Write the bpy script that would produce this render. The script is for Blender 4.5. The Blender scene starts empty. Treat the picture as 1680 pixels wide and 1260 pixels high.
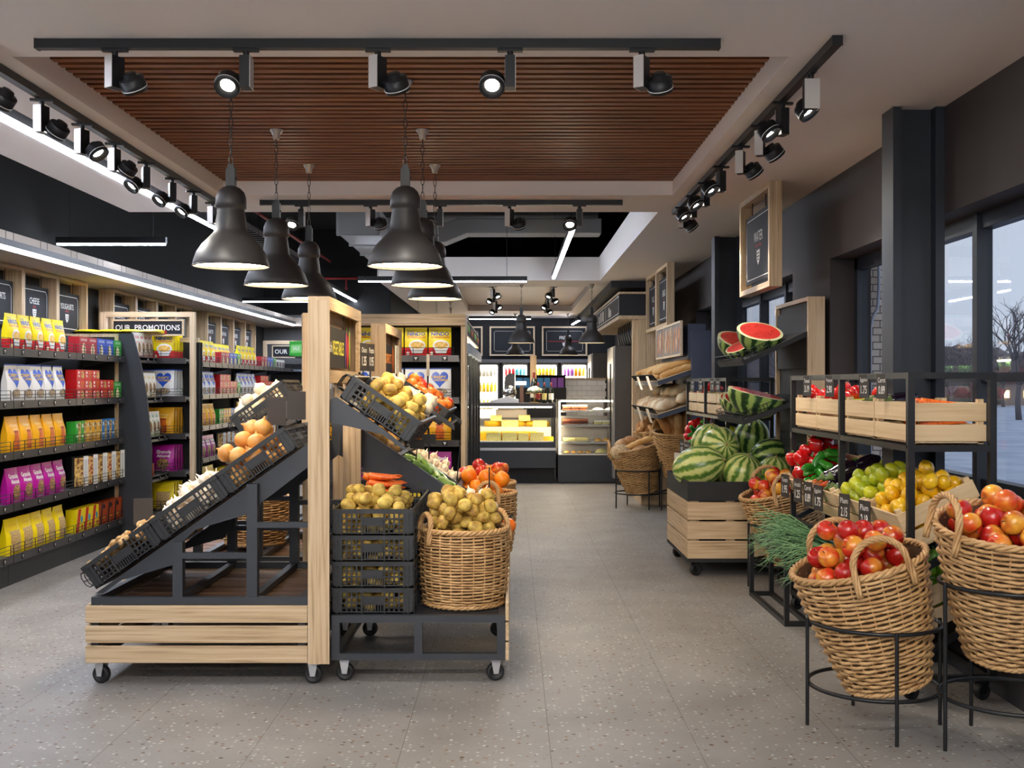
import bpy, math, random
from mathutils import Vector, Matrix

random.seed(7)
SC = bpy.context.scene
COL = SC.collection
PI = math.pi

# ---------------------------------------------------------------- camera, world, exposure
cam_data = bpy.data.cameras.new('camera')
cam_data.sensor_width = 36.0
cam_data.lens = 1800.0 / 1680.0 * 36.0
cam_data.clip_end = 400
cam = bpy.data.objects.new('camera', cam_data)
cam.location = (0, 0, 1.5)
cam.rotation_euler = (PI / 2, 0, 0)
COL.objects.link(cam)
SC.camera = cam

world = bpy.data.worlds.new('sky')
SC.world = world
world.use_nodes = True
bg = world.node_tree.nodes['Background']
bg.inputs[0].default_value = (0.42, 0.46, 0.54, 1)
bg.inputs[1].default_value = 0.62

vs = SC.view_settings
vs.view_transform = 'Standard'
vs.look = 'None'
vs.gamma = 1.0
vs.use_curve_mapping = False
vs.exposure = 1.52
cy = SC.cycles
cy.use_denoising = True
cy.max_bounces = 8
cy.diffuse_bounces = 4
cy.glossy_bounces = 3
cy.transmission_bounces = 4
cy.transparent_max_bounces = 12
cy.caustics_reflective = False
cy.caustics_refractive = False
cy.sample_clamp_indirect = 4.0

SPOT_W = 19.0          # one track spotlight
LED_E = 22.0          # linear LED tubes
LAMP_E = 12.0         # pendant lamp diffusers

# ---------------------------------------------------------------- materials
def lin(c):
    out = []
    for v in c[:3]:
        v = v / 255.0
        out.append(v / 12.92 if v <= 0.04045 else ((v + 0.055) / 1.055) ** 2.4)
    return (out[0], out[1], out[2], 1.0)

MATS = {}

def mat(name, col, rough=0.5, metal=0.0, emit=0.0, spec=0.5, coat=0.0, col2=None, scale=8.0, lo=0.4, hi=0.6,
        stretch=(1, 1, 1), bump=0.0, bscale=40.0, rnd=0.0, detail=3.0):
    """principled material; col2 mixes in by noise in object space, rnd varies the value per object"""
    if name in MATS:
        return MATS[name]
    m = bpy.data.materials.new(name)
    m.use_nodes = True
    nt = m.node_tree
    b = nt.nodes['Principled BSDF']
    b.inputs['Base Color'].default_value = lin(col)
    b.inputs['Roughness'].default_value = rough
    b.inputs['Metallic'].default_value = metal
    b.inputs['Specular IOR Level'].default_value = spec
    b.inputs['Coat Weight'].default_value = coat
    b.inputs['Coat Roughness'].default_value = 0.12
    if emit:
        b.inputs['Emission Color'].default_value = lin(col)
        b.inputs['Emission Strength'].default_value = emit
    vec = None
    if col2 is not None or bump:
        tc = nt.nodes.new('ShaderNodeTexCoord')
        mp = nt.nodes.new('ShaderNodeMapping')
        mp.inputs['Scale'].default_value = stretch
        nt.links.new(tc.outputs['Object'], mp.inputs['Vector'])
        vec = mp.outputs['Vector']
        if rnd:
            oi = nt.nodes.new('ShaderNodeObjectInfo')
            mu = nt.nodes.new('ShaderNodeMath'); mu.operation = 'MULTIPLY'; mu.inputs[1].default_value = 7.3
            nt.links.new(oi.outputs['Random'], mu.inputs[0])
            nt.links.new(mu.outputs[0], mp.inputs['Location'])
    if col2 is not None:
        no = nt.nodes.new('ShaderNodeTexNoise')
        no.inputs['Scale'].default_value = scale
        no.inputs['Detail'].default_value = detail
        nt.links.new(vec, no.inputs['Vector'])
        cr = nt.nodes.new('ShaderNodeValToRGB')
        cr.color_ramp.elements[0].position = lo
        cr.color_ramp.elements[0].color = lin(col)
        cr.color_ramp.elements[1].position = hi
        cr.color_ramp.elements[1].color = lin(col2)
        fac = no.outputs['Fac']
        if rnd:
            ad = nt.nodes.new('ShaderNodeMath'); ad.operation = 'MULTIPLY_ADD'
            ad.inputs[1].default_value = rnd; ad.inputs[2].default_value = -rnd / 2
            nt.links.new(oi.outputs['Random'], ad.inputs[0])
            a2 = nt.nodes.new('ShaderNodeMath'); a2.operation = 'ADD'
            nt.links.new(ad.outputs[0], a2.inputs[0]); nt.links.new(fac, a2.inputs[1])
            fac = a2.outputs[0]
        nt.links.new(fac, cr.inputs['Fac'])
        nt.links.new(cr.outputs['Color'], b.inputs['Base Color'])
    if bump:
        n2 = nt.nodes.new('ShaderNodeTexNoise')
        n2.inputs['Scale'].default_value = bscale
        nt.links.new(vec, n2.inputs['Vector'])
        bp = nt.nodes.new('ShaderNodeBump')
        bp.inputs['Strength'].default_value = bump
        bp.inputs['Distance'].default_value = 0.01
        nt.links.new(n2.outputs['Fac'], bp.inputs['Height'])
        nt.links.new(bp.outputs['Normal'], b.inputs['Normal'])
    MATS[name] = m
    return m

def wood(name, c1, c2, axis, rough=0.5, scale=1.0, dark=None):
    """straight grain running along one axis"""
    if name in MATS:
        return MATS[name]
    m = bpy.data.materials.new(name)
    m.use_nodes = True
    nt = m.node_tree
    b = nt.nodes['Principled BSDF']
    b.inputs['Roughness'].default_value = rough
    tc = nt.nodes.new('ShaderNodeTexCoord')
    mp = nt.nodes.new('ShaderNodeMapping')
    s = [60 * scale, 60 * scale, 60 * scale]
    s['xyz'.index(axis)] = 2.0 * scale
    mp.inputs['Scale'].default_value = s
    nt.links.new(tc.outputs['Object'], mp.inputs['Vector'])
    no = nt.nodes.new('ShaderNodeTexNoise')
    no.inputs['Scale'].default_value = 1.0
    no.inputs['Detail'].default_value = 5.0
    no.inputs['Distortion'].default_value = 0.4
    nt.links.new(mp.outputs['Vector'], no.inputs['Vector'])
    cr = nt.nodes.new('ShaderNodeValToRGB')
    e = cr.color_ramp.elements
    e[0].position = 0.3; e[0].color = lin(dark or c2)
    e[1].position = 0.72; e[1].color = lin(c1)
    k = e.new(0.46); k.color = lin(c2)
    nt.links.new(no.outputs['Fac'], cr.inputs['Fac'])
    nt.links.new(cr.outputs['Color'], b.inputs['Base Color'])
    MATS[name] = m
    return m

def glass(name='pane_glass', tint=(1, 1, 1), boost=1.0):
    if name in MATS:
        return MATS[name]
    m = bpy.data.materials.new(name)
    m.use_nodes = True
    nt = m.node_tree
    nt.nodes.remove(nt.nodes['Principled BSDF'])
    out = nt.nodes['Material Output']
    tr = nt.nodes.new('ShaderNodeBsdfTransparent'); tr.inputs[0].default_value = (*tint, 1)
    gl = nt.nodes.new('ShaderNodeBsdfGlossy'); gl.inputs['Roughness'].default_value = 0.02
    lw = nt.nodes.new('ShaderNodeLayerWeight'); lw.inputs[0].default_value = 0.5
    pw = nt.nodes.new('ShaderNodeMath'); pw.operation = 'POWER'; pw.inputs[1].default_value = 5
    mu = nt.nodes.new('ShaderNodeMath'); mu.operation = 'MULTIPLY_ADD'
    mu.inputs[1].default_value = 0.9 * boost; mu.inputs[2].default_value = 0.04 * boost
    mx = nt.nodes.new('ShaderNodeMixShader')
    nt.links.new(lw.outputs['Facing'], pw.inputs[0]); nt.links.new(pw.outputs[0], mu.inputs[0]); nt.links.new(mu.outputs[0], mx.inputs[0])
    nt.links.new(tr.outputs[0], mx.inputs[1]); nt.links.new(gl.outputs[0], mx.inputs[2])
    nt.links.new(mx.outputs[0], out.inputs[0])
    MATS[name] = m
    return m

def terrazzo():
    m = bpy.data.materials.new('terrazzo'); m.use_nodes = True
    nt = m.node_tree; N = nt.nodes; L = nt.links
    b = N['Principled BSDF']
    b.inputs['Roughness'].default_value = 0.5
    b.inputs['Specular IOR Level'].default_value = 0.35
    tc = N.new('ShaderNodeTexCoord')
    base = N.new('ShaderNodeTexNoise'); base.inputs['Scale'].default_value = 2.5; base.inputs['Detail'].default_value = 6
    L.new(tc.outputs['Object'], base.inputs['Vector'])
    cr = N.new('ShaderNodeValToRGB')
    cr.color_ramp.elements[0].position = 0.3; cr.color_ramp.elements[0].color = lin((125, 121, 117))
    cr.color_ramp.elements[1].position = 0.7; cr.color_ramp.elements[1].color = lin((141, 137, 133))
    L.new(base.outputs['Fac'], cr.inputs['Fac'])
    col = cr.outputs['Color']
    def chips(col, scale, thr, size, c_lo, c_hi):
        vo = N.new('ShaderNodeTexVoronoi'); vo.inputs['Scale'].default_value = scale
        mp = N.new('ShaderNodeMapping'); mp.inputs['Scale'].default_value = (1, 1.25, 1)
        mp.inputs['Location'].default_value = (scale * 0.37, scale * 0.11, 0)
        L.new(tc.outputs['Object'], mp.inputs['Vector']); L.new(mp.outputs['Vector'], vo.inputs['Vector'])
        sp = N.new('ShaderNodeSeparateColor'); L.new(vo.outputs['Color'], sp.inputs[0])
        a = N.new('ShaderNodeMath'); a.operation = 'GREATER_THAN'; a.inputs[1].default_value = thr
        L.new(sp.outputs[0], a.inputs[0])
        d = N.new('ShaderNodeMath'); d.operation = 'LESS_THAN'; d.inputs[1].default_value = size
        L.new(vo.outputs['Distance'], d.inputs[0])
        mu = N.new('ShaderNodeMath'); mu.operation = 'MULTIPLY'
        L.new(a.outputs[0], mu.inputs[0]); L.new(d.outputs[0], mu.inputs[1])
        c2 = N.new('ShaderNodeValToRGB')
        c2.color_ramp.elements[0].color = lin(c_lo); c2.color_ramp.elements[1].color = lin(c_hi)
        L.new(sp.outputs[1], c2.inputs['Fac'])
        mx = N.new('ShaderNodeMix'); mx.data_type = 'RGBA'
        L.new(mu.outputs[0], mx.inputs['Factor']); L.new(col, mx.inputs['A']); L.new(c2.outputs['Color'], mx.inputs['B'])
        return mx.outputs['Result']
    col = chips(col, 42, 0.80, 0.32, (160, 157, 154), (188, 186, 183))
    col = chips(col, 30, 0.80, 0.27, (48, 40, 36), (128, 94, 70))
    col = chips(col, 70, 0.88, 0.30, (96, 86, 80), (150, 140, 130))
    # joints every 0.61 m
    sx = N.new('ShaderNodeSeparateXYZ'); L.new(tc.outputs['Object'], sx.inputs[0])
    s1 = N.new('ShaderNodeMath'); s1.operation = 'MULTIPLY_ADD'; s1.inputs[1].default_value = 1 / 0.61; s1.inputs[2].default_value = 20 - 0.155 / 0.61
    L.new(sx.outputs['X'], s1.inputs[0])
    fr = N.new('ShaderNodeMath'); fr.operation = 'FRACT'; L.new(s1.outputs[0], fr.inputs[0])
    lt = N.new('ShaderNodeMath'); lt.operation = 'LESS_THAN'; lt.inputs[1].default_value = 0.005
    L.new(fr.outputs[0], lt.inputs[0])
    mx = N.new('ShaderNodeMix'); mx.data_type = 'RGBA'
    mx.inputs['B'].default_value = lin((92, 87, 82))
    L.new(lt.outputs[0], mx.inputs['Factor']); L.new(col, mx.inputs['A'])
    L.new(mx.outputs['Result'], b.inputs['Base Color'])
    return m

def brick(name, c1, c2, mortar, sx, scale, rough=0.6, bw=0.5, rh=0.25, ms=0.02):
    if name in MATS:
        return MATS[name]
    m = bpy.data.materials.new(name); m.use_nodes = True
    nt = m.node_tree; b = nt.nodes['Principled BSDF']; b.inputs['Roughness'].default_value = rough
    tc = nt.nodes.new('ShaderNodeTexCoord'); mp = nt.nodes.new('ShaderNodeMapping')
    mp.inputs['Rotation'].default_value = (PI / 2, 0, 0)
    nt.links.new(tc.outputs['Object'], mp.inputs['Vector'])
    br = nt.nodes.new('ShaderNodeTexBrick')
    br.inputs['Color1'].default_value = lin(c1); br.inputs['Color2'].default_value = lin(c2)
    br.inputs['Mortar'].default_value = lin(mortar); br.inputs['Scale'].default_value = scale
    br.inputs['Mortar Size'].default_value = ms
    br.inputs['Brick Width'].default_value = bw; br.inputs['Row Height'].default_value = rh
    nt.links.new(mp.outputs['Vector'], br.inputs['Vector'])
    nt.links.new(br.outputs['Color'], b.inputs['Base Color'])
    MATS[name] = m
    return m

def melon_rind(name='melon_rind', dark=(84, 122, 52), mid=(146, 172, 78), light=(208, 212, 136)):
    m = bpy.data.materials.new(name); m.use_nodes = True
    nt = m.node_tree; N = nt.nodes; L = nt.links
    b = N['Principled BSDF']; b.inputs['Roughness'].default_value = 0.28
    tc = N.new('ShaderNodeTexCoord')
    sx = N.new('ShaderNodeSeparateXYZ'); L.new(tc.outputs['Object'], sx.inputs[0])
    at = N.new('ShaderNodeMath'); at.operation = 'ARCTAN2'
    L.new(sx.outputs['Y'], at.inputs[0]); L.new(sx.outputs['X'], at.inputs[1])
    no = N.new('ShaderNodeTexNoise'); no.inputs['Scale'].default_value = 22; no.inputs['Detail'].default_value = 4
    L.new(tc.outputs['Object'], no.inputs['Vector'])
    ma = N.new('ShaderNodeMath'); ma.operation = 'MULTIPLY_ADD'; ma.inputs[1].default_value = 5.0
    L.new(no.outputs['Fac'], ma.inputs[0])
    m9 = N.new('ShaderNodeMath'); m9.operation = 'MULTIPLY'; m9.inputs[1].default_value = 11
    L.new(at.outputs[0], m9.inputs[0]); L.new(m9.outputs[0], ma.inputs[2])
    si = N.new('ShaderNodeMath'); si.operation = 'SINE'; L.new(ma.outputs[0], si.inputs[0])
    oi = N.new('ShaderNodeObjectInfo')
    ad = N.new('ShaderNodeMath'); ad.operation = 'MULTIPLY_ADD'; ad.inputs[1].default_value = 0.5; ad.inputs[2].default_value = 0.5
    L.new(si.outputs[0], ad.inputs[0])
    cr = N.new('ShaderNodeValToRGB'); e = cr.color_ramp.elements
    e[0].position = 0.10; e[0].color = lin(dark)
    e[1].position = 0.75; e[1].color = lin(light)
    k = e.new(0.42); k.color = lin(mid)
    L.new(ad.outputs[0], cr.inputs['Fac'])
    L.new(cr.outputs['Color'], b.inputs['Base Color'])
    MATS[name] = m
    return m

# oak trim along each axis
OAK = {a: wood('oak_' + a, (206, 182, 149), (187, 160, 124), a, 0.5, 1.0, (156, 129, 95)) for a in 'xyz'}
PLY = {a: wood('plywood_' + a, (222, 196, 156), (212, 184, 142), a, 0.55, 0.7, (198, 168, 124)) for a in 'xyz'}
PALE = {a: wood('pale_oak_' + a, (224, 204, 174), (208, 184, 150), a, 0.5, 1.0, (186, 160, 124)) for a in 'xyz'}
BROWN = wood('walnut_slat', (164, 104, 62), (130, 78, 44), 'x', 0.5, 0.8, (92, 50, 30))
BROWN_FLAT = wood('walnut_board', (124, 78, 50), (104, 62, 40), 'x', 0.5, 0.8, (84, 48, 30))
DECK_SHADED = wood('shaded_deck_board', (120, 88, 62), (96, 68, 46), 'x', 0.6, 0.6)  # darker than the oak, with the shadow inside the base put into the colour
STEEL = mat('charcoal_steel', (50, 53, 58), 0.45, 0.2)
STEELB = mat('blue_black_steel', (31, 36, 45), 0.5, 0.1)
BLACK = mat('black_metal', (30, 31, 33), 0.4, 0.3)
BLACKP = mat('black_plastic', (29, 30, 32), 0.45)
MATTE = mat('matte_black', (22, 22, 23), 0.7)
CHROME = mat('chrome', (200, 200, 200), 0.2, 1.0)
ZINC = mat('zinc', (196, 196, 198), 0.35, 0.6)
RUBBER = mat('rubber', (20, 20, 21), 0.6)
CEIL = mat('ceiling_paint', (238, 230, 223), 0.85)
DARKCEIL = mat('dark_ceiling', (22, 22, 22), 0.9)
WALLR = mat('wall_charcoal', (50, 42, 40), 0.7)
WALLG = mat('wall_grey', (128, 128, 130), 0.8)
WALLD = mat('wall_dark', (34, 33, 35), 0.8)
BOARD = mat('chalkboard', (33, 34, 38), 0.7, spec=0.3)
CHALK = mat('chalk_white', (225, 222, 215), 0.7)
CHALKR = mat('chalk_red', (190, 34, 44), 0.7)
LED = mat('led_white', (225, 235, 255), 0.4, emit=LED_E)
LED_UP_FILL = mat('led_up_fill', (240, 238, 232), 0.4, emit=110.0)  # upward glow added to brighten the ceiling
LEDW = mat('led_warm', (255, 236, 205), 0.4, emit=24.0)
LENS = mat('spot_lens', (255, 244, 226), 0.3, emit=60.0)
DIFF = mat('lamp_diffuser', (255, 226, 180), 0.4, emit=LAMP_E)
GLASS = glass('pane_glass', (0.93, 0.95, 0.97), 1.0)
CLEAR = glass('case_glass', (0.97, 0.98, 0.98), 0.8)
WHITE = mat('white_plastic', (226, 226, 224), 0.4)

# ---------------------------------------------------------------- mesh builder
_TXT = {}

def text_geo(s, bold=0.0):
    key = (s, bold)
    if key not in _TXT:
        cu = bpy.data.curves.new('t', 'FONT')
        cu.body = s
        cu.align_x = 'CENTER'
        cu.align_y = 'CENTER'
        cu.resolution_u = 2
        cu.offset = bold
        ob = bpy.data.objects.new('t', cu)
        COL.objects.link(ob)
        dg = bpy.context.evaluated_depsgraph_get()
        dg.update()
        me = bpy.data.meshes.new_from_object(ob.evaluated_get(dg))
        v = [tuple(p.co) for p in me.vertices]
        f = [tuple(p.vertices) for p in me.polygons]
        xs = [p[0] for p in v] or [0]
        ys = [p[1] for p in v] or [0]
        cx, cyy = (min(xs) + max(xs)) / 2, (min(ys) + max(ys)) / 2
        w, h = max(xs) - min(xs) or 1, max(ys) - min(ys) or 1
        v = [((p[0] - cx) / w, (p[1] - cyy) / h) for p in v]
        bpy.data.objects.remove(ob)
        bpy.data.curves.remove(cu)
        bpy.data.meshes.remove(me)
        _TXT[key] = (v, f, w / h)
    return _TXT[key]

class MB:
    def __init__(s):
        s.v, s.f, s.m, s.s = [], [], [], []

    def add(s, vs_, fs, mat=0, smooth=False, M=None):
        o = len(s.v)
        if M is not None:
            vs_ = [tuple(M @ Vector(p)) for p in vs_]
        s.v += [tuple(p) for p in vs_]
        for f in fs:
            s.f.append(tuple(i + o for i in f))
            s.m.append(mat)
            s.s.append(smooth)
        return s

    def box(s, x0, x1, y0, y1, z0, z1, mat=0, M=None):
        v = [(x0, y0, z0), (x1, y0, z0), (x1, y1, z0), (x0, y1, z0), (x0, y0, z1), (x1, y0, z1), (x1, y1, z1), (x0, y1, z1)]
        f = [(0, 3, 2, 1), (4, 5, 6, 7), (0, 1, 5, 4), (1, 2, 6, 5), (2, 3, 7, 6), (3, 0, 4, 7)]
        return s.add(v, f, mat, False, M)

    def cbox(s, c, d, mat=0, M=None):
        return s.box(c[0] - d[0] / 2, c[0] + d[0] / 2, c[1] - d[1] / 2, c[1] + d[1] / 2, c[2] - d[2] / 2, c[2] + d[2] / 2, mat, M)

    def prism(s, poly, t0, t1, plane='xz', mat=0, M=None):
        """extrude a 2-D polygon; plane names the two axes of the polygon"""
        def pt(a, b, t):
            if plane == 'xz': return (a, t, b)
            if plane == 'yz': return (t, a, b)
            return (a, b, t)
        n = len(poly)
        v = [pt(a, b, t0) for a, b in poly] + [pt(a, b, t1) for a, b in poly]
        f = [tuple(range(n)), tuple(range(2 * n - 1, n - 1, -1))]
        for i in range(n):
            j = (i + 1) % n
            f.append((i, i + n, j + n, j))
        return s.add(v, f, mat, False, M)

    def lathe(s, prof, n=24, mat=0, M=None, smooth=True, a0=0.0, a1=2 * PI):
        full = abs(a1 - a0 - 2 * PI) < 1e-6
        k = n if full else n + 1
        v = []
        for r, z in prof:
            for i in range(k):
                a = a0 + (a1 - a0) * i / n
                v.append((r * math.cos(a), r * math.sin(a), z))
        f = []
        for j in range(len(prof) - 1):
            for i in range(n):
                i2 = (i + 1) % k
                f.append((j * k + i, j * k + i2, (j + 1) * k + i2, (j + 1) * k + i))
        return s.add(v, f, mat, smooth, M)

    def cyl(s, p, q, r, n=10, mat=0, r2=None, M=None, smooth=True):
        p, q = Vector(p), Vector(q)
        d = q - p
        Q = Matrix.Translation(p) @ d.to_track_quat('Z', 'Y').to_matrix().to_4x4()
        L = d.length
        if r2 is None: r2 = r
        if M is not None: Q = M @ Q
        s.lathe([(r, 0), (r2, L)], n, mat, Q, smooth)
        c = [(r * math.cos(2 * PI * i / n), r * math.sin(2 * PI * i / n), 0) for i in range(n)]
        s.add(c, [tuple(range(n - 1, -1, -1))], mat, False, Q)
        c = [(r2 * math.cos(2 * PI * i / n), r2 * math.sin(2 * PI * i / n), L) for i in range(n)]
        return s.add(c, [tuple(range(n))], mat, False, Q)

    def bar(s, p, q, w, h, mat=0, M=None):
        """rectangular bar between two points (w sideways, h in the up direction)"""
        p, q = Vector(p), Vector(q)
        d = q - p
        L = d.length
        z = d.normalized()
        up = Vector((0, 0, 1)) if abs(z.z) < 0.95 else Vector((0, 1, 0))
        x = up.cross(z).normalized()
        y = z.cross(x)
        Q = Matrix((x, y, z)).transposed().to_4x4()
        Q.translation = p
        if M is not None: Q = M @ Q
        return s.box(-w / 2, w / 2, -h / 2, h / 2, 0, L, mat, Q)

    def tube(s, pts, r, n=6, mat=0, closed=False, M=None, taper=None):
        pts = [Vector(p) for p in pts]
        N = len(pts)
        v, f = [], []
        prev = None
        for i, p in enumerate(pts):
            if closed: t = pts[(i + 1) % N] - pts[i - 1]
            else: t = pts[min(i + 1, N - 1)] - pts[max(i - 1, 0)]
            t.normalize()
            if prev is None:
                a = Vector((0, 0, 1)) if abs(t.z) < 0.9 else Vector((1, 0, 0))
                nrm = a.cross(t).normalized()
            else:
                nrm = prev - t * prev.dot(t)
                if nrm.length < 1e-6: nrm = Vector((1, 0, 0)).cross(t)
                nrm.normalize()
            prev = nrm
            bn = t.cross(nrm)
            rr = r * (taper[i] if taper else 1.0)
            for k in range(n):
                a = 2 * PI * k / n
                v.append(tuple(p + (nrm * math.cos(a) + bn * math.sin(a)) * rr))
        for i in range(N if closed else N - 1):
            j = (i + 1) % N
            for k in range(n):
                k2 = (k + 1) % n
                f.append((i * n + k, i * n + k2, j * n + k2, j * n + k))
        if not closed:
            f.append(tuple(range(n - 1, -1, -1)))
            f.append(tuple(range((N - 1) * n, N * n)))
        return s.add(v, f, mat, True, M)

    def ball(s, rx, ry, rz, nu=16, nv=10, mat=0, M=None, fn=None):
        v = [(0, 0, -rz)]
        for j in range(1, nv):
            t = -PI / 2 + PI * j / nv
            for i in range(nu):
                a = 2 * PI * i / nu
                v.append((rx * math.cos(t) * math.cos(a), ry * math.cos(t) * math.sin(a), rz * math.sin(t)))
        v.append((0, 0, rz))
        if fn: v = [fn(*p) for p in v]
        f = [(0, 1 + (i + 1) % nu, 1 + i) for i in range(nu)]
        for j in range(nv - 2):
            for i in range(nu):
                i2 = (i + 1) % nu
                f.append((1 + j * nu + i, 1 + j * nu + i2, 1 + (j + 1) * nu + i2, 1 + (j + 1) * nu + i))
        t = len(v) - 1
        f += [(t, 1 + (nv - 2) * nu + i, 1 + (nv - 2) * nu + (i + 1) % nu) for i in range(nu)]
        return s.add(v, f, mat, True, M)

    def decal(s, pts, mat, surf, M=None):
        """filled polygon (x,z) fanned from its middle and laid on the front surface surf(x,z)"""
        cx = sum(p[0] for p in pts) / len(pts); cz = sum(p[1] for p in pts) / len(pts)
        if len(pts) < 12:      # split the edges so the shape follows a curved front
            k = 6
            pts = [(p[0] + (q[0] - p[0]) * i / k, p[1] + (q[1] - p[1]) * i / k) for p, q in zip(pts, list(pts[1:]) + [pts[0]]) for i in range(k)]
        n = len(pts)
        v = [(cx, surf(cx, cz), cz)]
        rings = (0.25, 0.5, 0.75, 1.0)
        for k in rings:
            v += [(cx + (x - cx) * k, surf(cx + (x - cx) * k, cz + (z - cz) * k), cz + (z - cz) * k) for x, z in pts]
        f = []
        for i in range(n):
            j = (i + 1) % n
            f.append((0, 1 + i, 1 + j))
            for r in range(len(rings) - 1):
                o = 1 + n * r
                f.append((o + i, o + n + i, o + n + j, o + j))
        return s.add(v, f, mat, False, M)

    def oval(s, cx, cz, rx, rz, mat, surf, n=20, M=None, a0=0, a1=2 * PI):
        return s.decal([(cx + rx * math.cos(a0 + (a1 - a0) * i / n), cz + rz * math.sin(a0 + (a1 - a0) * i / n)) for i in range(n)], mat, surf, M)

    def text(s, t, cx, cz, w, h, mat, surf, bold=0.0, M=None):
        v, f, asp = text_geo(t, bold)
        vv = [(cx + x * w, surf(cx + x * w, cz + y * h), cz + y * h) for x, y in v]
        return s.add(vv, f, mat, False, M)

    def mesh(s, name, mats):
        me = bpy.data.meshes.new(name)
        me.from_pydata(s.v, [], s.f)
        for m in mats: me.materials.append(m)
        me.polygons.foreach_set('material_index', s.m)
        me.polygons.foreach_set('use_smooth', s.s)
        me.update()
        return me

def T(x, y, z): return Matrix.Translation((x, y, z))
def R(a, ax): return Matrix.Rotation(a, 4, ax)

# ---------------------------------------------------------------- objects, things, parts
def link(o, parent=None):
    COL.objects.link(o)
    if parent is not None: o.parent = parent
    return o

def tag(o, label=None, cat=None, group=None, kind=None):
    if label: o['label'] = label
    if cat: o['category'] = cat
    if group: o['group'] = group
    if kind: o['kind'] = kind
    return o

def thing(name, label, cat, M=None, group=None):
    o = bpy.data.objects.new(name, None)
    o.empty_display_size = 0.05
    if M is not None: o.matrix_world = M
    link(o)
    return tag(o, label, cat, group)

def part(name, mb, mats, parent=None, M=None, bev=0.0, label=None):
    me = mb.mesh(name, mats if isinstance(mats, (list, tuple)) else [mats]) if isinstance(mb, MB) else mb
    o = bpy.data.objects.new(name, me)
    if M is not None: o.matrix_basis = M
    link(o, parent)
    if bev:
        b = o.modifiers.new('bevel', 'BEVEL'); b.width = bev; b.segments = 2; b.limit_method = 'ANGLE'
    if label: o['label'] = label
    return o

def struct(name, mb, mats, parent=None):
    o = part(name, mb, mats, parent)
    if parent is None: o['kind'] = 'structure'
    return o

def solo(name, mb, mats, label, cat, M=None, group=None, bev=0.0):
    return tag(part(name, mb, mats, None, M, bev), label, cat, group)

class Kind:
    """a repeated thing: its mesh, the child meshes (name, mesh, matrix) and its category"""
    def __init__(s, name, mesh, cat, kids=()):
        s.name, s.mesh, s.cat, s.kids = name, mesh, cat, kids

    def put(s, M, label, group=None, kids=True):
        o = bpy.data.objects.new(s.name, s.mesh)
        o.matrix_world = M
        link(o)
        tag(o, label, s.cat, group)
        if kids:
            for nm, me, KM in s.kids:
                c = bpy.data.objects.new(nm, me)
                c.matrix_basis = KM
                link(c, o)
        return o

ORD = 'first second third fourth fifth sixth seventh eighth ninth tenth eleventh twelfth thirteenth fourteenth fifteenth sixteenth'.split()

def drop(n, x0, x1, y0, y1, r, zf=0.0, circ=None, tries=14, crown=0.0, tight=0.93):
    """settle n balls of radius r into a box (or a circle circ=(cx,cy,R)); returns their centres"""
    pts = []
    D = 2 * r * tight
    for _ in range(n):
        best = None
        for _t in range(tries):
            if circ:
                a = random.uniform(0, 2 * PI); q = math.sqrt(random.random()) * max(circ[2] - r, 0.001)
                x, y = circ[0] + q * math.cos(a), circ[1] + q * math.sin(a)
            else:
                x, y = random.uniform(x0 + r, x1 - r), random.uniform(y0 + r, y1 - r)
            z = zf + r
            for px, py, pz in pts:
                d2 = (x - px) ** 2 + (y - py) ** 2
                if d2 < D * D:
                    z = max(z, pz + math.sqrt(D * D - d2))
            cx, cyy = (circ[0], circ[1]) if circ else ((x0 + x1) / 2, (y0 + y1) / 2)
            sc = z + crown * math.hypot(x - cx, y - cyy)
            if best is None or sc < best[0]: best = (sc, x, y, z)
        pts.append(best[1:])
    return pts

def rrot():
    return R(random.uniform(0, 2 * PI), 'Z') @ R(random.uniform(-0.7, 0.7), 'X') @ R(random.uniform(-0.7, 0.7), 'Y')

def anyrot():
    return R(random.uniform(0, 2 * PI), 'Z') @ R(random.uniform(0, PI), 'X') @ R(random.uniform(0, 2 * PI), 'Z')

def scl(k): return Matrix.Diagonal((k, k, k, 1))
# ================================================================= SETTING
XW = 2.34            # inner face of the window wall
m = MB(); m.box(-6, XW + 0.35, -9.2, 25.3, -0.15, 0)
struct('floor', m, [terrazzo()])

# suspended ceiling: a near island, a soffit along the windows, a far island over the deli
m = MB()
m.box(-3.34, -2.92, -9.2, 9.57, 3.0, 3.42)
m.box(-2.92, -2.72, -9.2, 9.57, 3.10, 3.42, 1)
m.box(-2.72, XW, -9.2, 5.03, 3.0, 3.42)
m.box(-2.72, -2.29, 5.03, 8.71, 3.0, 3.42)
m.box(1.275, XW, 5.03, 25.0, 3.0, 3.36)
m.box(-2.72, 1.275, 8.71, 9.57, 3.0, 3.42)
m.box(-2.29, 1.275, 5.03, 8.71, 3.20, 3.42, 1)
m.box(-1.95, -0.90, 15.9, 25.0, 3.0, 3.34)
m.box(-0.90, 1.22, 15.9, 16.9, 3.0, 3.34)
m.box(-0.90, 1.22, 22.5, 25.0, 3.0, 3.34)
m.box(1.22, 1.275, 15.9, 25.0, 3.0, 3.34)
struct('ceiling', m, [CEIL, DARKCEIL])
m = MB(); m.box(-6, XW + 0.3, -9.2, 25.3, 4.3, 4.45)
struct('ceiling', m, [DARKCEIL])
m = MB()
y = 5.06
while y < 8.66:
    m.box(-2.29, 1.275, y, y + 0.052, 3.11, 3.175)
    y += 0.0945
m.box(-2.29, 1.275, 5.03, 8.71, 3.175, 3.2, 1)
struct('trim_1', m, [BROWN, MATTE])
m = MB(); m.box(-0.90, 1.22, 16.9, 22.5, 3.11, 3.2)
struct('trim_2', m, [BROWN_FLAT])

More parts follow.
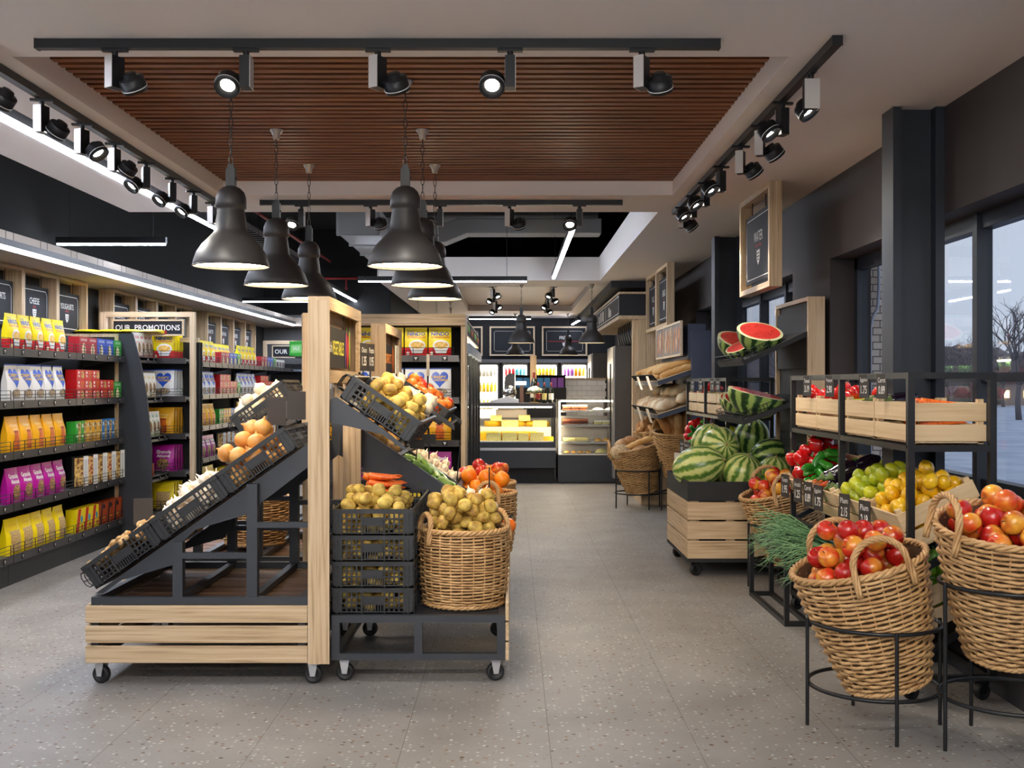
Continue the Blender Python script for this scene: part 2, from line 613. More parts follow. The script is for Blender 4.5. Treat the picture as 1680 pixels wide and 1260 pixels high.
# window wall with its openings
HEAD, SILL = 2.42, 0.34
OPEN = [(-0.4, 8.07), (9.15, 13.94)]
m = MB()
m.box(XW, XW + 0.3, -9.2, 25.3, HEAD, 4.3)
m.box(XW, XW + 0.3, -9.2, 25.3, -0.15, SILL, 1)
y = -9.2
for a, b in OPEN + [(25.3, 25.3)]:
    m.box(XW, XW + 0.3, y, a, SILL, HEAD)
    y = b
struct('wall_right', m, [WALLR, mat('wall_low', (52, 50, 52), 0.6)])
for i, (a, b) in enumerate(OPEN):
    fr = MB()
    x0, x1 = 2.52, 2.6
    fr.box(x0, x1, a, b, SILL, SILL + 0.07); fr.box(x0, x1, a, b, HEAD - 0.085, HEAD)
    fr.box(x0, x1, a, a + 0.06, SILL, HEAD); fr.box(x0, x1, b - 0.06, b, SILL, HEAD)
    for z, q in ((0.945, 0.045), (1.535, 0.024)): fr.box(x0, x1, a, b, z - q, z + q)
    ys = (0.85, 1.87, 2.88, 3.9, 4.92, 5.93, 7.0) if i == 0 else (10.05, 11.06, 12.1, 13.0)
    for y in ys: fr.box(2.5, 2.585, y - 0.03, y + 0.03, SILL, HEAD)
    w = struct('window_%d' % (i + 1), fr, [STEELB])
    g = MB(); g.box(2.555, 2.559, a + 0.05, b - 0.05, SILL + 0.05, HEAD - 0.05)
    part('pane', g, GLASS, w)
    s = MB(); s.box(XW - 0.03, 2.515, a + 0.004, b - 0.004, SILL, SILL + 0.035)
    part('window_sill', s, STEELB, w)
for k, y in enumerate((0.72, 5.93, 11.15, 16.4)):
    m = MB()
    m.box(2.06, 2.105, y, y + 0.18, 0, 3.0); m.box(2.29, XW - 0.001, y, y + 0.18, 0, 3.0)
    m.box(2.105, 2.29, y + 0.07, y + 0.11, 0, 3.0)
    m.box(2.05, XW - 0.001, y - 0.02, y + 0.2, 0, 0.05)
    struct('trim_%d' % (k + 10), m, [STEELB])

# left wall, its boxed-out bulkhead, back walls, wall behind the viewer
m = MB(); m.box(-4.62, -4.5, -9.2, 20.0, -0.15, 2.52, 0); m.box(-4.62, -4.5, -9.2, 20.0, 2.52, 4.3, 1)
struct('wall_left', m, [mat('wall_left_paint', (70, 68, 68), 0.8), DARKCEIL])
m = MB()
m.box(-4.5, -3.86, -9.2, 19.35, 2.52, 2.67); m.box(-4.5, -2.2, 19.35, 19.9, 2.52, 2.67)
y = -9.0
while y < 19:
    for d in (0, 0.13):
        m.box(-3.861, -3.859, y + d, y + d + 0.008, 2.55, 2.67, 1)
    y += 0.62
x = -3.7
while x < -2.3:
    m.box(x, x + 0.008, 19.349, 19.351, 2.52, 2.67, 1); m.box(x + 0.09, x + 0.098, 19.349, 19.351, 2.52, 2.67, 1)
    x += 0.30
struct('trim_3', m, [mat('bulkhead_paint', (186, 174, 162), 0.8), MATTE])
m = MB(); m.box(-4.62, -2.2, 19.9, 20.1, -0.15, 2.75); m.box(-4.62, -2.2, 19.9, 20.1, 2.75, 4.3, 1)
m.box(-2.3, -2.2, 20.1, 25.0, -0.15, 4.3, 1)
m.box(-2.3, XW, 25.0, 25.15, -0.15, 1.98, 2); m.box(-2.3, XW, 25.0, 25.15, 1.98, 4.3, 3)
struct('wall_back', m, [WALLG, DARKCEIL, mat('wall_slate', (88, 90, 96), 0.7), WALLD])
m = MB(); m.box(-6, XW + 0.3, -9.35, -9.2, -0.15, 4.3)
struct('wall_front', m, [mat('wall_front_paint', (120, 114, 108), 0.8)])

# ------------------------------------------------------------ outside the windows
m = MB(); m.box(2.7, 140, -40, 170, -0.45, -0.3)
struct('ground', m, [mat('pale_paving', (176, 186, 204), 0.8, col2=(158, 168, 188), scale=0.6)])
m = MB(); m.box(2.72, 3.42, 9.05, 9.6, -0.3, 3.6)
struct('wall_outside', m, [brick('wing_brick', (244, 226, 206), (226, 202, 182), (110, 98, 88), 1, 4.2)])
solo('downpipe', MB().tube([(2.94, 9.0, -0.3), (2.94, 9.0, 1.95), (2.96, 9.0, 2.05), (3.0, 9.0, 2.12), (3.01, 9.0, 2.3), (3.01, 9.0, 3.4)], 0.014, 8),
     [mat('pipe_grey', (190, 194, 204), 0.4)], 'pale kinked pipe running up the brick wing outside the window', 'pipe')

def bare_tree(x, y, h, seed, label):
    rnd = random.Random(seed)
    mb = MB()
    def grow(p, d, L, r, depth):
        q = p + d * L
        mid = (p + q) / 2 + Vector((rnd.uniform(-1, 1), rnd.uniform(-1, 1), 0)) * L * 0.06
        mb.tube([p, mid, q], r, 5 if depth < 2 else 4, 0, False, None, [1, 0.85, 0.7])
        if depth >= 6: return
        for _ in range(3 if depth < 3 else 2):
            a = Vector((rnd.uniform(-1, 1), rnd.uniform(-1, 1), rnd.uniform(-0.15, 0.6)))
            nd = (d * 0.75 + a * 0.62).normalized()
            grow(q, nd, L * rnd.uniform(0.66, 0.84), r * 0.62, depth + 1)
    grow(Vector((0, 0, -0.05)), Vector((0, 0, 1)), h * 0.24, h * 0.022, 0)
    solo('bare_tree', mb, [mat('bark', (112, 104, 104), 0.9)], label, 'tree', T(x, y, -0.3))
bare_tree(25.4, 55, 7.6, 3, 'tall bare tree beyond the paving, seen through the nearest window')
bare_tree(31.5, 75, 6.4, 5, 'lower bare tree to the left of the tall one outside')
bare_tree(15.2, 62, 6.5, 9, 'bare tree outside the window behind the melon shelves')
bare_tree(20.5, 80, 5.6, 12, 'small bare tree far off outside the window behind the melon shelves')
bare_tree(38.5, 86, 7.4, 31, 'bare tree at the right edge of the nearest window')
bare_tree(27.2, 68, 5.2, 33, 'slim bare tree between the two nearest window posts')
def hedge(x0, y0, x1, y1, h, c1, c2, label, seed):
    rnd = random.Random(seed)
    mb = MB()
    n = int(math.hypot(x1 - x0, y1 - y0) / 1.3)
    for i in range(n):
        t = i / n
        r = h * rnd.uniform(0.36, 0.62)
        def bumpy(px, py, pz, r=r): 
            k = 1 + 0.22 * math.sin(px * 5 / r) * math.sin(py * 4 / r + 1) + 0.12 * math.sin(pz * 9 / r)
            return (px * k, py * k, pz * k)
        mb.ball(r, r, r * 1.2, 14, 9, 0, T(x0 + (x1 - x0) * t, y0 + (y1 - y0) * t + rnd.uniform(-1, 1), r * 0.9), bumpy)
    o = solo('hedge', mb, [mat('hedge_' + str(seed), c1, 0.9, col2=c2, scale=3.0, bump=0.6, bscale=6)], label, 'hedge', T(0, 0, -0.3))
hedge(14, 98, 60, 98, 4.2, (104, 100, 102), (128, 112, 112), 'long brownish winter hedge across the far side of the paving', 21)
hedge(30, 89, 40, 88, 2.2, (92, 98, 84), (118, 104, 100), 'lower green-grey shrubs in front of the far hedge', 22)
def house(x, y, w, h, label):
    root = thing('house', label, 'house', T(x, y, -0.3))
    mb = MB(); mb.box(-w / 2, w / 2, 0, 6, 0, h); part('wall', mb, mat('house_wall', (168, 150, 138), 0.8), root)
    mb = MB(); mb.prism([(-w / 2 - 0.3, h), (w / 2 + 0.3, h), (0, h + w * 0.32)], -0.3, 6.3); part('roof', mb, mat('house_roof', (120, 84, 78), 0.8), root)
    for k in (-1, 1):
        mb = MB(); mb.cbox((k * w * 0.22, -0.03, h * 0.5), (w * 0.16, 0.06, h * 0.32)); part('lit_window', mb, mat('house_window', (255, 214, 150), 0.5, emit=1.6), root)
house(42.3, 92, 4.4, 1.9, 'small pale house with lit windows between the hedge and the paving')

# ================================================================= LIGHT FITTINGS
def area_spot(parent, M, power, col, size=62):
    l = bpy.data.lights.new('spot_light', 'SPOT')
    l.energy = power; l.color = col; l.spot_size = math.radians(size); l.spot_blend = 0.55; l.shadow_soft_size = 0.05
    o = bpy.data.objects.new('spot_light', l)
    o.matrix_basis = M
    link(o, parent)

# linear LED lights
def led_line(p, q, label, group=None, hang=None, w=0.055, h=0.06, up=False):
    p, q = Vector(p), Vector(q)
    t = thing('linear_light', label, 'light', T(*p), group)
    d = q - p
    mb = MB(); mb.bar((0, 0, h / 2 + 0.008), d + Vector((0, 0, h / 2 + 0.008)), w, h); part('housing', mb, BLACK, t)
    u = d.normalized() * 0.01
    mb = MB(); mb.bar(u, d - u, w * 0.72, 0.016); part('diffuser', mb, LED, t)
    if up:
        k = Vector((0, 0, h + 0.012))
        mb = MB(); mb.bar(u + k, d - u + k, w * 0.72, 0.012); part('up_fill_diffuser', mb, LED_UP_FILL, t)  # added fill glow facing the ceiling
    if hang:
        for k in (0.12, 0.88):
            c = d * k
            mb = MB(); mb.cyl((c.x, c.y, h), (c.x, c.y, hang - p.z), 0.003, 5); part('suspension_wire', mb, BLACK, t)
led_line((-2.86, -8.8, 3.0), (-2.86, 10.7, 3.0), 'long linear light in the dark ceiling channel above the left aisle', hang=None)
led_line((-2.84, 10.75, 3.0), (-2.84, 23.6, 3.0), 'long linear light running on behind the pendant lamps under the dark ceiling', hang=4.3)
led_line((0.59, 10.3, 3.0), (0.59, 15.6, 3.0), 'linear light pointing to the deli between the two wood ceiling panels', hang=4.3)
led_line((-3.83, -8.8, 2.535), (-3.83, 19.3, 2.535), 'long linear light along the edge of the left wall bulkhead', h=0.05)
led_line((-4.40, 10.6, 2.85), (-3.34, 10.6, 2.85), 'short crosswise linear light nearest on the left under the dark ceiling', hang=4.3)
led_line((-4.42, 18.0, 2.85), (-3.3, 18.0, 2.85), 'short crosswise linear light farthest on the left by the grey wall', hang=4.3)
led_line((-2.03, 14.46, 2.85), (0.2, 14.46, 2.85), 'crosswise linear light hanging before the deli ceiling panel', hang=4.3)
led_line((-1.70, 23.9, 2.84), (-1.74, 24.8, 2.84), 'short linear light at the far left above the menu boards', hang=3.0)
led_line((1.42, 23.2, 2.84), (1.36, 24.8, 2.84), 'short linear light at the far right above the menu boards', hang=3.0)
led_line((-0.95, 24.2, 2.93), (0.42, 24.2, 2.93), 'crosswise linear light close above the menu boards', hang=3.0)

# unseen fittings added behind the viewer to light the fronts and the ceiling
for i, y in enumerate((-0.9, -3.6, -6.3)):
    led_line((-2.2, y, 2.5), (1.6, y, 2.5), '%s added unseen crosswise up-and-down fill light behind the viewpoint, under the front ceiling' % ORD[i], hang=3.0, up=True)
# track spotlights
def track(p, q, label):
    p, q = Vector(p), Vector(q)
    t = thing('light_track', label, 'light track', T(*p))
    d = q - p
    mb = MB(); mb.bar((0, 0, 0.0), d, 0.042, 0.04); part('rail', mb, BLACK, t)
    n = d.normalized()
    for e in (Vector((0, 0, 0)), d):
        s = n * (0.012 if e.length < 0.01 else -0.012)
        mb = MB(); mb.bar(e - n * 0.004, e + s * 0.3 + n * 0.004, 0.046, 0.044); part('end_cap', mb, BLACK, t)
TZ = 2.979
track((-2.07, 4.78, TZ), (0.905, 4.78, TZ), 'black light track crossing before the slatted wood ceiling, nearest the front')
track((-2.05, 8.95, TZ), (0.90, 8.95, TZ), 'black light track crossing behind the slatted wood ceiling')
track((-2.41, 4.0, TZ), (-2.41, 9.4, TZ), 'black light track along the left edge of the slatted wood ceiling')
track((1.40, 4.72, TZ), (1.40, 9.45, TZ), 'black light track along the window side of the slatted wood ceiling')
track((-0.31, 17.4, 3.089), (-0.31, 22.0, 3.089), 'black light track over the left of the deli counter')
track((0.67, 17.4, 3.089), (0.67, 22.0, 3.089), 'black light track over the right of the deli counter')

_ad = MB().box(-0.055, 0.055, -0.013, 0.013, -0.012, 0.0).cyl((0, 0, -0.012), (0, 0, -0.035), 0.014, 10).mesh('adaptor', [BLACK])
_dr = MB().box(-0.022, 0.022, -0.034, 0.034, -0.172, -0.035).box(-0.0245, -0.022, -0.035, 0.035, -0.173, -0.034, 1).box(-0.022, 0.024, -0.0365, -0.034, -0.173, -0.034, 1).mesh('driver_box', [BLACK, mat('silver_face', (196, 190, 184), 0.4, 0.2)])
_hd = MB().lathe([(0.0, 0.046), (0.028, 0.046), (0.03, 0.03), (0.052, 0.026), (0.055, 0.022), (0.055, -0.018), (0.0565, -0.018), (0.0565, -0.022), (0.055, -0.022), (0.055, -0.034), (0.046, -0.036), (0.03, -0.012), (0, -0.01)], 24).mesh('lamp_head', [BLACK])
_arm = MB().cyl((-0.06, 0, 0.005), (-0.015, 0, 0.005), 0.012, 8).mesh('arm', [BLACK])
_rg = MB().lathe([(0.0555, -0.021), (0.0572, -0.021), (0.0572, -0.0175), (0.0555, -0.0175)], 24).mesh('trim_ring', [mat('ring_white', (220, 220, 220), 0.4)])
_ln = MB().lathe([(0.0, -0.0135), (0.031, -0.0135)], 20).mesh('lens', [LENS])

def spotlight(x, y, z, yaw, aim, label, group, power=1.0):
    """yaw turns the driver box; aim=(dx,dy,dz) is where the head points"""
    t = thing('track_spotlight', label, 'spotlight', T(x, y, z) @ R(yaw, 'Z'), group)
    part('adaptor', _ad, None, t); part('driver_box', _dr, None, t, R(-0.55 if abs(yaw) < 1.2 else 0.0, 'Z'))
    Mi = R(-yaw, 'Z')
    d = (Mi @ Vector(aim)).normalized()
    Q = (-d).to_track_quat('Z', 'X').to_matrix().to_4x4()
    h = part('lamp_head', _hd, None, t, T(0.078, 0.0, -0.15) @ Q)
    part('lens', _ln, None, h); part('trim_ring', _rg, None, h)
    part('arm', _arm, None, t, T(0.078, 0, -0.15))
    area_spot(h, T(0, 0, -0.045), SPOT_W * power, (1.0, 0.93, 0.84))
away, here = (0.25, 0.75, -1.0), (0.05, -0.62, -1.0)
for i, x in enumerate((-1.73, -1.158, -0.584, -0.008, 0.566)):
    on = i in (1, 3)
    spotlight(x, 4.78, TZ - 0.02, PI if on else 0.0, (-0.08, -0.8, -0.9) if on else away,
              '%s spotlight from the left on the nearest crosswise track' % ORD[i], 'spotlights on the nearest crosswise track')
for i, x in enumerate((-1.716, -1.154, -0.587, -0.02, 0.55)):
    on = i in (0, 2, 4)
    spotlight(x, 8.95, TZ - 0.02, PI if on else 0.0, (-0.05, -0.75, -0.9) if on else away,
              '%s spotlight from the left on the crosswise track behind the slats' % ORD[i], 'spotlights on the track behind the slats')
for i, y in enumerate((5.02, 5.62, 6.15, 6.65, 7.22, 7.78, 8.30, 8.82)):
    on = i in (4, 5, 6)
    aim = (-0.5, -0.55, -0.8) if on else (-0.9, 0.35, -1.0) if i != 2 else (0.7, -0.2, -0.9)
    spotlight(-2.41, y, TZ - 0.02, (PI + 0.5) if on else (0.3 if i % 2 else 0.15), aim,
              '%s spotlight from the front on the left track' % ORD[i], 'spotlights on the left track')
for i, y in enumerate((5.14, 5.68, 6.19, 6.72, 7.35, 7.95, 8.50, 9.05)):
    on = i in (0, 1, 4, 5, 6)
    aim = (0.55, -0.4, -0.85) if on else (0.8, 0.35, -0.9)
    spotlight(1.40, y, TZ - 0.02, (PI / 2 if i == 0 else PI + 0.2) if on else 0.1, aim,
              '%s spotlight from the front on the window-side track' % ORD[i], 'spotlights on the window-side track')
track((-2.4, 1.3, TZ), (1.9, 1.3, TZ), 'added unseen black light track over the viewpoint in the front of the shop')  # unseen track and spots added to light surfaces facing the camera
for i, x in enumerate((-2.2, -1.4, -0.6, 0.3, 1.1, 1.8)):
    spotlight(x, 1.3, TZ - 0.02, 0.0, (0.02, 1.0, -0.55), '%s added unseen spotlight from the left on the track over the viewpoint' % ORD[i], 'added spotlights over the viewpoint', 1.5)
for k, x in enumerate((-0.31, 0.67)):
    for i, y in enumerate((17.7, 18.8, 20.3, 21.6)):
        s = -1 if (i + k) % 2 else 1
        spotlight(x, y, 3.069, PI if s < 0 else 0, (s * 0.45, -0.5, -0.9),
                  '%s spotlight on the %s deli track' % (ORD[i], ('left', 'right')[k]), 'spotlights over the deli', .6)

# pendant lamps on chains
_shade = MB().lathe([(0.197, 0.0), (0.2, 0.004), (0.193, 0.035), (0.178, 0.075), (0.152, 0.115), (0.118, 0.15), (0.092, 0.178), (0.084, 0.195),
                     (0.079, 0.24), (0.071, 0.295), (0.069, 0.305), (0.080, 0.308), (0.081, 0.335), (0.079, 0.365), (0.068, 0.395), (0.048, 0.415), (0.025, 0.425), (0, 0.427)], 40).mesh('lamp_shade', [mat('lamp_black', (54, 52, 51), 0.46, 0.1)])
_rim = MB().lathe([(0.2, 0.004), (0.203, 0.0), (0.2, -0.004), (0.196, 0.0)], 40).mesh('rim', [BLACK])
_dif = MB().lathe([(0.0, 0.012), (0.194, 0.012)], 36).mesh('diffuser', [DIFF])
_sock = MB().box(-0.024, 0.024, -0.02, 0.02, 0.425, 0.52).box(-0.016, 0.016, -0.013, 0.013, 0.52, 0.54).cyl((0.024, 0, 0.47), (0.03, 0, 0.47), 0.006, 8).mesh('socket_box', [BLACK])
_can = MB().lathe([(0.042, 0.0), (0.042, -0.008), (0.03, -0.02), (0.022, -0.04), (0.02, -0.058), (0.0, -0.06)], 20).mesh('ceiling_canopy', [mat('antique_silver', (186, 176, 164), 0.3, 0.9)])
def chain(L):
    mb = MB()
    n = int(L / 0.045)
    for i in range(n):
        z = L * (i + 0.5) / n
        pts = []
        for k in range(10):
            a = 2 * PI * k / 10
            pts.append((0.010 * math.cos(a), 0, z + 0.0285 * math.sin(a)))
        mb.tube(pts, 0.0026, 5, 0, True, R(PI / 2 * (i % 2), 'Z'))
    return mb.mesh('chain', [mat('chain_metal', (84, 80, 76), 0.35, 0.8)])
_chains = {}
def pendant(x, y, z, top, label, group):
    t = thing('pendant_lamp', label, 'lamp', T(x, y, z), group)
    part('lamp_shade', _shade, None, t); part('rim', _rim, None, t); part('diffuser', _dif, None, t); part('socket_box', _sock, None, t)
    L = round(top - z - 0.54 - 0.055, 3)
    if L not in _chains: _chains[L] = chain(L)
    part('chain', _chains[L], None, t, T(0, 0, 0.54))
    part('ceiling_canopy', _can, None, t, T(0, 0, top - z))
for c, x in enumerate((-1.493, -0.567)):
    for i, y in enumerate((5.83, 6.95, 8.07)):
        pendant(x, y, 2.125, 3.11, '%s black bell pendant lamp from the front, %s row under the slats' % (ORD[i], ('left', 'right')[c]), 'pendant lamps under the slatted ceiling')
for i, (x, y) in enumerate(((0.14, 16.5), (1.2, 16.5), (0.07, 23.4), (1.2, 23.4))):
    pendant(x, y, 2.12, 3.0, 'black bell pendant lamp over the deli, %s' % ('front left', 'front right', 'rear left', 'rear right')[i], 'pendant lamps over the deli')
for i, (x, y) in enumerate(((-1.50, 17.5), (-1.28, 18.6), (-1.12, 20.0), (-1.2, 21.6))):
    mb = MB()
    pendant(x, y, 2.0, 3.0, '%s black pendant lamp from the front, half hidden above the cereal shelf end' % ORD[i], 'pendant lamps beyond the cereal shelf')

# ducts, pipes and trays under the dark ceiling
DUCT = mat('duct_zinc', (160, 162, 162), 0.5, 0.5)
mb = MB(); mb.box(-2.02, -1.55, 12.7, 15.8, 3.24, 3.56)
for y in (12.72, 13.7, 14.7): mb.box(-2.04, -1.53, y, y + .04, 3.22, 3.58)
solo('air_duct', mb, [DUCT], 'square zinc duct end above the crosswise track behind the slats', 'duct', bev=0.01)
mb = MB(); mb.prism([(-1.5, 3.64), (-1.5, 3.40), (-0.9, 3.40), (-0.6, 3.52), (1.2, 3.52), (1.2, 3.72), (-0.7, 3.72), (-1.0, 3.64)], 14.7, 15.1, 'xz')
solo('air_duct', mb, [DUCT], 'stepped zinc duct crossing before the deli under the dark ceiling', 'duct', bev=0.01)
mb = MB(); mb.cyl((-1.4, 15.5, 3.86), (1.2, 15.5, 3.86), 0.1, 20)
for k in range(7): mb.lathe([(0.102, -0.01), (0.107, 0), (0.102, 0.01)], 20, 0, T(-1.2 + 0.4 * k, 15.5, 3.86) @ R(PI / 2, 'Y'))
solo('air_duct', mb, [DUCT], 'round ribbed duct close before the deli ceiling edge', 'duct')
mb = MB(); mb.box(-4.4, 1.25, 12.0, 12.25, 3.62, 3.9); mb.box(-4.4, 1.25, 15.2, 15.4, 4.0, 4.29)
struct('ceiling', mb, [mat('dark_beam', (70, 67, 65), 0.8)])
RED = mat('sprinkler_red', (150, 36, 34), 0.5)
def redpipe(pts, drops, label):
    mb = MB(); mb.tube(pts, 0.022, 8)
    for dp in drops: mb.cyl(dp, (dp[0], dp[1], dp[2] - 0.16), 0.018, 8); mb.cyl((dp[0], dp[1], dp[2] - 0.16), (dp[0], dp[1], dp[2] - 0.2), 0.03, 8)
    solo('sprinkler_pipe', mb, [RED], label, 'pipe')
redpipe([(-3.15, 9.7, 3.62), (-3.15, 19.0, 3.62)], [(-3.15, 10.2, 3.62), (-3.15, 11.9, 3.62), (-3.15, 14.5, 3.62)], 'red sprinkler pipe running away beside the left ceiling island')
redpipe([(-4.4, 19.2, 3.35), (-2.0, 19.2, 3.35)], [(-2.9, 19.2, 3.35)], 'red sprinkler pipe crossing high at the far left')
def tray(x, label):
    mb = MB()
    mb.box(x, x + 0.01, 5, 19, 3.5, 3.56); mb.box(x + 0.3, x + 0.31, 5, 19, 3.5, 3.56)
    for k in range(70): mb.box(x, x + 0.31, 5 + 0.2 * k, 5.03 + 0.2 * k, 3.5, 3.51)
    solo('cable_tray', mb, [mat('tray_grey', (92, 84, 82), 0.6)], label, 'cable tray')
tray(-3.68, 'perforated cable tray running away above the left aisle')
mb = MB(); mb.box(-4.4, -3.75, 12.4, 15.0, 3.75, 4.29)
solo('air_duct', mb, [mat('duct_dark', (58, 56, 55), 0.6)], 'dark flat duct above the far left shelves', 'duct')
# ================================================================= CRATES, BASKETS AND PRODUCE
# ---- black lattice crate: x along its long run, y across, open on top
CL, CW, CH = 0.405, 0.52, 0.13
def lattice(mb, L, put):
    """side panel of length L drawn with put(a0,a1,z0,z1,out): solid corners, slotted fields, a solid middle"""
    put(0, L, 0.0, 0.012, 0.0); put(0, L, CH - 0.022, CH, 0.006)
    put(0, 0.045, 0.012, CH - 0.022, -0.001); put(L - 0.045, L, 0.012, CH - 0.022, -0.001)
    put(0, L, 0.05, 0.057, 0.002); put(0, L, 0.078, 0.085, 0.002)
    for a in (0.02, 0.042, L * 0.36, L * 0.64, L - 0.049, L - 0.027):
        put(a, a + 0.006, 0.0, CH - 0.01, 0.005)
    put(L * 0.36, L * 0.64, 0.045, 0.088, 0.0)
    n = 4
    for s0, s1 in ((0.045, L * 0.36), (L * 0.64, L - 0.045)):
        for k in range(n + 1):
            a = s0 + (s1 - s0) * k / n
            put(a - 0.004, a + 0.004, 0.012, CH - 0.022, 0.0)
        put(s0, s1, 0.026, 0.032, 0.0)
    for k in range(9):
        a = L * 0.37 + L * 0.26 * k / 8
        put(a - 0.003, a + 0.003, 0.012, 0.045, 0.0)
def crate_mesh():
    mb = MB(); t = 0.007
    lattice(mb, CL, lambda a0, a1, z0, z1, o: mb.box(a0, a1, -o, t, z0, z1))
    lattice(mb, CL, lambda a0, a1, z0, z1, o: mb.box(a0, a1, CW - t, CW + o, z0, z1))
    lattice(mb, CW, lambda a0, a1, z0, z1, o: mb.box(-o, t, a0, a1, z0, z1))
    lattice(mb, CW, lambda a0, a1, z0, z1, o: mb.box(CL - t, CL + o, a0, a1, z0, z1))
    mb.box(0, CL, 0, CW, 0.0, 0.006)
    return mb.mesh('plastic_crate', [BLACKP])
def bail(y0):
    mb = MB()
    for y1 in (0.0, 0.045, 0.09):
        mb.tube([(-0.008, y0 + y1, 0.03), (-0.045, y0 + y1, 0.03), (-0.055, y0 + y1, 0.05), (-0.055, y0 + y1, 0.09), (-0.045, y0 + y1, 0.11), (-0.008, y0 + y1, 0.11)], 0.0028, 5)
    for x, z in ((-.045, .03), (-.055, .07), (-.045, .11)): mb.tube([(x, y0, z), (x, y0 + 0.09, z)], 0.0028, 5)
    return mb.mesh('wire_handle', [BLACK])
CRATE = Kind('plastic_crate', crate_mesh(), 'crate', [('wire_handle', bail(0.06), Matrix.Identity(4)), ('wire_handle', bail(CW - 0.15), Matrix.Identity(4))])

# ---- woven willow basket
WILLOW = mat('willow', (206, 166, 114), 0.55, col2=(170, 128, 80), scale=14, stretch=(1, 1, 1), lo=0.3, hi=0.7, bump=0.15, bscale=90)
WILLOW_SHADE = mat('willow_gap_shade', (96, 70, 44), 0.8)  # dark brown standing in for shadow between the strands
def weave_mesh(rb, rt, H, rows, stakes):
    mb = MB()
    bulge = lambda t: rb + (rt - rb) * t + 0.012 * math.sin(PI * t)
    dz = H / rows
    for j in range(rows):
        z = dz * (j + 0.5)
        r = bulge(z / H)
        pts = []
        n = stakes * 2
        for i in range(n):
            a = 2 * PI * i / n
            w = 0.0075 * math.sin(a * stakes / 2 + PI * (j % 2)) 
            pts.append(((r + w) * math.cos(a), (r + w) * math.sin(a), z + 0.0025 * math.sin(a * 3 + j)))
        mb.tube(pts, dz * 0.40, 5, 0, True)
    for i in range(stakes):
        a = 2 * PI * (i + 0.0) / stakes
        mb.tube([(bulge(t) * math.cos(a), bulge(t) * math.sin(a), H * t) for t in (0, 0.33, 0.66, 1.0)], 0.0045, 5)
    mb.lathe([(0, 0.012), (rb - 0.008, 0.012), (bulge(0.5) - 0.012, H * 0.5), (rt - 0.013, H - 0.012)], 28, 1)  # inner cone added so the weave gaps look shadowed
    return mb.mesh('woven_body', [WILLOW, WILLOW_SHADE])
def braid(r, z, wob, turns, rad, strands=3):
    mb = MB()
    for k in range(strands):
        pts = []
        n = max(60, turns * 6)
        for i in range(n):
            a = 2 * PI * i / n
            b = a * turns + 2 * PI * k / strands
            pts.append(((r + wob * math.cos(b)) * math.cos(a), (r + wob * math.cos(b)) * math.sin(a), z + wob * math.sin(b)))
        mb.tube(pts, rad, 5, 0, True)
    return mb
def loop(w, h, rad, sink=0.07):
    """twisted arched handle in the xz plane"""
    mb = MB()
    for k in range(4):
        pts = []
        for i in range(37):
            t = i / 36
            a = PI * t
            base = Vector((-w * math.cos(a), 0, h * math.sin(a) ** 0.8))
            if t < 0.12: base.z -= sink * (0.12 - t) / 0.12
            if t > 0.88: base.z -= sink * (t - 0.88) / 0.12
            b = 2 * PI * (t * 3.5 + k / 4)
            out = Vector((math.cos(a), 0, -math.sin(a)))
            pts.append(base + out * rad * math.cos(b) + Vector((0, rad * math.sin(b), 0)))
        mb.tube(pts, rad * 0.9, 5)
    return mb
_bk = {}
def basket(M, label, rb, rt, H, rows, stakes, hw, hh, hang=0.0, group=None):
    """hang turns the pair of handles around the rim"""
    key = (rb, rt, H, rows, stakes)
    if key not in _bk:
        _bk[key] = (weave_mesh(*key), braid(rt, H, 0.009, 16, 0.0085).mesh('rim', [WILLOW]),
                    braid(rb, 0.006, 0.007, 14, 0.0075).mesh('foot_rim', [WILLOW]), loop(hw, hh, 0.0085).mesh('handle', [WILLOW]))
    a, b, c, h = _bk[key]
    t = thing('wicker_basket', label, 'basket', M, group)
    part('woven_body', a, None, t); part('rim', b, None, t); part('foot_rim', c, None, t)
    for s in (0, PI):
        part('handle', h, None, t, R(hang + s, 'Z') @ T(0, -rt, H) @ R(-0.16, 'X'))
    return t
def ring_stand(x, y, top, low, r, label, a0=0.0, group=None):
    t = thing('basket_stand', label, 'stand', T(x, y, 0), group)
    for nm, z in (('upper_ring', top), ('lower_ring', low)):
        mb = MB(); mb.tube([(r * math.cos(2 * PI * i / 48), r * math.sin(2 * PI * i / 48), z) for i in range(48)], 0.009, 8, 0, True)
        part(nm, mb, BLACK, t)
    for k in range(4):
        a = a0 + PI / 2 * k
        mb = MB(); mb.cyl(((r + 0.012) * math.cos(a), (r + 0.012) * math.sin(a), 0), ((r + 0.012) * math.cos(a), (r + 0.012) * math.sin(a), top + 0.012), 0.0085, 10)
        part('leg', mb, BLACK, t)
    return t

# ---- produce: one mesh of each kind
def dimple(px, py, pz, r):
    d = math.hypot(px, py) / r
    if pz > 0: pz -= 0.30 * r * math.exp(-(d / 0.34) ** 2)
    else: pz += 0.16 * r * math.exp(-(d / 0.3) ** 2)
    k = 1 + 0.04 * (pz / r)
    return (px * k, py * k, pz * 0.94)
RA = 0.049
APPLE_M = [mat('apple_red', (226, 166, 54), 0.28, col2=(176, 28, 22), scale=11, stretch=(1, 1, 0.3), lo=0.32, hi=0.52, rnd=0.16, coat=0.3),
           mat('apple_blush', (236, 172, 58), 0.28, col2=(200, 46, 26), scale=11, stretch=(1, 1, 0.3), lo=0.36, hi=0.60, rnd=0.22, coat=0.3)]
_stem = MB().tube([(0, 0, RA * 0.62), (0.001, 0, RA * 0.8), (0.004, 0, RA * 1.05)], 0.0016, 5, 0, False, None, [0.8, 1, 1.5]).mesh('stem', [mat('stem_brown', (74, 54, 36), 0.8)])
APPLES = []
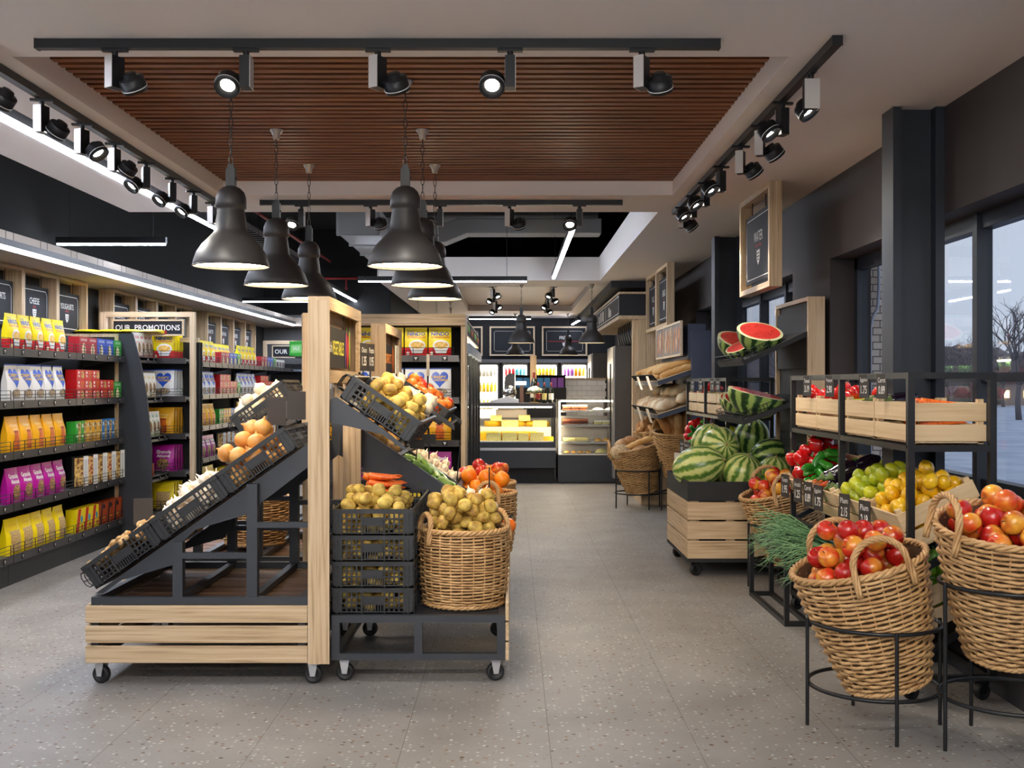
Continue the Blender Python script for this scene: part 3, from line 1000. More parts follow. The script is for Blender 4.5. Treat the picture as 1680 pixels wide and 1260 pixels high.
for k in range(2):
    for q in range(2):
        mb = MB().ball(RA, RA * (1, 0.96)[q], RA * (0.98, 1.04)[q], 20, 14, 0, None, lambda a, b, c: dimple(a, b, c, RA))
        APPLES.append(Kind('apple', mb.mesh('apple', [APPLE_M[k]]), 'apple', [('stem', _stem, Matrix.Identity(4))]))
def lumpy(seed, amp=0.09, f=1.0):
    ph = [random.uniform(0, 6.28) for _ in range(6)]
    def fn(x, y, z):
        L = math.sqrt(x * x + y * y + z * z) or 1
        u, v, w = x / L, y / L, z / L
        k = 1 + amp * (math.sin(3.1 * u * f + ph[0]) * math.cos(2.3 * v * f + ph[1]) + 0.6 * math.sin(4.2 * w * f + ph[2]) * math.sin(3 * u * f + ph[3]))
        return (x * k, y * k, z * k)
    return fn
POT = mat('potato_skin', (212, 182, 88), 0.6, col2=(150, 110, 44), scale=30, lo=0.40, hi=0.68, rnd=0.2, bump=0.25, bscale=60)
POTATO = [Kind('potato', MB().ball(0.042, 0.034, 0.032, 16, 11, 0, None, lumpy(i)).mesh('potato', [POT]), 'potato') for i in range(3)]
BPOT = mat('baking_potato_skin', (196, 156, 88), 0.65, col2=(140, 96, 48), scale=30, lo=0.4, hi=0.7, rnd=0.12, bump=0.25, bscale=60)
BAKER = [Kind('baking_potato', MB().ball(0.066, 0.042, 0.04, 16, 11, 0, None, lumpy(i, 0.07)).mesh('baking_potato', [BPOT]), 'potato') for i in range(3)]
def bulb(mb, r, tip, mat_=0, lobes=0, depth=0.0, flat=0.92, M=None):
    n = 24
    prof = [(-1.0, 0.0), (-0.94, 0.35), (-0.75, 0.68), (-0.4, 0.93), (0.0, 1.0), (0.35, 0.9), (0.62, 0.66), (0.8, 0.38), (0.95, 0.2), (1.0 + tip * 0.5, 0.12), (1.0 + tip, 0.07), (1.0 + tip, 0)]
    v, f = [], []
    for z, q in prof:
        for i in range(n):
            a = 2 * PI * i / n
            k = 1 - depth * (0.5 + 0.5 * math.cos(a * lobes)) * q if lobes else 1
            v.append((r * q * k * math.cos(a), r * q * k * math.sin(a), r * z * flat))
    for j in range(len(prof) - 1):
        for i in range(n):
            f.append((j * n + i, j * n + (i + 1) % n, (j + 1) * n + (i + 1) % n, (j + 1) * n + i))
    return mb.add(v, f, mat_, True, M)
WONION = [Kind('white_onion', bulb(MB(), 0.044, 0.22, flat=f).mesh('white_onion', [mat('white_onion_skin', (238, 226, 202), 0.45, col2=(216, 196, 158), scale=10, stretch=(1, 1, .3), lo=.45, hi=.8, rnd=.15)]), 'onion') for f in (0.86, 0.95)]
YONION = [Kind('yellow_onion', bulb(MB(), 0.049, 0.3, flat=f).mesh('yellow_onion', [mat('yellow_onion_skin', (214, 158, 84), 0.4, col2=(176, 104, 42), scale=12, stretch=(1, 1, .25), lo=.4, hi=.75, rnd=.2)]), 'onion') for f in (0.88, 0.98)]
GARLIC = [Kind('garlic_bulb', bulb(MB(), 0.032, 0.75, 0, 7, 0.16, fl).mesh('garlic_bulb', [mat('garlic_skin', (236, 222, 200), 0.5, col2=(208, 180, 160), scale=16, lo=.5, hi=.8, rnd=.15)]), 'garlic') for fl in (0.8, 0.9)]
TOM = mat('tomato_skin', (206, 34, 26), 0.16, col2=(168, 18, 20), scale=5, rnd=0.3, coat=0.5)
GREENC = mat('calyx_green', (66, 112, 40), 0.6)
def calyx(r, z, n=6, up=0.2):
    mb = MB()
    for i in range(n):
        a = 2 * PI * i / n
        mb.add([(0, 0, z), (r * 0.35 * math.cos(a - .35), r * 0.35 * math.sin(a - .35), z + r * 0.08), (r * math.cos(a), r * math.sin(a), z + r * up), (r * 0.35 * math.cos(a + .35), r * 0.35 * math.sin(a + .35), z + r * 0.08)], [(0, 1, 2, 3)], 0)
    mb.tube([(0, 0, z), (0.002, 0, z + r * 0.5)], r * 0.1, 5)
    return mb
RT = 0.047
TOMATO = [Kind('tomato', MB().ball(RT, RT, RT * 0.85, 20, 12, 0, None, lambda x, y, z: (x * (1 + .04 * math.cos(5 * math.atan2(y, x))), y * (1 + .04 * math.cos(5 * math.atan2(y, x))), z - (0.2 * RT * math.exp(-((math.hypot(x, y) / RT) / .3) ** 2) if z > 0 else 0))).mesh('tomato', [TOM]), 'tomato',
               [('calyx', calyx(0.024, 0.031).mesh('calyx', [GREENC]), Matrix.Identity(4))])]
def bell(r, h, lobes, m, name):
    def fn(x, y, z):
        a = math.atan2(y, x)
        k = 1 + 0.11 * math.cos(lobes * a)
        t = (z / h + 1) / 2
        k *= 0.78 + 0.3 * t
        d = math.hypot(x, y) / r
        dz = -0.28 * h * math.exp(-(d / .35) ** 2) if z > 0 else 0.12 * h * math.exp(-(d / .3) ** 2)
        return (x * k, y * k, z + dz)
    mb = MB().ball(r, r, h, 24, 14, 0, None, fn)
    st = MB().tube([(0, 0, h * .6), (0.002, 0, h * .85), (0.008, 0, h * 1.15)], 0.006, 6, 0, False, None, [1.6, .8, 1]).mesh('stalk', [GREENC])
    return Kind(name, mb.mesh(name, [m]), 'pepper', [('stalk', st, Matrix.Identity(4))])
REDPEP = [bell(0.047, 0.05, 4, mat('red_pepper_skin', (200, 22, 24), 0.14, coat=0.6), 'red_pepper')]
GRNPEP = [bell(0.045, 0.05, 4, mat('green_pepper_skin', (120, 176, 44), 0.18, col2=(90, 150, 30), rnd=.3, coat=0.5), 'green_pepper')]
def long_fruit(L, r, bend, prof, n=14, nu=14, m=0, lobes=0, la=0.0):
    """length along x; prof(t) gives the radius share"""
    mb = MB(); v, f = [], []
    for j in range(n + 1):
        t = j / n
        x = L * (t - 0.5); z = -bend * (2 * t - 1) ** 2
        q = max(r * prof(t), 0.0008)
        for i in range(nu):
            a = 2 * PI * i / nu
            k = 1 + la * math.cos(lobes * a) if lobes else 1
            v.append((x, q * k * math.cos(a), z + q * k * math.sin(a)))
    for j in range(n):
        for i in range(nu):
            f.append((j * nu + i, j * nu + (i + 1) % nu, (j + 1) * nu + (i + 1) % nu, (j + 1) * nu + i))
    f.append(tuple(range(nu - 1, -1, -1))); f.append(tuple(range(n * nu, n * nu + nu)))
    return mb.add(v, f, m, True)
rnd_end = lambda t, e=0.12: min(1.0, math.sqrt(max(0, 1 - max(0, (e - t) / e) ** 2))) * min(1.0, math.sqrt(max(0, 1 - max(0, (t - 1 + e) / e) ** 2)))
def tipped(L, r, mt, at, name='stalk_end'):
    mb = MB(); mb.cyl((at, 0, 0), (at + (0.016 if at > 0 else -0.016), 0, 0.003), r, 8, 0, r * 0.7)
    return (name, mb.mesh(name, [mt]), Matrix.Identity(4))
ZUC = mat('zucchini_skin', (138, 172, 84), 0.3, col2=(74, 120, 46), scale=24, stretch=(.3, 1, 1), lo=.4, hi=.65, rnd=.2, coat=.2)
ZUCCHINI = [Kind('zucchini', long_fruit(0.2, 0.026, b, lambda t: rnd_end(t, 0.1) * (0.85 + 0.2 * t), lobes=6, la=.03).mesh('zucchini', [ZUC]), 'zucchini', [tipped(.2, .011, GREENC, -0.094)]) for b in (0.004, 0.012)]
CAR = mat('carrot_skin', (232, 112, 28), 0.45, col2=(206, 82, 18), scale=30, stretch=(2.5, .5, .5), rnd=.15)
CARROT = [Kind('carrot', long_fruit(0.22, 0.023, b, lambda t: (0.18 + 0.82 * t) * rnd_end(t, 0.06), 16, 12).mesh('carrot', [CAR]), 'carrot', [tipped(.22, .006, mat('carrot_crown', (120, 116, 60), .7), 0.096)]) for b in (0.002, 0.008)]
EGGM = mat('eggplant_skin', (26, 14, 30), 0.12, coat=0.8)
def egg_cal():
    mb = MB(); mb.lathe([(0.009, 0.03), (0.011, 0.006), (0.02, -0.002), (0.027, -0.016)], 10, 0, T(0.092, 0, -0.006) @ R(PI / 2, 'Y'))
    return mb.mesh('calyx', [mat('eggplant_calyx', (92, 112, 54), .6)])
EGGPLANT = [Kind('eggplant', long_fruit(0.2, 0.043, 0.01, lambda t: rnd_end(t, 0.2) * (1.0 - 0.45 * max(0, t - 0.35) / 0.65), 16, 16).mesh('eggplant', [EGGM]), 'eggplant', [('calyx', egg_cal(), Matrix.Identity(4))])]
CUC = mat('green_pepper_long', (58, 140, 40), 0.2, col2=(36, 112, 30), rnd=.3, coat=.4)
LONGPEP = [Kind('green_pepper', long_fruit(0.13, 0.03, 0.01, lambda t: rnd_end(t, .16) * (.55 + .5 * t), 12, 15, lobes=3, la=.08).mesh('green_pepper', [CUC]), 'pepper', [tipped(.13, .007, GREENC, .058)])]
LEM = mat('lemon_skin', (236, 190, 34), 0.3, col2=(222, 168, 20), scale=8, rnd=.2, bump=.12, bscale=120, coat=.2)
LIM = mat('lime_skin', (188, 190, 34), 0.3, col2=(146, 160, 26), scale=6, rnd=.35, bump=.12, bscale=120, coat=.2)
def citrus(r, e, m, name, cat):
    fn = lambda x, y, z: (x * (1 - .12 * (abs(z) / (r * e)) ** 3), y * (1 - .12 * (abs(z) / (r * e)) ** 3), z + (.1 * r * math.exp(-(math.hypot(x, y) / (.22 * r)) ** 2)) * (1 if z > 0 else -1))
    return [Kind(name, MB().ball(r, r, r * e, 16, 12, 0, None, fn).mesh(name, [m]), cat)]
LEMON = citrus(0.037, 1.16, LEM, 'lemon', 'lemon')
LIME = citrus(0.037, 1.2, LIM, 'lime', 'lime')
ORANGE = citrus(0.056, 0.98, mat('orange_skin', (240, 140, 26), 0.4, col2=(232, 120, 14), rnd=.2, bump=.15, bscale=160), 'orange', 'orange')
MANDARIN = citrus(0.043, 0.92, mat('mandarin_skin', (236, 122, 30), 0.4, col2=(222, 100, 20), rnd=.2, bump=.15, bscale=160), 'mandarin', 'mandarin')
PAP = mat('papaya_skin', (206, 206, 40), 0.35, col2=(168, 190, 36), scale=5, rnd=.3)
PAPAYA = [Kind('papaya', long_fruit(0.17, 0.05, 0.004, lambda t: rnd_end(t, .3) * (.75 + .3 * t), 14, 14).mesh('papaya', [PAP]), 'papaya', [tipped(.17, .008, GREENC, -.08)])]
def ginger_mesh(seed):
    r = random.Random(seed); mb = MB()
    p = Vector((-0.05, 0, 0)); d = Vector((1, 0, 0))
    for k in range(5):
        rr = r.uniform(0.014, 0.019)
        q = d.to_track_quat('X', 'Z').to_matrix().to_4x4()
        mb.ball(0.024, rr, rr * .85, 12, 8, 0, T(*p) @ q, lumpy(k, .08, 1.6))
        if k in (1, 2, 3):
            e = Vector((r.uniform(-.3, .6), r.choice((-1, 1)), r.uniform(-.2, .4))).normalized()
            mb.ball(0.02, 0.012, 0.011, 10, 7, 0, T(*(p + e * 0.022)) @ e.to_track_quat('X', 'Z').to_matrix().to_4x4(), lumpy(k, .08, 1.6))
        p = p + d * 0.027
        d = (d + Vector((0, r.uniform(-.5, .5), r.uniform(-.2, .25)))).normalized()
    return mb.mesh('ginger_root', [mat('ginger_skin', (214, 178, 122), 0.65, col2=(172, 132, 82), scale=30, rnd=.15, bump=.2, bscale=80)])
GINGER = [Kind('ginger_root', ginger_mesh(s), 'ginger') for s in (1, 2, 3)]
REDON = [Kind('red_onion', bulb(MB(), 0.045, 0.3).mesh('red_onion', [mat('red_onion_skin', (122, 16, 34), 0.22, col2=(88, 10, 30), scale=10, stretch=(1, 1, .3), rnd=.2, coat=.4)]), 'onion')]
RADISH = [Kind('radish', bulb(MB(), 0.026, 0.3).mesh('radish', [mat('radish_skin', (196, 22, 46), 0.3)]), 'radish')]

def heap(kinds, pts, M, label, group, rot=rrot, kids=True, s0=0.95, s1=1.06):
    for p in pts:
        K = random.choice(kinds)
        K.put(M @ T(*p) @ rot() @ scl(random.uniform(s0, s1)), label, group, kids)

def logs(kinds, n_row, layers, x0, x1, y0, y1, z0, dz, M, label, group, ang=0.0, jit=0.12, kids=True, flip=True):
    """long vegetables laid side by side: length near local x turned by ang"""
    for L in range(layers):
        k = n_row - L
        for i in range(max(k, 1)):
            y = y0 + (y1 - y0) * (i + 0.5 + 0.5 * L) / n_row
            x = (x0 + x1) / 2 + random.uniform(-1, 1) * 0.02
            Q = T(x, y, z0 + dz * L + random.uniform(0, .004)) @ R(ang + random.uniform(-jit, jit) + (PI if flip and random.random() < .5 else 0), 'Z') @ R(random.uniform(-.08, .08), 'Y') @ R(random.uniform(0, 6.28) if not flip else random.uniform(-.4, .4), 'X')
            random.choice(kinds).put(M @ Q @ scl(random.uniform(.94, 1.06)), label, group, kids)

# ================================================================= PRODUCE STANDS ON CASTERS
def caster(parent, x, y, z=0.113, r=0.045, turn=0.3, housing=ZINC):
    c = MB(); c.box(-0.03, 0.03, -0.028, 0.028, z - 0.006 - r, z - r)
    for s in (-1, 1):
        c.prism([(-0.026, z - r), (0.026, z - r), (0.012, -0.008), (-0.012, -0.008)], s * 0.022 - 0.002, s * 0.022 + 0.002, 'xz')
    c.cyl((0, -0.028, 0), (0, 0.028, 0), 0.007, 8)
    o = part('caster', c, housing, parent, T(x, y, r) @ R(turn, 'Z'))
    w = MB(); w.lathe([(0.012, -0.014), (r * .62, -0.014), (r * .66, -0.017), (r * .94, -0.016), (r, -0.009), (r, 0.009), (r * .94, 0.016), (r * .66, 0.017), (r * .62, 0.014), (0.012, 0.014)], 28, 0, R(PI / 2, 'X'))
    part('wheel', w, RUBBER, o)

def sign_text(mb, surf_mats, title1, title2):
    return mb

def partition(parent, x0, x1, y0, y1, z0, z1, script, word, wordmat, veg):
    """oak shadow-box partition with a hanging chalkboard sign facing +x"""
    th = 0.02
    mb = MB()
    mb.box(x0, x1, y0, y0 + th, z0, z1 - th); mb.box(x0, x1, y1 - th, y1, z0, z1 - th)
    part('end_board', MB().box(x0, x1, y0, y0 + th, z0, z1 - th), OAK['z'], parent)
    part('end_board', MB().box(x0, x1, y1 - th, y1, z0, z1 - th), OAK['z'], parent)
    part('top_board', MB().box(x0, x1, y0, y1, z1 - th, z1), OAK['y'], parent)
    zs = z1 - 0.38
    mb = MB()
    mb.box(x1 - 0.018, x1, y0 + th, y1 - th, z1 - th - 0.045, z1 - th); mb.box(x1 - 0.018, x1, y0 + th, y1 - th, zs - 0.05, zs + 0.015)
    mb.box(x1 - 0.018, x1, y1 - th - 0.09, y1 - th, zs, z1 - th - 0.04)
    part('face_frame', mb, OAK['y'], parent)
    part('back_panel', MB().box(x0 + 0.012, x0 + 0.024, y0 + th, y1 - th, zs - 0.03, z1 - th), OAK['y'], parent)
    part('shelf', MB().box(x0, x1 - 0.018, y0 + th, y1 - th, zs - 0.05, zs - 0.03), OAK['y'], parent)
    # sign: reads along +y as seen from +x
    b0, b1 = y0 + th + 0.01, y1 - th - 0.17
    xs = x0 + 0.07
    zb, zt = zs + 0.03, z1 - 0.135
    mb = MB(); mb.box(xs - 0.008, xs, b0, b1, zb, zt)
    Q = Matrix(((0, 0, 1, xs + 0.001), (1, 0, 0, 0), (0, 1, 0, 0), (0, 0, 0, 1)))   # (along y, up z, out x)
    def tx(s, cy_, cz, w, h, m_, bold=0.0):
        v, f, a = text_geo(s, bold)
        mb.add([(cy_ + p[0] * w, cz + p[1] * h, 0) for p in v], f, m_, False, Q)
    W = b1 - b0; cz = (zb + zt) / 2
    tx(script, b0 + W * 0.17, cz, W * 0.25, 0.055, 1, 0.0); tx(word, b0 + W * 0.52, cz, W * 0.42, 0.075, 2, 0.01)
    for i, (c, a, L) in enumerate(veg):
        Qv = Q @ T(b0 + W * (0.79 + 0.05 * i), cz, 0.0012 + 0.0004 * i) @ R(a, 'Z')
        pts = [(0.020 * math.cos(2 * PI * k / 20) * (1 + .3 * math.sin(2 * PI * k / 20)), L * math.sin(2 * PI * k / 20), 0) for k in range(20)]
        mb.add(pts, [tuple(range(20))], 3 + c, False, Qv)
        mb.add([(-0.006, L * .95, 0.0002), (0.006, L * .95, 0.0002), (0.003, L * 1.2, 0.0002), (-0.003, L * 1.2, 0.0002)], [(0, 1, 2, 3)], 6, False, Qv)
    part('sign_board', mb, [mat('sign_black', (22, 20, 19), .7, spec=.3), CHALK, wordmat, mat('print_purple', (110, 50, 130), .6), mat('print_red', (206, 40, 44), .6), mat('print_lime', (176, 196, 60), .6), mat('print_leaf', (96, 150, 60), .6), mat('print_orange', (230, 130, 36), .6)], parent, None, 0, 'black sign with painted words and vegetables')
    for yy in (b0 + W * .25, b0 + W * .75):
        mb = MB(); mb.tube([(xs - .004, yy - .02, zt - .004), (xs - .004, yy - .02, zt + .03), (xs - .004, yy, zt + .045), (xs - .004, yy, z1 - th - .01)], .003, 6)
        part('hook', mb, BLACK, parent)
YEL = mat('chalk_yellow', (214, 206, 66), .7)
ORA = mat('chalk_orange', (232, 140, 44), .7)

def left_stand(dx, dy, label, slope=True, plates=None, word='VEGETABLES', wm=None, veg=((0, -.12, .10), (1, .1, .11), (1, -.05, .09), (2, .06, .11))):
    """slatted base on casters, metal frame, sloping carrier plates; partition on its right end"""
    t = thing('produce_stand', label, 'display stand', T(dx, dy, 0))
    x0, x1, y0, y1 = -2.12, -1.016, 5.45, 6.60
    for k in range(3):
        z = 0.113 + 0.1 * k
        part('front_slat', MB().box(x0, x1, y0, y0 + 0.018, z, z + 0.085), OAK['x'], t, None, .003)
        part('rear_slat', MB().box(x0, x1, y1 - 0.018, y1, z, z + 0.09), OAK['x'], t, None, .003)
        part('side_slat', MB().box(x0, x0 + 0.018, y0 + 0.02, y1 - 0.02, z, z + 0.09), OAK['y'], t, None, .003)
    f = MB()
    a, b, c, d = x0 + 0.022, x1, y0 + 0.02, y1 - 0.02
    for z0, z1 in ((0.12, 0.15), (0.40, 0.437)):
        f.box(a, b, c, c + 0.035, z0, z1); f.box(a, b, d - 0.035, d, z0, z1)
        f.box(a, a + 0.035, c + 0.035, d - 0.035, z0, z1); f.box(b - 0.05, b, c + 0.035, d - 0.035, z0, z1)
    for xx in (a, b - 0.05):
        for yy in (c, d - 0.035): f.box(xx, xx + 0.035, yy, yy + 0.035, 0.15, 0.40)
    for yy in (c + 0.005, d - 0.055):
        f.box(-1.694, -1.645, yy, yy + 0.05, 0.437, 0.71); f.box(-1.325, -1.272, yy, yy + 0.05, 0.437, 1.0)
        f.box(-1.645, -1.325, yy, yy + 0.03, 0.628, 0.658); f.box(-1.272, x1, yy, yy + 0.03, 0.782, 0.81)
    for xx in (-1.69, -1.32): f.bar((xx + 0.02, c + .03, 0.42), (xx + 0.02, d - .03, 0.42), 0.04, 0.03)
    part('metal_frame', f, STEEL, t)
    dk = MB()
    for k in range(7): dk.box(a + .04, b - .05, c + 0.04 + 0.148 * k, c + 0.04 + 0.148 * k + 0.135, 0.375, 0.395)
    part('deck', dk, DECK_SHADED, t)
    for xx in (x0 + 0.06, x1 + 0.02):
        for yy in (y0 + 0.06, y1 - 0.06): caster(t, xx, yy, turn=random.uniform(-.3, .5))
    partition(t, -1.014, -0.908, y0, y1, 0.108, 1.936, 'Fresh', word, wm or YEL, veg)
    if slope:
        k = 5.5 / 1800
        P = [(152, 976), (505, 727), (505, 766), (400, 846), (318, 870), (297, 890), (283, 928), (197, 953), (165, 975)]
        poly = [((x - 840) * k, 1.5 + (630 - y) * k) for x, y in P]
        for yy in (5.53, 6.51):
            part('side_plate', MB().prism(poly, yy, yy + 0.012, 'xz'), STEEL, t)
    if plates:
        k = 6.74 / 1800
        P = [(398, 709), (500, 636), (500, 679), (462, 688), (410, 710)]
        poly = [((x - 840) * k - dx, 1.5 + (630 - y) * k) for x, y in P]
        for yy in (5.475, 6.565):
            part('side_plate', MB().prism(poly, yy, yy + 0.012, 'xz'), mat('lit_steel', (96, 94, 92), .5), t)  # paler copy of the plate steel, light on the plates put into its colour
    return t
left_stand(0, 0, 'produce stand of pale oak slats with three sloping crates, nearest the front')
left_stand(-0.268, 1.27, 'produce stand half hidden behind the front left stand, topped by a single white onion crate', slope=False, plates=True)
left_stand(0, 2.43, 'third produce stand at the back, whose partition carries the orange carrot sign', slope=False, word='CARROTS', wm=ORA, veg=((4, -.1, .11), (4, .08, .12), (4, -.02, .10)))

def right_stand(dx, dy, label):
    """low dark platform on casters"""
    t = thing('produce_platform', label, 'display stand', T(dx, dy, 0))
    x0, x1, y0, y1 = -0.905, -0.035, 5.50, 6.6
    f = MB()
    for z0, z1 in ((0.115, 0.148), (0.303, 0.34)):
        f.box(x0, x1, y0, y0 + .035, z0, z1); f.box(x0, x1, y1 - .035, y1, z0, z1)
        f.box(x0, x0 + .035, y0 + .035, y1 - .035, z0, z1); f.box(x1 - .035, x1, y0 + .035, y1 - .035, z0, z1)
    for yy in (y0, y1 - .035):
        for xx in (x0, (x0 + x1) / 2 - .02, x1 - .04): f.box(xx, xx + .04, yy, yy + .035, .148, .303)
    part('metal_frame', f, STEEL, t)
    d = MB()
    for k in range(26): d.box(x0 + .035, x1 - .035, y0 + .045 + .04 * k, y0 + .062 + .04 * k, .318, .334)
    part('grid_deck', d, BLACK, t)
    for k in range(3):
        z = .113 + .1 * k
        part('side_slat', MB().box(x1 + .002, x1 + .02, y0 + .0, y1, z, z + .09), OAK['y'], t, None, .003)
    for xx in (x0 + .06, x1 - .05):
        for yy in (y0 + .06, y1 - .06): caster(t, xx, yy, turn=random.uniform(-.2, .5))
    return t
right_stand(0, 0, 'low charcoal metal platform on casters carrying the crate stack and potato basket')
right_stand(0, 1.9, 'second low metal platform on casters hidden behind, carrying the orange and apple baskets')

# carrier plates of the upper and lower tiers on the right side of the partitions
def tier_plate(poly_px, Y, ys, label):
    k = Y / 1800
    poly = [((x - 840) * k, 1.5 + (630 - y) * k) for x, y in poly_px]
    t = thing('crate_carrier', label, 'shelf bracket', T(poly[0][0], ys[0], poly[0][1]))
    for yy in ys:
        part('side_plate', MB().prism([(a - poly[0][0], b - poly[0][1]) for a, b in poly], yy - ys[0], yy - ys[0] + .012, 'xz'), STEEL, t)
    b = MB()
    for s in (0.12, 0.5, 0.88):
        px = poly[1][0] + (poly[3][0] - poly[1][0]) * s; pz = poly[1][1] + (poly[3][1] - poly[1][1]) * s - .02
        b.box(px - poly[0][0] - .012, px - poly[0][0] + .012, .012, ys[1] - ys[0], pz - poly[0][1] - .008, pz - poly[0][1] + .008)
    part('cross_bars', b, STEEL, t)
tier_plate([(541, 657), (552, 651), (628, 703), (664, 731), (665, 739), (628, 713), (580, 701), (541, 693)], 5.49, (5.475, 6.565), 'charcoal carrier bracket sloping right below the yellow potato and white onion crates')
tier_plate([(659, 648), (668, 644), (722, 680), (746, 698), (746, 706), (722, 690), (690, 681), (659, 676)], 7.93, (7.915, 9.0), 'charcoal carrier bracket below the raised mandarin crate of the third stand')
tier_plate([(545, 688), (575, 690), (700, 775), (812, 860), (812, 874), (700, 812), (600, 770), (545, 740)], 6.67, (6.655, 7.745), 'charcoal carrier bracket of the lower right tier under the zucchini crate')

# ------------------------------------------------- crates and what lies in them
def slope_M(x, y, z, deg, i=0, pitch=0.412):
    """crate frame: local x runs along the slope (deg>0 rises to the right)"""
    a = math.radians(deg)
    return T(x + math.cos(a) * pitch * i, y, z + math.sin(a) * pitch * i) @ R(-a, 'Y')
def fill(kinds, M, r, n, label, group, y0=0.01, y1=CW - .01, x0=.01, x1=CL - .01, crown=0.0, kids=True, tight=.93, rot=rrot):
    heap(kinds, drop(n, x0, x1, y0, y1, r, .006, None, 14, crown, tight), M, label, group, rot, kids)
H2 = CW / 2
M = slope_M(-2.085, 5.50, .472, 35, 0); CRATE.put(M, 'lowest front crate of the left slope, holding ginger')
heap(GINGER, drop(52, .02, CL - .02, .01, CW - .01, .026, .082, None, 12, .15), M, 'ginger root heaped in the lowest front crate of the left slope', 'ginger in the lowest left crate', rot=lambda: R(random.uniform(0, 6.28), 'Z') @ R(random.uniform(-.3, .3), 'Y'))
M = slope_M(-2.085, 5.50, .472, 35, 1); CRATE.put(M, 'middle front crate of the left slope, holding garlic')
fill(GARLIC, M, .031, 92, 'garlic bulb heaped in the middle crate of the left slope', 'garlic on the left slope', crown=.2, x0=.04)
M = slope_M(-2.085, 5.50, .472, 35, 2); CRATE.put(M, 'top front crate of the left slope beside the oak post, holding onions')
fill(YONION, M, .047, 28, 'yellow onion heaped in the top crate of the left slope', 'yellow onions on the left slope', crown=.3, x1=.34)
for i, nm in enumerate(('lowest', 'middle', 'top')):
    M = slope_M(-2.085, 6.04, .472, 35, i); CRATE.put(M, '%s rear crate of the left slope' % nm)
    K, r, n, w = ((GINGER, .026, 22, 'ginger root'), (GARLIC, .031, 36, 'garlic bulb'), (YONION, .047, 17, 'yellow onion'))[i]
    fill(K, M, r, n, '%s in the %s rear crate of the left slope' % (w, nm), '%s in the rear left slope' % w)
M = slope_M(-1.672, 6.76, 1.200, 35.5); CRATE.put(M @ Matrix.Diagonal((.97, 1, .9, 1)), 'single raised crate of white onions behind the front left stand')
fill(WONION, M, .043, 34, 'white onion heaped in the raised crate behind the left slope', 'white onions in the raised left crate', crown=.12, x1=.36)

M = slope_M(-.862, 5.49, 1.433, -34.4); CRATE.put(M, 'raised front right crate of yellow potatoes')
fill(POTATO, M, .036, 62, 'yellow potato in the raised front right crate', 'yellow potatoes in the raised crate', x0=.06, crown=.12)
M = slope_M(-.862, 6.03, 1.433, -34.4); CRATE.put(M, 'raised right crate of white onions behind the potato crate')
fill(WONION, M, .043, 42, 'white onion in the raised crate behind the potatoes', 'white onions in the raised right crate', x0=.03, crown=.12)
for yy, K, r, n, w in ((7.93, MANDARIN, .043, 34, 'mandarin'), (8.47, APPLES, .047, 26, 'red apple')):
    M = slope_M(-.862, yy, 1.433, -34.4); CRATE.put(M, 'raised crate of %ss on the third stand' % w)
    fill(K, M, r, n, '%s in the raised crate on the third stand' % w, '%ss on the third stand' % w, kids=False)
for i in range(3):
    nm = ('upper', 'middle', 'lowest')[i]
    M = slope_M(-1.096, 6.68, 1.194, -34.0, i, .415)
    CRATE.put(M, '%s front crate of the lower right slope, holding %s' % (nm, ('baking potatoes', 'zucchini', 'ginger')[i]))
    if i == 0: fill(BAKER, M, .046, 26, 'brown baking potato in the upper crate of the lower right slope', 'baking potatoes', crown=.2, rot=lambda: R(random.uniform(-.6, .6), 'Z') @ R(random.uniform(-.2, .2), 'Y'))
    if i == 1: heap(ZUCCHINI, drop(46, .03, CL - .01, .0, CW, .036, .01, None, 12, .05), M, 'green zucchini piled in the middle crate of the lower right slope', 'zucchini', rot=lambda: R(random.uniform(-1.2, .9), 'Z') @ R(random.uniform(-.25, .25), 'Y'), s0=.8, s1=.95)
    if i == 2: fill(GINGER, M, .028, 40, 'ginger root in the lowest crate of the lower right slope behind the potato basket', 'ginger in the lowest right crate', crown=.1, rot=lambda: R(random.uniform(0, 6.28), 'Z'))
    M = slope_M(-1.096, 7.22, 1.194, -34.0, i, .415)
    CRATE.put(M, '%s rear crate of the lower right slope' % nm)
    if i == 0: fill(BAKER, M, .046, 14, 'brown baking potato in the upper rear crate of the lower right slope', 'baking potatoes behind')
    if i == 1: fill(GARLIC, M, .031, 84, 'garlic bulb heaped behind the zucchini on the lower right slope', 'garlic on the right slope', crown=.15)
    if i == 2: fill(GINGER, M, .028, 18, 'ginger root in the lowest rear crate of the lower right slope', 'ginger behind')

# the stack of four double crates
for lv in range(4):
    nm = ('bottom', 'second', 'third', 'top')[lv]
    for d in range(2):
        M = T(-.905, 5.535 + .53 * d, .341 + .1325 * lv)
        CRATE.put(M, '%s %s crate in the stack beside the oak post' % (nm, ('front', 'rear')[d]))
        if d == 0 and lv < 3:
            fill(POTATO, M, .036, 26, 'yellow potato inside the %s front crate of the stack' % nm, 'potatoes in the %s stacked crate' % nm, kids=False, y1=.2)
        if lv == 3 and d == 0:
            fill(POTATO, M, .036, 66, 'yellow potato heaped in the top front crate of the stack', 'potatoes on top of the stack', crown=.15, x1=.37)
        if lv == 3 and d == 1:
            logs(CARROT, 9, 4, .08, .3, .03, .34, .02, .032, M, 'orange carrot piled in the top rear crate of the stack', 'carrots on the stack', ang=PI - .25, jit=.3, flip=False)
            logs(CARROT, 7, 4, .08, .28, .01, .30, .125, .036, M, 'orange carrot piled in the top rear crate of the stack', 'carrots on the stack', ang=PI - .3, jit=.25, flip=False)

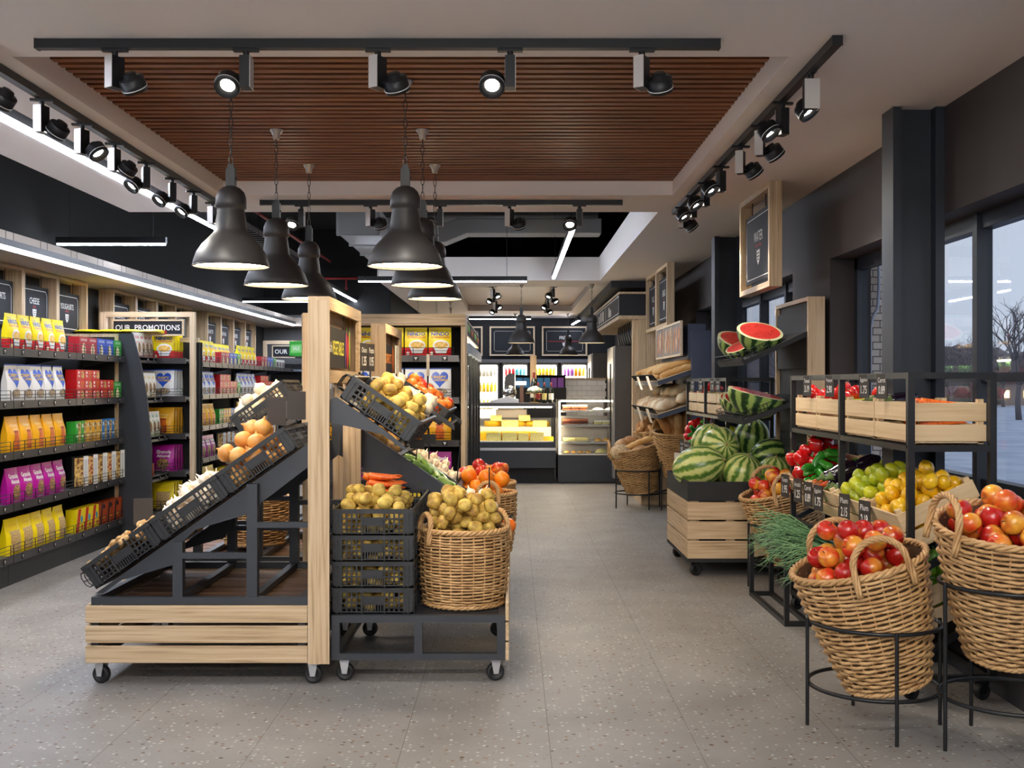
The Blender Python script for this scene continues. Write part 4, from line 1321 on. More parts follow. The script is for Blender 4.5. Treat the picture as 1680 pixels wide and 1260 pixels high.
# price boards on sticks
PRICE = mat('price_slate', (50, 46, 43), .55)
PRICEB = mat('price_brown', (46, 38, 33), .6)
def price(M, w, h, lines, label, stick=0.0, group=None, mt=None):
    """small slate facing local -y; a rod below when stick>0"""
    t = thing('price_board', label, 'price tag', M, group)
    mb = MB(); mb.box(-w / 2, w / 2, -.002, .002, 0, h)
    fl = lambda x, z: -.0032
    for s, cz, ww, hh, bold in lines: mb.text(s, 0, cz * h, ww * w, hh * h, 1, fl, bold)
    part('board', mb, [mt or PRICE, CHALK], t)
    if stick:
        mb = MB(); mb.cyl((0, .004, -stick), (0, .004, .02), .004, 8); part('stick', mb, BLACK, t)
def two(name, val): return [(name, .76, .72, .2, .0), (val, .36, .62, .34, .01)]
for x, y, z, h, st, yaw, lb in ((-1.255, 5.85, 1.28, .15, .14, 0, 'blank back of a brown price board over the onion crate, left one'), (-1.15, 5.85, 1.31, .15, .14, .1, 'blank back of a brown price board over the onion crate, beside the oak post'),
                                (-2.0, 5.95, .74, .14, .2, .25, 'blank brown price board above the ginger crate'), (-1.63, 6.45, 1.03, .13, .22, .2, 'blank brown price board between garlic and yellow onions'),
                                (-1.23, 6.95, 1.66, .17, .17, .2, 'tall brown price board back above the raised white onions, left one'), (-1.29, 7.2, 1.62, .16, .13, .2, 'tall brown price board back above the raised white onions, right one')):
    t = thing('price_board', lb, 'price tag', T(x, y, z) @ R(yaw, 'Z'))
    part('board', MB().box(-.05, .05, -.002, .002, 0, h), PRICEB, t)
    part('stick', MB().cyl((0, .004, -st), (0, .004, .02), .004, 8), BLACK, t)
for i, (x, y, yaw) in enumerate(((-.80, 5.92, 1.3), (-.776, 6.04, 1.3))):
    price(T(x, y, 1.57) @ R(yaw, 'Z'), .09, .15, two(('Onion', 'Potato')[i], ('1.35', '0.95')[i]), 'slate price board on a black rod over the raised potatoes, %s' % ('nearer one', 'farther one')[i], .16)
for i, (x, y, z) in enumerate(((-.66, 6.3, 1.56), (-.62, 8.1, 1.56))):
    price(T(x, y, z) @ R(1.35, 'Z'), .06, .16, two(('Onion', 'Apple')[i], ('1.20', '2.10')[i]), 'pale edge-on price board over the raised %s' % ('white onions', 'mandarins')[i], .1, None, mat('price_pale', (196, 192, 184), .6))
for i, (x, y, z, l) in enumerate(((-.60, 6.95, 1.10, .22), (-.53, 7.0, 1.12, .2), (-.34, 6.95, .98, .3), (-.14, 6.75, .84, .3))):
    t = thing('price_board', 'black price board on a rod leaning over the %s' % ('baking potatoes', 'zucchini and garlic', 'lip of the zucchini crate', 'ginger and potato basket')[i], 'price tag', T(x, y, z) @ R(.1 - .1 * (i % 2), 'Y'))
    part('stick', MB().cyl((0, 0, -l * .5), (0, 0, l * .5), .004, 8), BLACK, t)
    part('board', MB().box(-.045, .045, -.01, -.006, -l * .5 + .1, -l * .5 + .16) if i < 2 else MB().box(-.003, .003, -.05, .05, -l * .5, -l * .5 + .05), BLACK, t)

# baskets around the stands
def heap_in(kinds, cx, cyy, R_, z0, r, n, label, group, crown, M=Matrix.Identity(4), kids=True, rot=anyrot, tight=.93):
    heap(kinds, drop(n, 0, 0, 0, 0, r, z0, (cx, cyy, R_), 16, crown, tight), M, label, group, rot, kids)
basket(T(-.255, 5.83, .345), 'straight wicker basket of potatoes and garlic on the front metal platform', .212, .226, .39, 26, 24, .075, .085, -1.1)
heap(POTATO, [p for p in drop(92, 0, 0, 0, 0, .037, .58, (-.255, 5.82, .205), 16, .1) if p[1] < 5.90], Matrix.Identity(4), 'yellow potato heaped in the front of the straight wicker basket', 'potatoes in the wicker basket', anyrot)
heap(GARLIC, [p for p in drop(110, 0, 0, 0, 0, .031, .66, (-.235, 5.85, .20), 12, .1) if p[1] > 5.92], Matrix.Identity(4), 'garlic bulb behind the potatoes in the straight wicker basket', 'garlic in the wicker basket')
heap(MANDARIN, [(-.10, 6.0, .76), (-.2, 6.04, .79), (-.02, 5.97, .73), (-.27, 6.05, .77)], Matrix.Identity(4), 'mandarin tucked at the back of the straight wicker basket', 'mandarins in the wicker basket')
basket(T(-.18, 7.62, .345), 'wicker basket of oranges behind the ginger crate', .17, .205, .40, 24, 22, .07, .09, .1)
heap_in(ORANGE, -.18, 7.60, .20, .60, .056, 17, 'large orange heaped in the wicker basket behind the ginger', 'oranges in the basket', .5)
basket(T(-.20, 8.2, .345), 'wicker basket of red apples behind the oranges', .18, .22, .42, 24, 22, .07, .09, .1)
heap_in(APPLES, -.20, 8.18, .215, .60, .048, 36, 'red apple heaped in the basket behind the oranges', 'apples behind the oranges', .5, kids=False)
basket(T(-1.72, 7.35, .44), 'wicker basket standing inside the stand behind the front left one', .19, .22, .30, 20, 22, .07, .08, 0)

# tilted baskets in ring stands
def leaning(x, y, z, toward, deg, label, rb=.18, rt=.288, H=.55, rows=28, stakes=28, hang=0.0):
    ax = Vector((-math.sin(toward), math.cos(toward), 0))
    M = T(x, y, z) @ Matrix.Rotation(math.radians(deg), 4, ax)
    basket(M, label, rb, rt, H, rows, stakes, .12, .145, hang)
    return M
ring_stand(1.592, 4.83, .458, .18, .280, 'black ring stand holding the nearest tilted apple basket', .0)
M = leaning(1.66, 4.845, .19, PI + .15, 15, 'tilted wicker basket of apples nearest the front', hang=.05)
heap_in(APPLES, 0, 0, .245, .37, .049, 46, 'red-yellow apple in the nearest tilted basket', 'apples in the nearest basket', .25, M)
ring_stand(2.06, 4.53, .676, .21, .28, 'tall black ring stand cut by the right edge of the view', PI + .15)
M = leaning(2.075, 4.595, .37, -PI / 2 - .25, 12, 'wicker apple basket on the tall stand at the right edge of the view', .165, .30, .57, 29, 28, .1 + PI * .5)
heap_in(APPLES, 0, 0, .26, .37, .049, 46, 'red apple in the basket on the tall ring stand', 'apples on the tall stand', .25, M)
ring_stand(2.045, 8.13, .458, .18, .280, 'black ring stand holding the apple basket before the watermelon bin', .0)
M = leaning(2.115, 8.14, .19, PI + .15, 15, 'tilted wicker apple basket before the watermelon bin', hang=.05)
heap_in(APPLES, 0, 0, .245, .38, .049, 42, 'red-yellow apple in the basket before the watermelon bin', 'apples before the watermelon bin', .25, M)
# ================================================================= WINDOW SIDE: RACKS, WATERMELONS, BREAD
def wooden_crate(parentless_label, M, lx, ly, h, group=None):
    """slatted plywood crate: lx along local x, ly along local y"""
    t = thing('wooden_crate', parentless_label, 'crate', M, group)
    th = .009
    zs = ((0.012, h * .47), (h * .55, h))
    for nm, (a, b, c, d) in (('long_slat', (0, lx, 0, th)), ('long_slat', (0, lx, ly - th, ly)), ('end_slat', (0, th, th, ly - th)), ('end_slat', (lx - th, lx, th, ly - th))):
        for z0, z1 in zs:
            part(nm, MB().box(a, b, c, d, z0, z1), PLY['x' if nm == 'long_slat' else 'y'], t, None, .002)
    for xx in (th, lx - th - .028):
        for yy in (th, ly - th - .028):
            part('corner_post', MB().box(xx, xx + .028, yy, yy + .028, .0, h + .018), PLY['z'], t)
    part('bottom', MB().box(th, lx - th, th, ly - th, .004, .012), PLY['x'], t)
    return t

def rack(y0, name):
    """black square-tube rack, three posts deep along y, with one flat and two slanted levels"""
    t = thing('display_rack', 'black metal produce rack along the windows, %s' % name, 'rack', T(0, y0, 0))
    xf, xr = 1.867, 2.285
    p = .032
    ys = (0.0, 1.08, 2.16)
    for yy in ys:
        for xx in (xf, xr - p):
            part('post', MB().box(xx, xx + p, yy, yy + p, .1, 1.555), BLACK, t)
    f = MB()
    for xx in (xf, xr - p):
        for z in (.11, 1.195, 1.54): f.box(xx + .001, xx + p - .001, p, ys[1], z - .015, z + .015); f.box(xx + .001, xx + p - .001, ys[1] + p, ys[2], z - .015, z + .015)
    for z in (.60, ):
        f.box(xf + .001, xf + p - .001, p, ys[2], z - .015, z + .015)
    f.box(xr - p + .001, xr - .001, p, ys[2], .80, .83)
    for yy in ys:
        for z in (.11, 1.195, 1.54): f.box(xf + p, xr - p, yy + .001, yy + p - .001, z - .015, z + .015)
        f.bar((xf + p, yy + p / 2, .60), (xr - p, yy + p / 2, .80), .03, .03)
        f.bar((xf + p, yy + p / 2, .20), (xr - p, yy + p / 2, .40), .03, .03)
    part('rails', f, BLACK, t)
    g = MB()
    for k in range(9): g.box(xf + .045 * k, xf + .045 * k + .02, .01, ys[2] + p - .01, 1.196, 1.21)
    part('wire_shelf', g, BLACK, t)
    for yy in (.05, ys[2] - .02):
        for xx in (xf + .03, xr - .05): caster(t, xx, yy, .1, .04, .4, BLACK)
    return t
rack(5.17, 'nearest one')
rack(9.57, 'far one behind the melon shelves')

def tilt_M(x, y, z, deg=25.5):
    """crate frame with local x going up towards the window (world +x) and local y along world y"""
    return T(x, y, z) @ R(-math.radians(deg), 'Y')

def rack_goods(y0, far, who):
    kid = not far
    # flat crates on the upper shelf: near bay carrots+eggplant, far bay papaya/tomato
    spec = [('carrots and eggplants', 0.04), ('eggplants', 0.545), ('papayas', 1.12), ('tomatoes', 1.625)]
    for i, (nm, oy) in enumerate(spec):
        M = T(1.885, y0 + oy + .005, 1.215)
        wooden_crate('plywood crate of %s on the top shelf of the %s rack' % (nm, who), M, .37, .49, .195)
        lab = lambda w: '%s in the %s crate on the top shelf of the %s rack' % (w, ORD[i], who)
        g = lambda w: '%s on the %s rack top, crate %d' % (w, who, i + 1)
        if i == 0:
            logs(CARROT, 9, 4, .06, .28, .02, .28, .10, .03, M, lab('orange carrot'), g('carrots'), ang=PI, jit=.2, kids=kid, flip=False)
            logs(EGGPLANT, 3, 1, .14, .3, .26, .47, .15, .06, M, lab('dark eggplant'), g('eggplants'), ang=.1, jit=.15, kids=kid)
        if i == 1:
            logs(EGGPLANT, 5, 2, .06, .30, .03, .47, .14, .055, M, lab('dark eggplant'), g('eggplants'), ang=PI, jit=.3, kids=kid, flip=False)
        if i == 2:
            logs(PAPAYA, 4, 1, .06, .28, .03, .47, .15, .07, M, lab('yellow-green papaya'), g('papayas'), ang=.1, jit=.3, kids=kid)
            heap(TOMATO, [(.10, .40, .225), (.19, .30, .235), (.27, .12, .23)], M, lab('red tomato'), g('tomatoes'), kids=kid)
        if i == 3: heap(TOMATO, drop(20, .02, .35, .02, .47, .047, .09, None, 16, .25), M, lab('red tomato'), g('tomatoes'), kids=kid)
    # slanted middle crates
    for i in range(4):
        oy = (.03, .55, 1.10, 1.62)[i]
        M = tilt_M(1.905, y0 + oy, .70)
        nm = ('lemons', 'limes', 'carrots and eggplants', 'red peppers and green peppers')[i]
        wooden_crate('slanted plywood crate of %s in the %s rack' % (nm, who), M, .40, .505, .195)
        lab = lambda w: '%s in the slanted crate of the %s rack' % (w, who)
        g = lambda w: '%s slanted in the %s rack' % (w, who)
        if i == 0: heap(LEMON, drop(66, .012, .39, .012, .49, .037, .06, None, 12, .12), M, lab('yellow lemon'), g('lemons'))
        if i == 1: heap(LIME, drop(64, .012, .39, .012, .49, .037, .06, None, 12, .12), M, lab('yellow-green lime'), g('limes'))
        if i == 2:
            logs(EGGPLANT, 4, 3, .0, .25, .01, .27, .14, .055, M, lab('dark glossy eggplant'), g('eggplants'), ang=PI + .2, jit=.3, kids=kid, flip=False)
            logs(EGGPLANT, 3, 2, .18, .38, .01, .27, .17, .055, M, lab('dark glossy eggplant'), g('eggplants'), ang=PI, jit=.3, kids=kid, flip=False)
            logs(CARROT, 6, 3, .0, .24, .29, .48, .15, .03, M, lab('orange carrot'), g('carrots'), ang=.2, jit=.4, kids=kid, flip=False)
            logs(LONGPEP, 3, 1, .2, .4, .29, .48, .2, .03, M, lab('long green pepper between carrots'), g('long peppers'), ang=.2, jit=.4, kids=kid)
        if i == 3:
            heap(LONGPEP, drop(22, .01, .30, .01, .20, .036, .08, None, 14, .1), M, lab('long green pepper'), g('green peppers'), kids=kid)
            heap(REDPEP, drop(26, .01, .39, .20, .49, .047, .07, None, 14, .1), M, lab('shiny red pepper'), g('red peppers'), kids=kid)
    # lowest level
    for i in range(1 if far else 2):
        oy = (.03, .55)[i]
        M = tilt_M(1.905, y0 + oy, .285)
        wooden_crate('lowest slanted crate of %s in the %s rack' % (('green bell peppers', 'red onions')[i], who), M, .40, .505, .195)
        if i == 0: heap(GRNPEP, drop(26, .02, .39, .012, .49, .047, .06, None, 12, .15), M, 'green bell pepper in the lowest crate of the %s rack' % who, 'green bell peppers, %s rack' % who, kids=kid)
        if i == 1: heap(REDON, drop(24, .012, .39, .012, .49, .044, .07, None, 12, .2), M, 'dark red onion in the lowest crate of the %s rack' % who, 'red onions, %s rack' % who, kids=kid)
    # slate price boards clipped to the crate fronts
    for i, (oy, a, b) in enumerate(((.35, 'Carrot', '0.89'), (.63, 'Eggplant', '1.75'), (1.26, 'Papaya', '2.90'), (1.75, 'Tomato', '3.19'))):
        price(T(1.862, y0 + oy, 1.425) @ R(-PI / 2 + .3, 'Z'), .085, .125, two(a, b), 'slate price board reading %s %s on the top shelf of the %s rack' % (a, b, who), 0, None)
    what = ('lemon', 'lime', 'eggplant', 'carrot', 'long pepper', 'red pepper')
    for i, (oy, a, b) in enumerate(((.43, 'Plum', '2.19'), (.77, 'Plum', '2.15'), (1.28, 'Eggplant', '1.75'), (1.50, 'Carrot', '0.89'), (1.74, 'Avocado', '1.25'), (2.06, 'Tomato', '1.95'))):
        price(T(1.80, y0 + oy, .755) @ R(-PI / 2 + .3, 'Z'), .095, .15, two(a, b), 'slate price board reading %s %s on the %s crate of the %s rack' % (a, b, what[i], who), 0, None)
rack_goods(5.17, False, 'nearest')
rack_goods(9.57, True, 'far')

# spring onions lying across the low bench, in a box on the rack floor
M = T(1.905, 6.30, .20) @ R(-math.radians(14), 'Y')
wooden_crate('low plywood box of spring onions and red onions behind the bench', M, .36, .86, .17)
heap(REDON, drop(16, .02, .30, .02, .34, .046, .08, None, 12, .1), M, 'shiny dark red onion beside the spring onions', 'red onions beside the spring onions')
LEAF = mat('leek_green', (120, 158, 108), .5, col2=(78, 122, 84), scale=3, rnd=.4)
def bunch(seed):
    r = random.Random(seed); mb = MB()
    for k in range(34):
        a = r.uniform(-.55, .45); e = r.uniform(.05, .75); L = r.uniform(.34, .52)
        p0 = Vector((r.uniform(-.02, .02), r.uniform(-.03, .03), r.uniform(-.02, .02)))
        d = Vector((-math.cos(a), math.sin(a), e))
        pts = []
        for i in range(7):
            t = i / 6
            pts.append(p0 + d * (L * t) + Vector((0, 0, -.16 * t * t * L * r.uniform(.6, 1.2) / .4)))
        mb.tube(pts, .0048, 5, 0, False, None, [.9, 1, 1, .9, .7, .45, .12])
    return mb.mesh('leaves', [LEAF])
_wb = MB()
for k in range(8): _wb.tube([(.0 + .01 * (k % 3), -.03 + .008 * k, 0), (.09, -.02 + .006 * k, .004 * (k % 2)), (.17, -.015 + .005 * k, 0)], .008, 6, 0, False, None, [.8, 1, 1.4])
_wbm = _wb.mesh('white_stalks', [mat('leek_white', (226, 226, 200), .5)])
for k in range(6):
    t = thing('spring_onion_bunch', 'bunch of spring onions with long green leaves hanging over the bench', 'spring onions', T(1.99, 6.58 + .10 * k, .47 + .02 * (k % 2)) @ R(random.uniform(-.25, .25), 'Z') @ R(random.uniform(-.1, .15), 'Y'), 'spring onion bunches over the bench')
    part('leaves', bunch(k), None, t); part('white_stalks', _wbm, None, t)
price(T(1.86, 6.72, .44) @ R(-PI / 2 + .5, 'Z'), .08, .10, two('Leek', '1.09'), 'small slate price board standing on the bench by the spring onions')

# narrow bench
t = thing('metal_bench', 'narrow black metal bench frame with slatted top on the floor', 'bench', T(1.685, 6.78, 0))
bx, by, bh = .17, 1.02, .438
f = MB(); q = .03
for xx in (0, bx - q):
    for yy in (0, by - q): part('leg', MB().box(xx, xx + q, yy, yy + q, q, bh - q), BLACK, t)
for z in (0, bh - q):
    f.box(0, bx, 0, q, z, z + q); f.box(0, bx, by - q, by, z, z + q); f.box(0, q, q, by - q, z, z + q); f.box(bx - q, bx, q, by - q, z, z + q)
part('frame', f, BLACK, t)
f = MB()
for k in range(24): f.box(q, bx - q, q + .04 * k + .004, q + .04 * k + .03, bh - .018, bh - .006)
part('slatted_top', f, mat('bench_slat', (58, 58, 60), .5), t)

# ------------------------------------------------------------ watermelon bin
RIND = melon_rind()
RINDD = melon_rind('melon_rind_dark', (30, 58, 28), (62, 104, 44), (150, 174, 92))
t = thing('watermelon_bin', 'square wooden watermelon bin with black rim on casters', 'bin', T(1.36, 8.5, 0))
W, D = .84, 1.12
for k in range(3):
    z = .147 + .15 * k
    for nm, b in (('front_slat', (0, W, 0, .02)), ('rear_slat', (0, W, D - .02, D))):
        part(nm, MB().box(*b, z, z + .137), OAK['x'], t, None, .003)
    for nm, b in (('side_slat', (0, .02, .02, D - .02)), ('side_slat', (W - .02, W, .02, D - .02))):
        part(nm, MB().box(*b, z, z + .137), OAK['y'], t, None, .003)
f = MB()
for xx in (.02, .30, W - .06):
    f.box(xx, xx + .07, .021, .04, .147, .6); f.box(xx, xx + .07, D - .04, D - .021, .147, .6)
for yy in (.05, .5, D - .12):
    f.box(.021, .04, yy, yy + .07, .147, .6); f.box(W - .04, W - .021, yy, yy + .07, .147, .6)
part('inner_posts', f, OAK['z'], t)
f = MB()
f.box(0, W, 0, .016, .595, .742); f.box(0, W, D - .016, D, .595, .742); f.box(0, .016, .016, D - .016, .595, .742); f.box(W - .016, W, .016, D - .016, .595, .742)
f.box(.02, W - .02, .02, D - .02, .48, .5)
part('black_rim', f, MATTE, t)
part('base_plate', MB().box(0, W, 0, D, .118, .145), MATTE, t)
for xx in (.08, W - .08):
    for yy in (.1, D - .1): caster(t, xx, yy, .118, .05, .5, MATTE)
def melon_mesh(el, name, mt):
    r = .15
    return MB().ball(r, r, r * el, 32, 20, 0, None, lambda x, y, z: (x, y, z)).mesh(name, [mt])
_mm = [melon_mesh(e, 'watermelon', RIND) for e in (1.0, 1.12, 1.3)] + [melon_mesh(1.12, 'watermelon', RINDD)]
_mst = MB().lathe([(0, .002), (.012, .0), (.006, .008), (.004, .016), (0, .017)], 8).mesh('stem_scar', [mat('scar_tan', (176, 150, 96), .8)])
def melon(px, py, Y, k, r, tilt, spin, label):
    x, z = (px - 840) * Y / 1800, 1.5 + (630 - py) * Y / 1800
    s = r / .15
    K = Kind('watermelon', _mm[k], 'watermelon', [('stem_scar', _mst, T(0, 0, .15 * (1.0, 1.12, 1.3, 1.12)[k] - .002))])
    K.put(T(x, Y, z) @ R(spin, 'Z') @ R(tilt, 'X') @ scl(s), label)
melon(1146, 765, 8.86, 2, .165, 1.3, 1.2, 'largest pale striped watermelon at the front left corner of the bin')
melon(1218, 774, 8.80, 0, .155, .5, .5, 'round yellow-green watermelon at the front middle of the bin')
melon(1182, 731, 9.02, 0, .155, 1.45, .15, 'watermelon showing its stem star, resting atop the front ones')
melon(1164, 728, 9.33, 1, .155, .3, .3, 'pale watermelon behind the one showing its stem star')
melon(1233, 718, 9.28, 3, .15, .2, .6, 'dark green watermelon at the top back of the bin')
melon(1264, 749, 9.0, 3, .15, 1.4, 1.5, 'dark striped watermelon lying at the right top of the bin')
melon(1271, 778, 8.80, 0, .145, .2, .2, 'half hidden pale watermelon at the right front of the bin')
melon(1205, 775, 9.2, 0, .15, .2, .9, 'watermelon buried in the middle of the bin')
melon(1150, 775, 9.3, 0, .15, .6, .2, 'watermelon buried at the back left of the bin')
melon(1240, 778, 9.35, 0, .15, .9, .7, 'watermelon buried at the back right of the bin')
price(T(1.37, 9.1, .78) @ R(-1.1, 'Z'), .075, .15, two('Melon', '1.99'), 'pale price board on a rod at the edge of the watermelon bin', .06, None, mat('price_pale', (196, 192, 184), .6))

# ------------------------------------------------------------ wall panel with melon shelves
t = thing('melon_display', 'tall oak-edged black wall panel with two sloping melon shelves', 'display panel', T(2.18, 8.08, 0))
part('near_board', MB().box(0, .125, 0, .03, 0, 2.145), OAK['z'], t)
part('far_board', MB().box(0, .125, .97, 1.0, 0, 2.145), OAK['z'], t)
part('top_board', MB().box(0, .125, .03, .97, 2.115, 2.145), OAK['y'], t)
mb = MB(); mb.box(.03, .05, .03, .97, 0, 2.115)
for k in range(24): mb.box(.024, .03, .06, .94, .1 + .06 * k, .1 + .06 * k + .05)
part('black_panel', mb, MATTE, t)
mb = MB(); mb.box(.004, .02, .06, .94, 1.62, 2.06); part('blank_chalkboard', mb, MATTE, t)
def sloping_shelf(parent, x0, z0, x1, z1, y0, y1, lip):
    L = math.hypot(x1 - x0, z1 - z0); a = math.atan2(z1 - z0, x1 - x0)
    M = T(x0, y0, z0) @ R(-a, 'Y')
    s = part('sloping_shelf', MB().box(0, L, 0, y1 - y0, -.012, 0).box(0, L, 0, .012, -.035, -.012).box(0, L, y1 - y0 - .012, y1 - y0, -.035, -.012).box(-.012, 0, 0, y1 - y0, -.035, .012), MATTE, parent, M)
    w = MB(); n = 14
    for k in range(n + 1):
        yy = (y1 - y0) * k / n
        w.cyl((0.004, yy, 0), (-.01, yy, lip), .0028, 5)
    for h in (.4, 1.0): w.cyl((.004 - .014 * h, 0, lip * h), (.004 - .014 * h, y1 - y0, lip * h), .0028, 5)
    for side in (0, y1 - y0):
        for k in range(1, 8): w.cyl((L * .055 * k, side, 0), (L * .055 * k, side, lip), .0028, 5)
        for h in (.4, 1.0): w.cyl((0, side, lip * h), (L * .45, side, lip * h), .0028, 5)
    part('wire_guard', w, BLACK, s)
    return M
S1 = sloping_shelf(t, -.47, 1.675, .02, 1.90, .02, .98, .055)
S2 = sloping_shelf(t, -.47, 1.235, .02, 1.42, .02, .98, .055)
FLESH = mat('melon_flesh', (226, 70, 60), .35, col2=(206, 46, 42), scale=9, lo=.35, hi=.7)
PITH = mat('melon_pith', (222, 222, 176), .45)
def half_melon(r, el, cut=.0):
    """lower half: rind bowl, pale ring, red face with seeds; the face looks along +z"""
    mb = MB(); n = 32
    prof = [(r * math.sin(PI / 2 * k / 10), -r * math.cos(PI / 2 * k / 10)) for k in range(11)]
    mb.lathe(prof, n, 0); mb.lathe([(r, 0), (r * .93, .002)], n, 1); mb.lathe([(r * .93, .002), (r * .85, .003)], n, 1, None, True); mb.lathe([(r * .87, .003), (0, .004)], n, 2)
    rr = random.Random(3)
    for _ in range(26):
        a = rr.uniform(0, 6.28); q = r * rr.uniform(.35, .72)
        mb.ball(.004, .0025, .002, 6, 4, 3, T(q * math.cos(a), q * math.sin(a), .005))
    mb.v = [(x, y * el, z) for x, y, z in mb.v]
    return mb.mesh('melon_half', [RINDD, PITH, FLESH, mat('melon_seed', (150, 40, 34), .5)])
HALF = Kind('melon_half', half_melon(.15, 1.15), 'watermelon half')
def half(x, y, z, tx, tz, s, label): HALF.put(T(x, y, z) @ R(tz, 'Z') @ R(tx, 'X') @ scl(s), label)
half(1.88, 8.32, 1.90, .42, .1, 1.14, 'largest red watermelon half lying cut side up on the upper melon shelf')
half(1.76, 8.56, 1.79, .5, -.9, .62, 'small watermelon half squeezed behind the large one on the upper shelf')
half(1.82, 8.80, 1.85, .45, .35, 1.1, 'watermelon half at the far end of the upper melon shelf')
half(1.85, 8.30, 1.43, .25, 1.0, 1.28, 'watermelon half in front on the lower melon shelf, rind facing out')
half(1.77, 8.58, 1.37, .5, .5, .78, 'watermelon half second on the lower melon shelf')
half(1.78, 8.82, 1.38, .45, .2, .75, 'watermelon half at the far end of the lower melon shelf')

# ------------------------------------------------------------ hanging shadow-box signs on the window side
def crest(mb, m_, surf, cx, cz, s, Q):
    P = [(-.5, .5), (-.3, .4), (-.1, .5), (0, .42), (.1, .5), (.3, .4), (.5, .5), (.46, -.1), (.3, -.35), (0, -.6), (-.3, -.35), (-.46, -.1)]
    mb.add([(cx + a * s, cz + b * s, 0) for a, b in P], [tuple(range(len(P)))], m_, False, Q)
    for a, b, c, d in ((-.36, -.04, .28, .18), (.04, .36, .28, .18), (-.36, -.06, .06, -.06), (.06, .36, .06, -.06), (-.2, .2, -.16, -.26)):
        mb.add([(cx + a * s, cz + c * s, .0008), (cx + b * s, cz + c * s, .0008), (cx + b * s, cz + d * s, .0008), (cx + a * s, cz + d * s, .0008)], [(0, 1, 2, 3)], 3, False, Q)
def sign_board(mb, w, h, th, l1, l2, size=.13):
    """board centred on the origin in the (x,z) plane facing -y"""
    mb.box(-w / 2, w / 2, 0, th, -h / 2, h / 2, 0)
    Q = Matrix(((1, 0, 0, 0), (0, 0, -1, -.0012), (0, 1, 0, 0), (0, 0, 0, 1)))
    e = .035; L = .006
    a, b = w / 2 - e, h / 2 - e
    c = .03
    for p, q in (((-a + c, b), (a - c, b)), ((-a + c, -b), (a - c, -b))):
        mb.add([(p[0], p[1] - L / 2, 0), (q[0], q[1] - L / 2, 0), (q[0], q[1] + L / 2, 0), (p[0], p[1] + L / 2, 0)], [(0, 1, 2, 3)], 1, False, Q)
    for xx in (-a, a):
        mb.add([(xx - L / 2, -b + c, 0), (xx + L / 2, -b + c, 0), (xx + L / 2, b - c, 0), (xx - L / 2, b - c, 0)], [(0, 1, 2, 3)], 1, False, Q)
    for sx in (-1, 1):
        for sz in (-1, 1):
            mb.add([(sx * (a - c), sz * b - L / 2, 0), (sx * (a - c), sz * b + L / 2, 0), (sx * a + L / 2, sz * (b - c), 0), (sx * a - L / 2, sz * (b - c), 0)], [(0, 1, 2, 3)], 1, False, Q)
    if l1:
        v, f, asp = text_geo(l1)
        k = h / .38
        ww = min(w * .52, asp * .042 * k)
        mb.add([(p[0] * ww, p[1] * .055 * k + h * .15, 0) for p in v], f, 1, False, Q)
    if l2:
        v, f, asp = text_geo(l2)
        k = h / .38
        ww = min(w * .34, asp * .022 * k)
        mb.add([(p[0] * ww, p[1] * .024 * k + h * .02, 0) for p in v], f, 2, False, Q)
    crest(mb, 1, None, 0, -h * .14, size * .6 * min(h / .38, 1.5), Q)
SIGNM = [BOARD, CHALK, CHALKR, BOARD]
def shadow_box(name, label, M, W, H, D, bt, line1, line2):
    """open oak frame W x H x D with a hanging chalkboard; local x across, front at -y"""
    t = thing(name, label, 'sign', M)
    for x0 in (0, W - bt): part('upright', MB().box(x0, x0 + bt, 0, D, 0, H), OAK['z'], t, None, .003)
    for z0 in (0, H - bt): part('cross_rail', MB().box(bt, W - bt, 0, D, z0, z0 + bt), OAK['x'], t, None, .003)
    mb = MB(); sign_board(mb, W - 2 * bt - .06, H - 2 * bt - .14, .012, line1, line2)
    part('chalkboard', mb, SIGNM, t, T(W / 2, D * .4, H / 2 - .03))
    for s in (-1, 1):
        k = MB(); k.tube([(W / 2 + s * W * .22, D * .4 + .006, H / 2 - .03 + (H - 2 * bt - .14) / 2 - .005), (W / 2 + s * W * .22, D * .4 + .006, H - bt)], .004, 6)
        part('hook', k, BLACK, t)
    return t
QX = R(-PI / 2, 'Z')      # facing -x: local x runs towards the viewer
shadow_box('hanging_sign', 'oak box sign reading WATER hung under the ceiling at the windows', T(1.895, 9.14, 2.22) @ QX, 1.06, .779, .095, .045, 'WATER', 'still & sparkling')
shadow_box('hanging_sign', 'nearer oak box sign of the joined pair over the bread shelves', T(1.905, 14.55, 2.22) @ QX, 1.05, .779, .095, .045, 'BREAD', 'fresh')
shadow_box('hanging_sign', 'farther oak box sign of the joined pair over the bread shelves', T(1.905, 15.61, 2.22) @ QX, 1.05, .779, .095, .045, 'ROLLS', 'fresh')

# ------------------------------------------------------------ bakery corner
t = thing('bakery_portal', 'oak-lined bakery portal with a black end and menu board along its front', 'portal', T(0, 0, 0))
mb = MB(); mb.box(1.55, 2.3, 15.72, 20.8, 2.48, 2.79); part('black_header', mb, WALLD, t)
mb = MB(); mb.box(1.53, 2.3, 15.70, 20.82, 2.43, 2.48); mb.box(1.53, 2.3, 15.70, 20.82, 2.79, 2.82); part('oak_trim', mb, OAK['y'], t)
mb = MB(); mb.box(1.535, 1.55, 15.72, 20.8, 2.49, 2.78)
Q = Matrix(((0, 0, -1, 1.5335), (-1, 0, 0, 0), (0, 1, 0, 0), (0, 0, 0, 1)))
def strip(a, b, c, d, m_=1): mb.add([(-a, c, 0), (-b, c, 0), (-b, d, 0), (-a, d, 0)], [(0, 1, 2, 3)], m_, False, Q)
for z in (2.51, 2.755): strip(15.76, 20.7, z, z + .012)
for yy in (15.76, 18.0, 20.69): strip(yy, yy + .02, 2.51, 2.765)
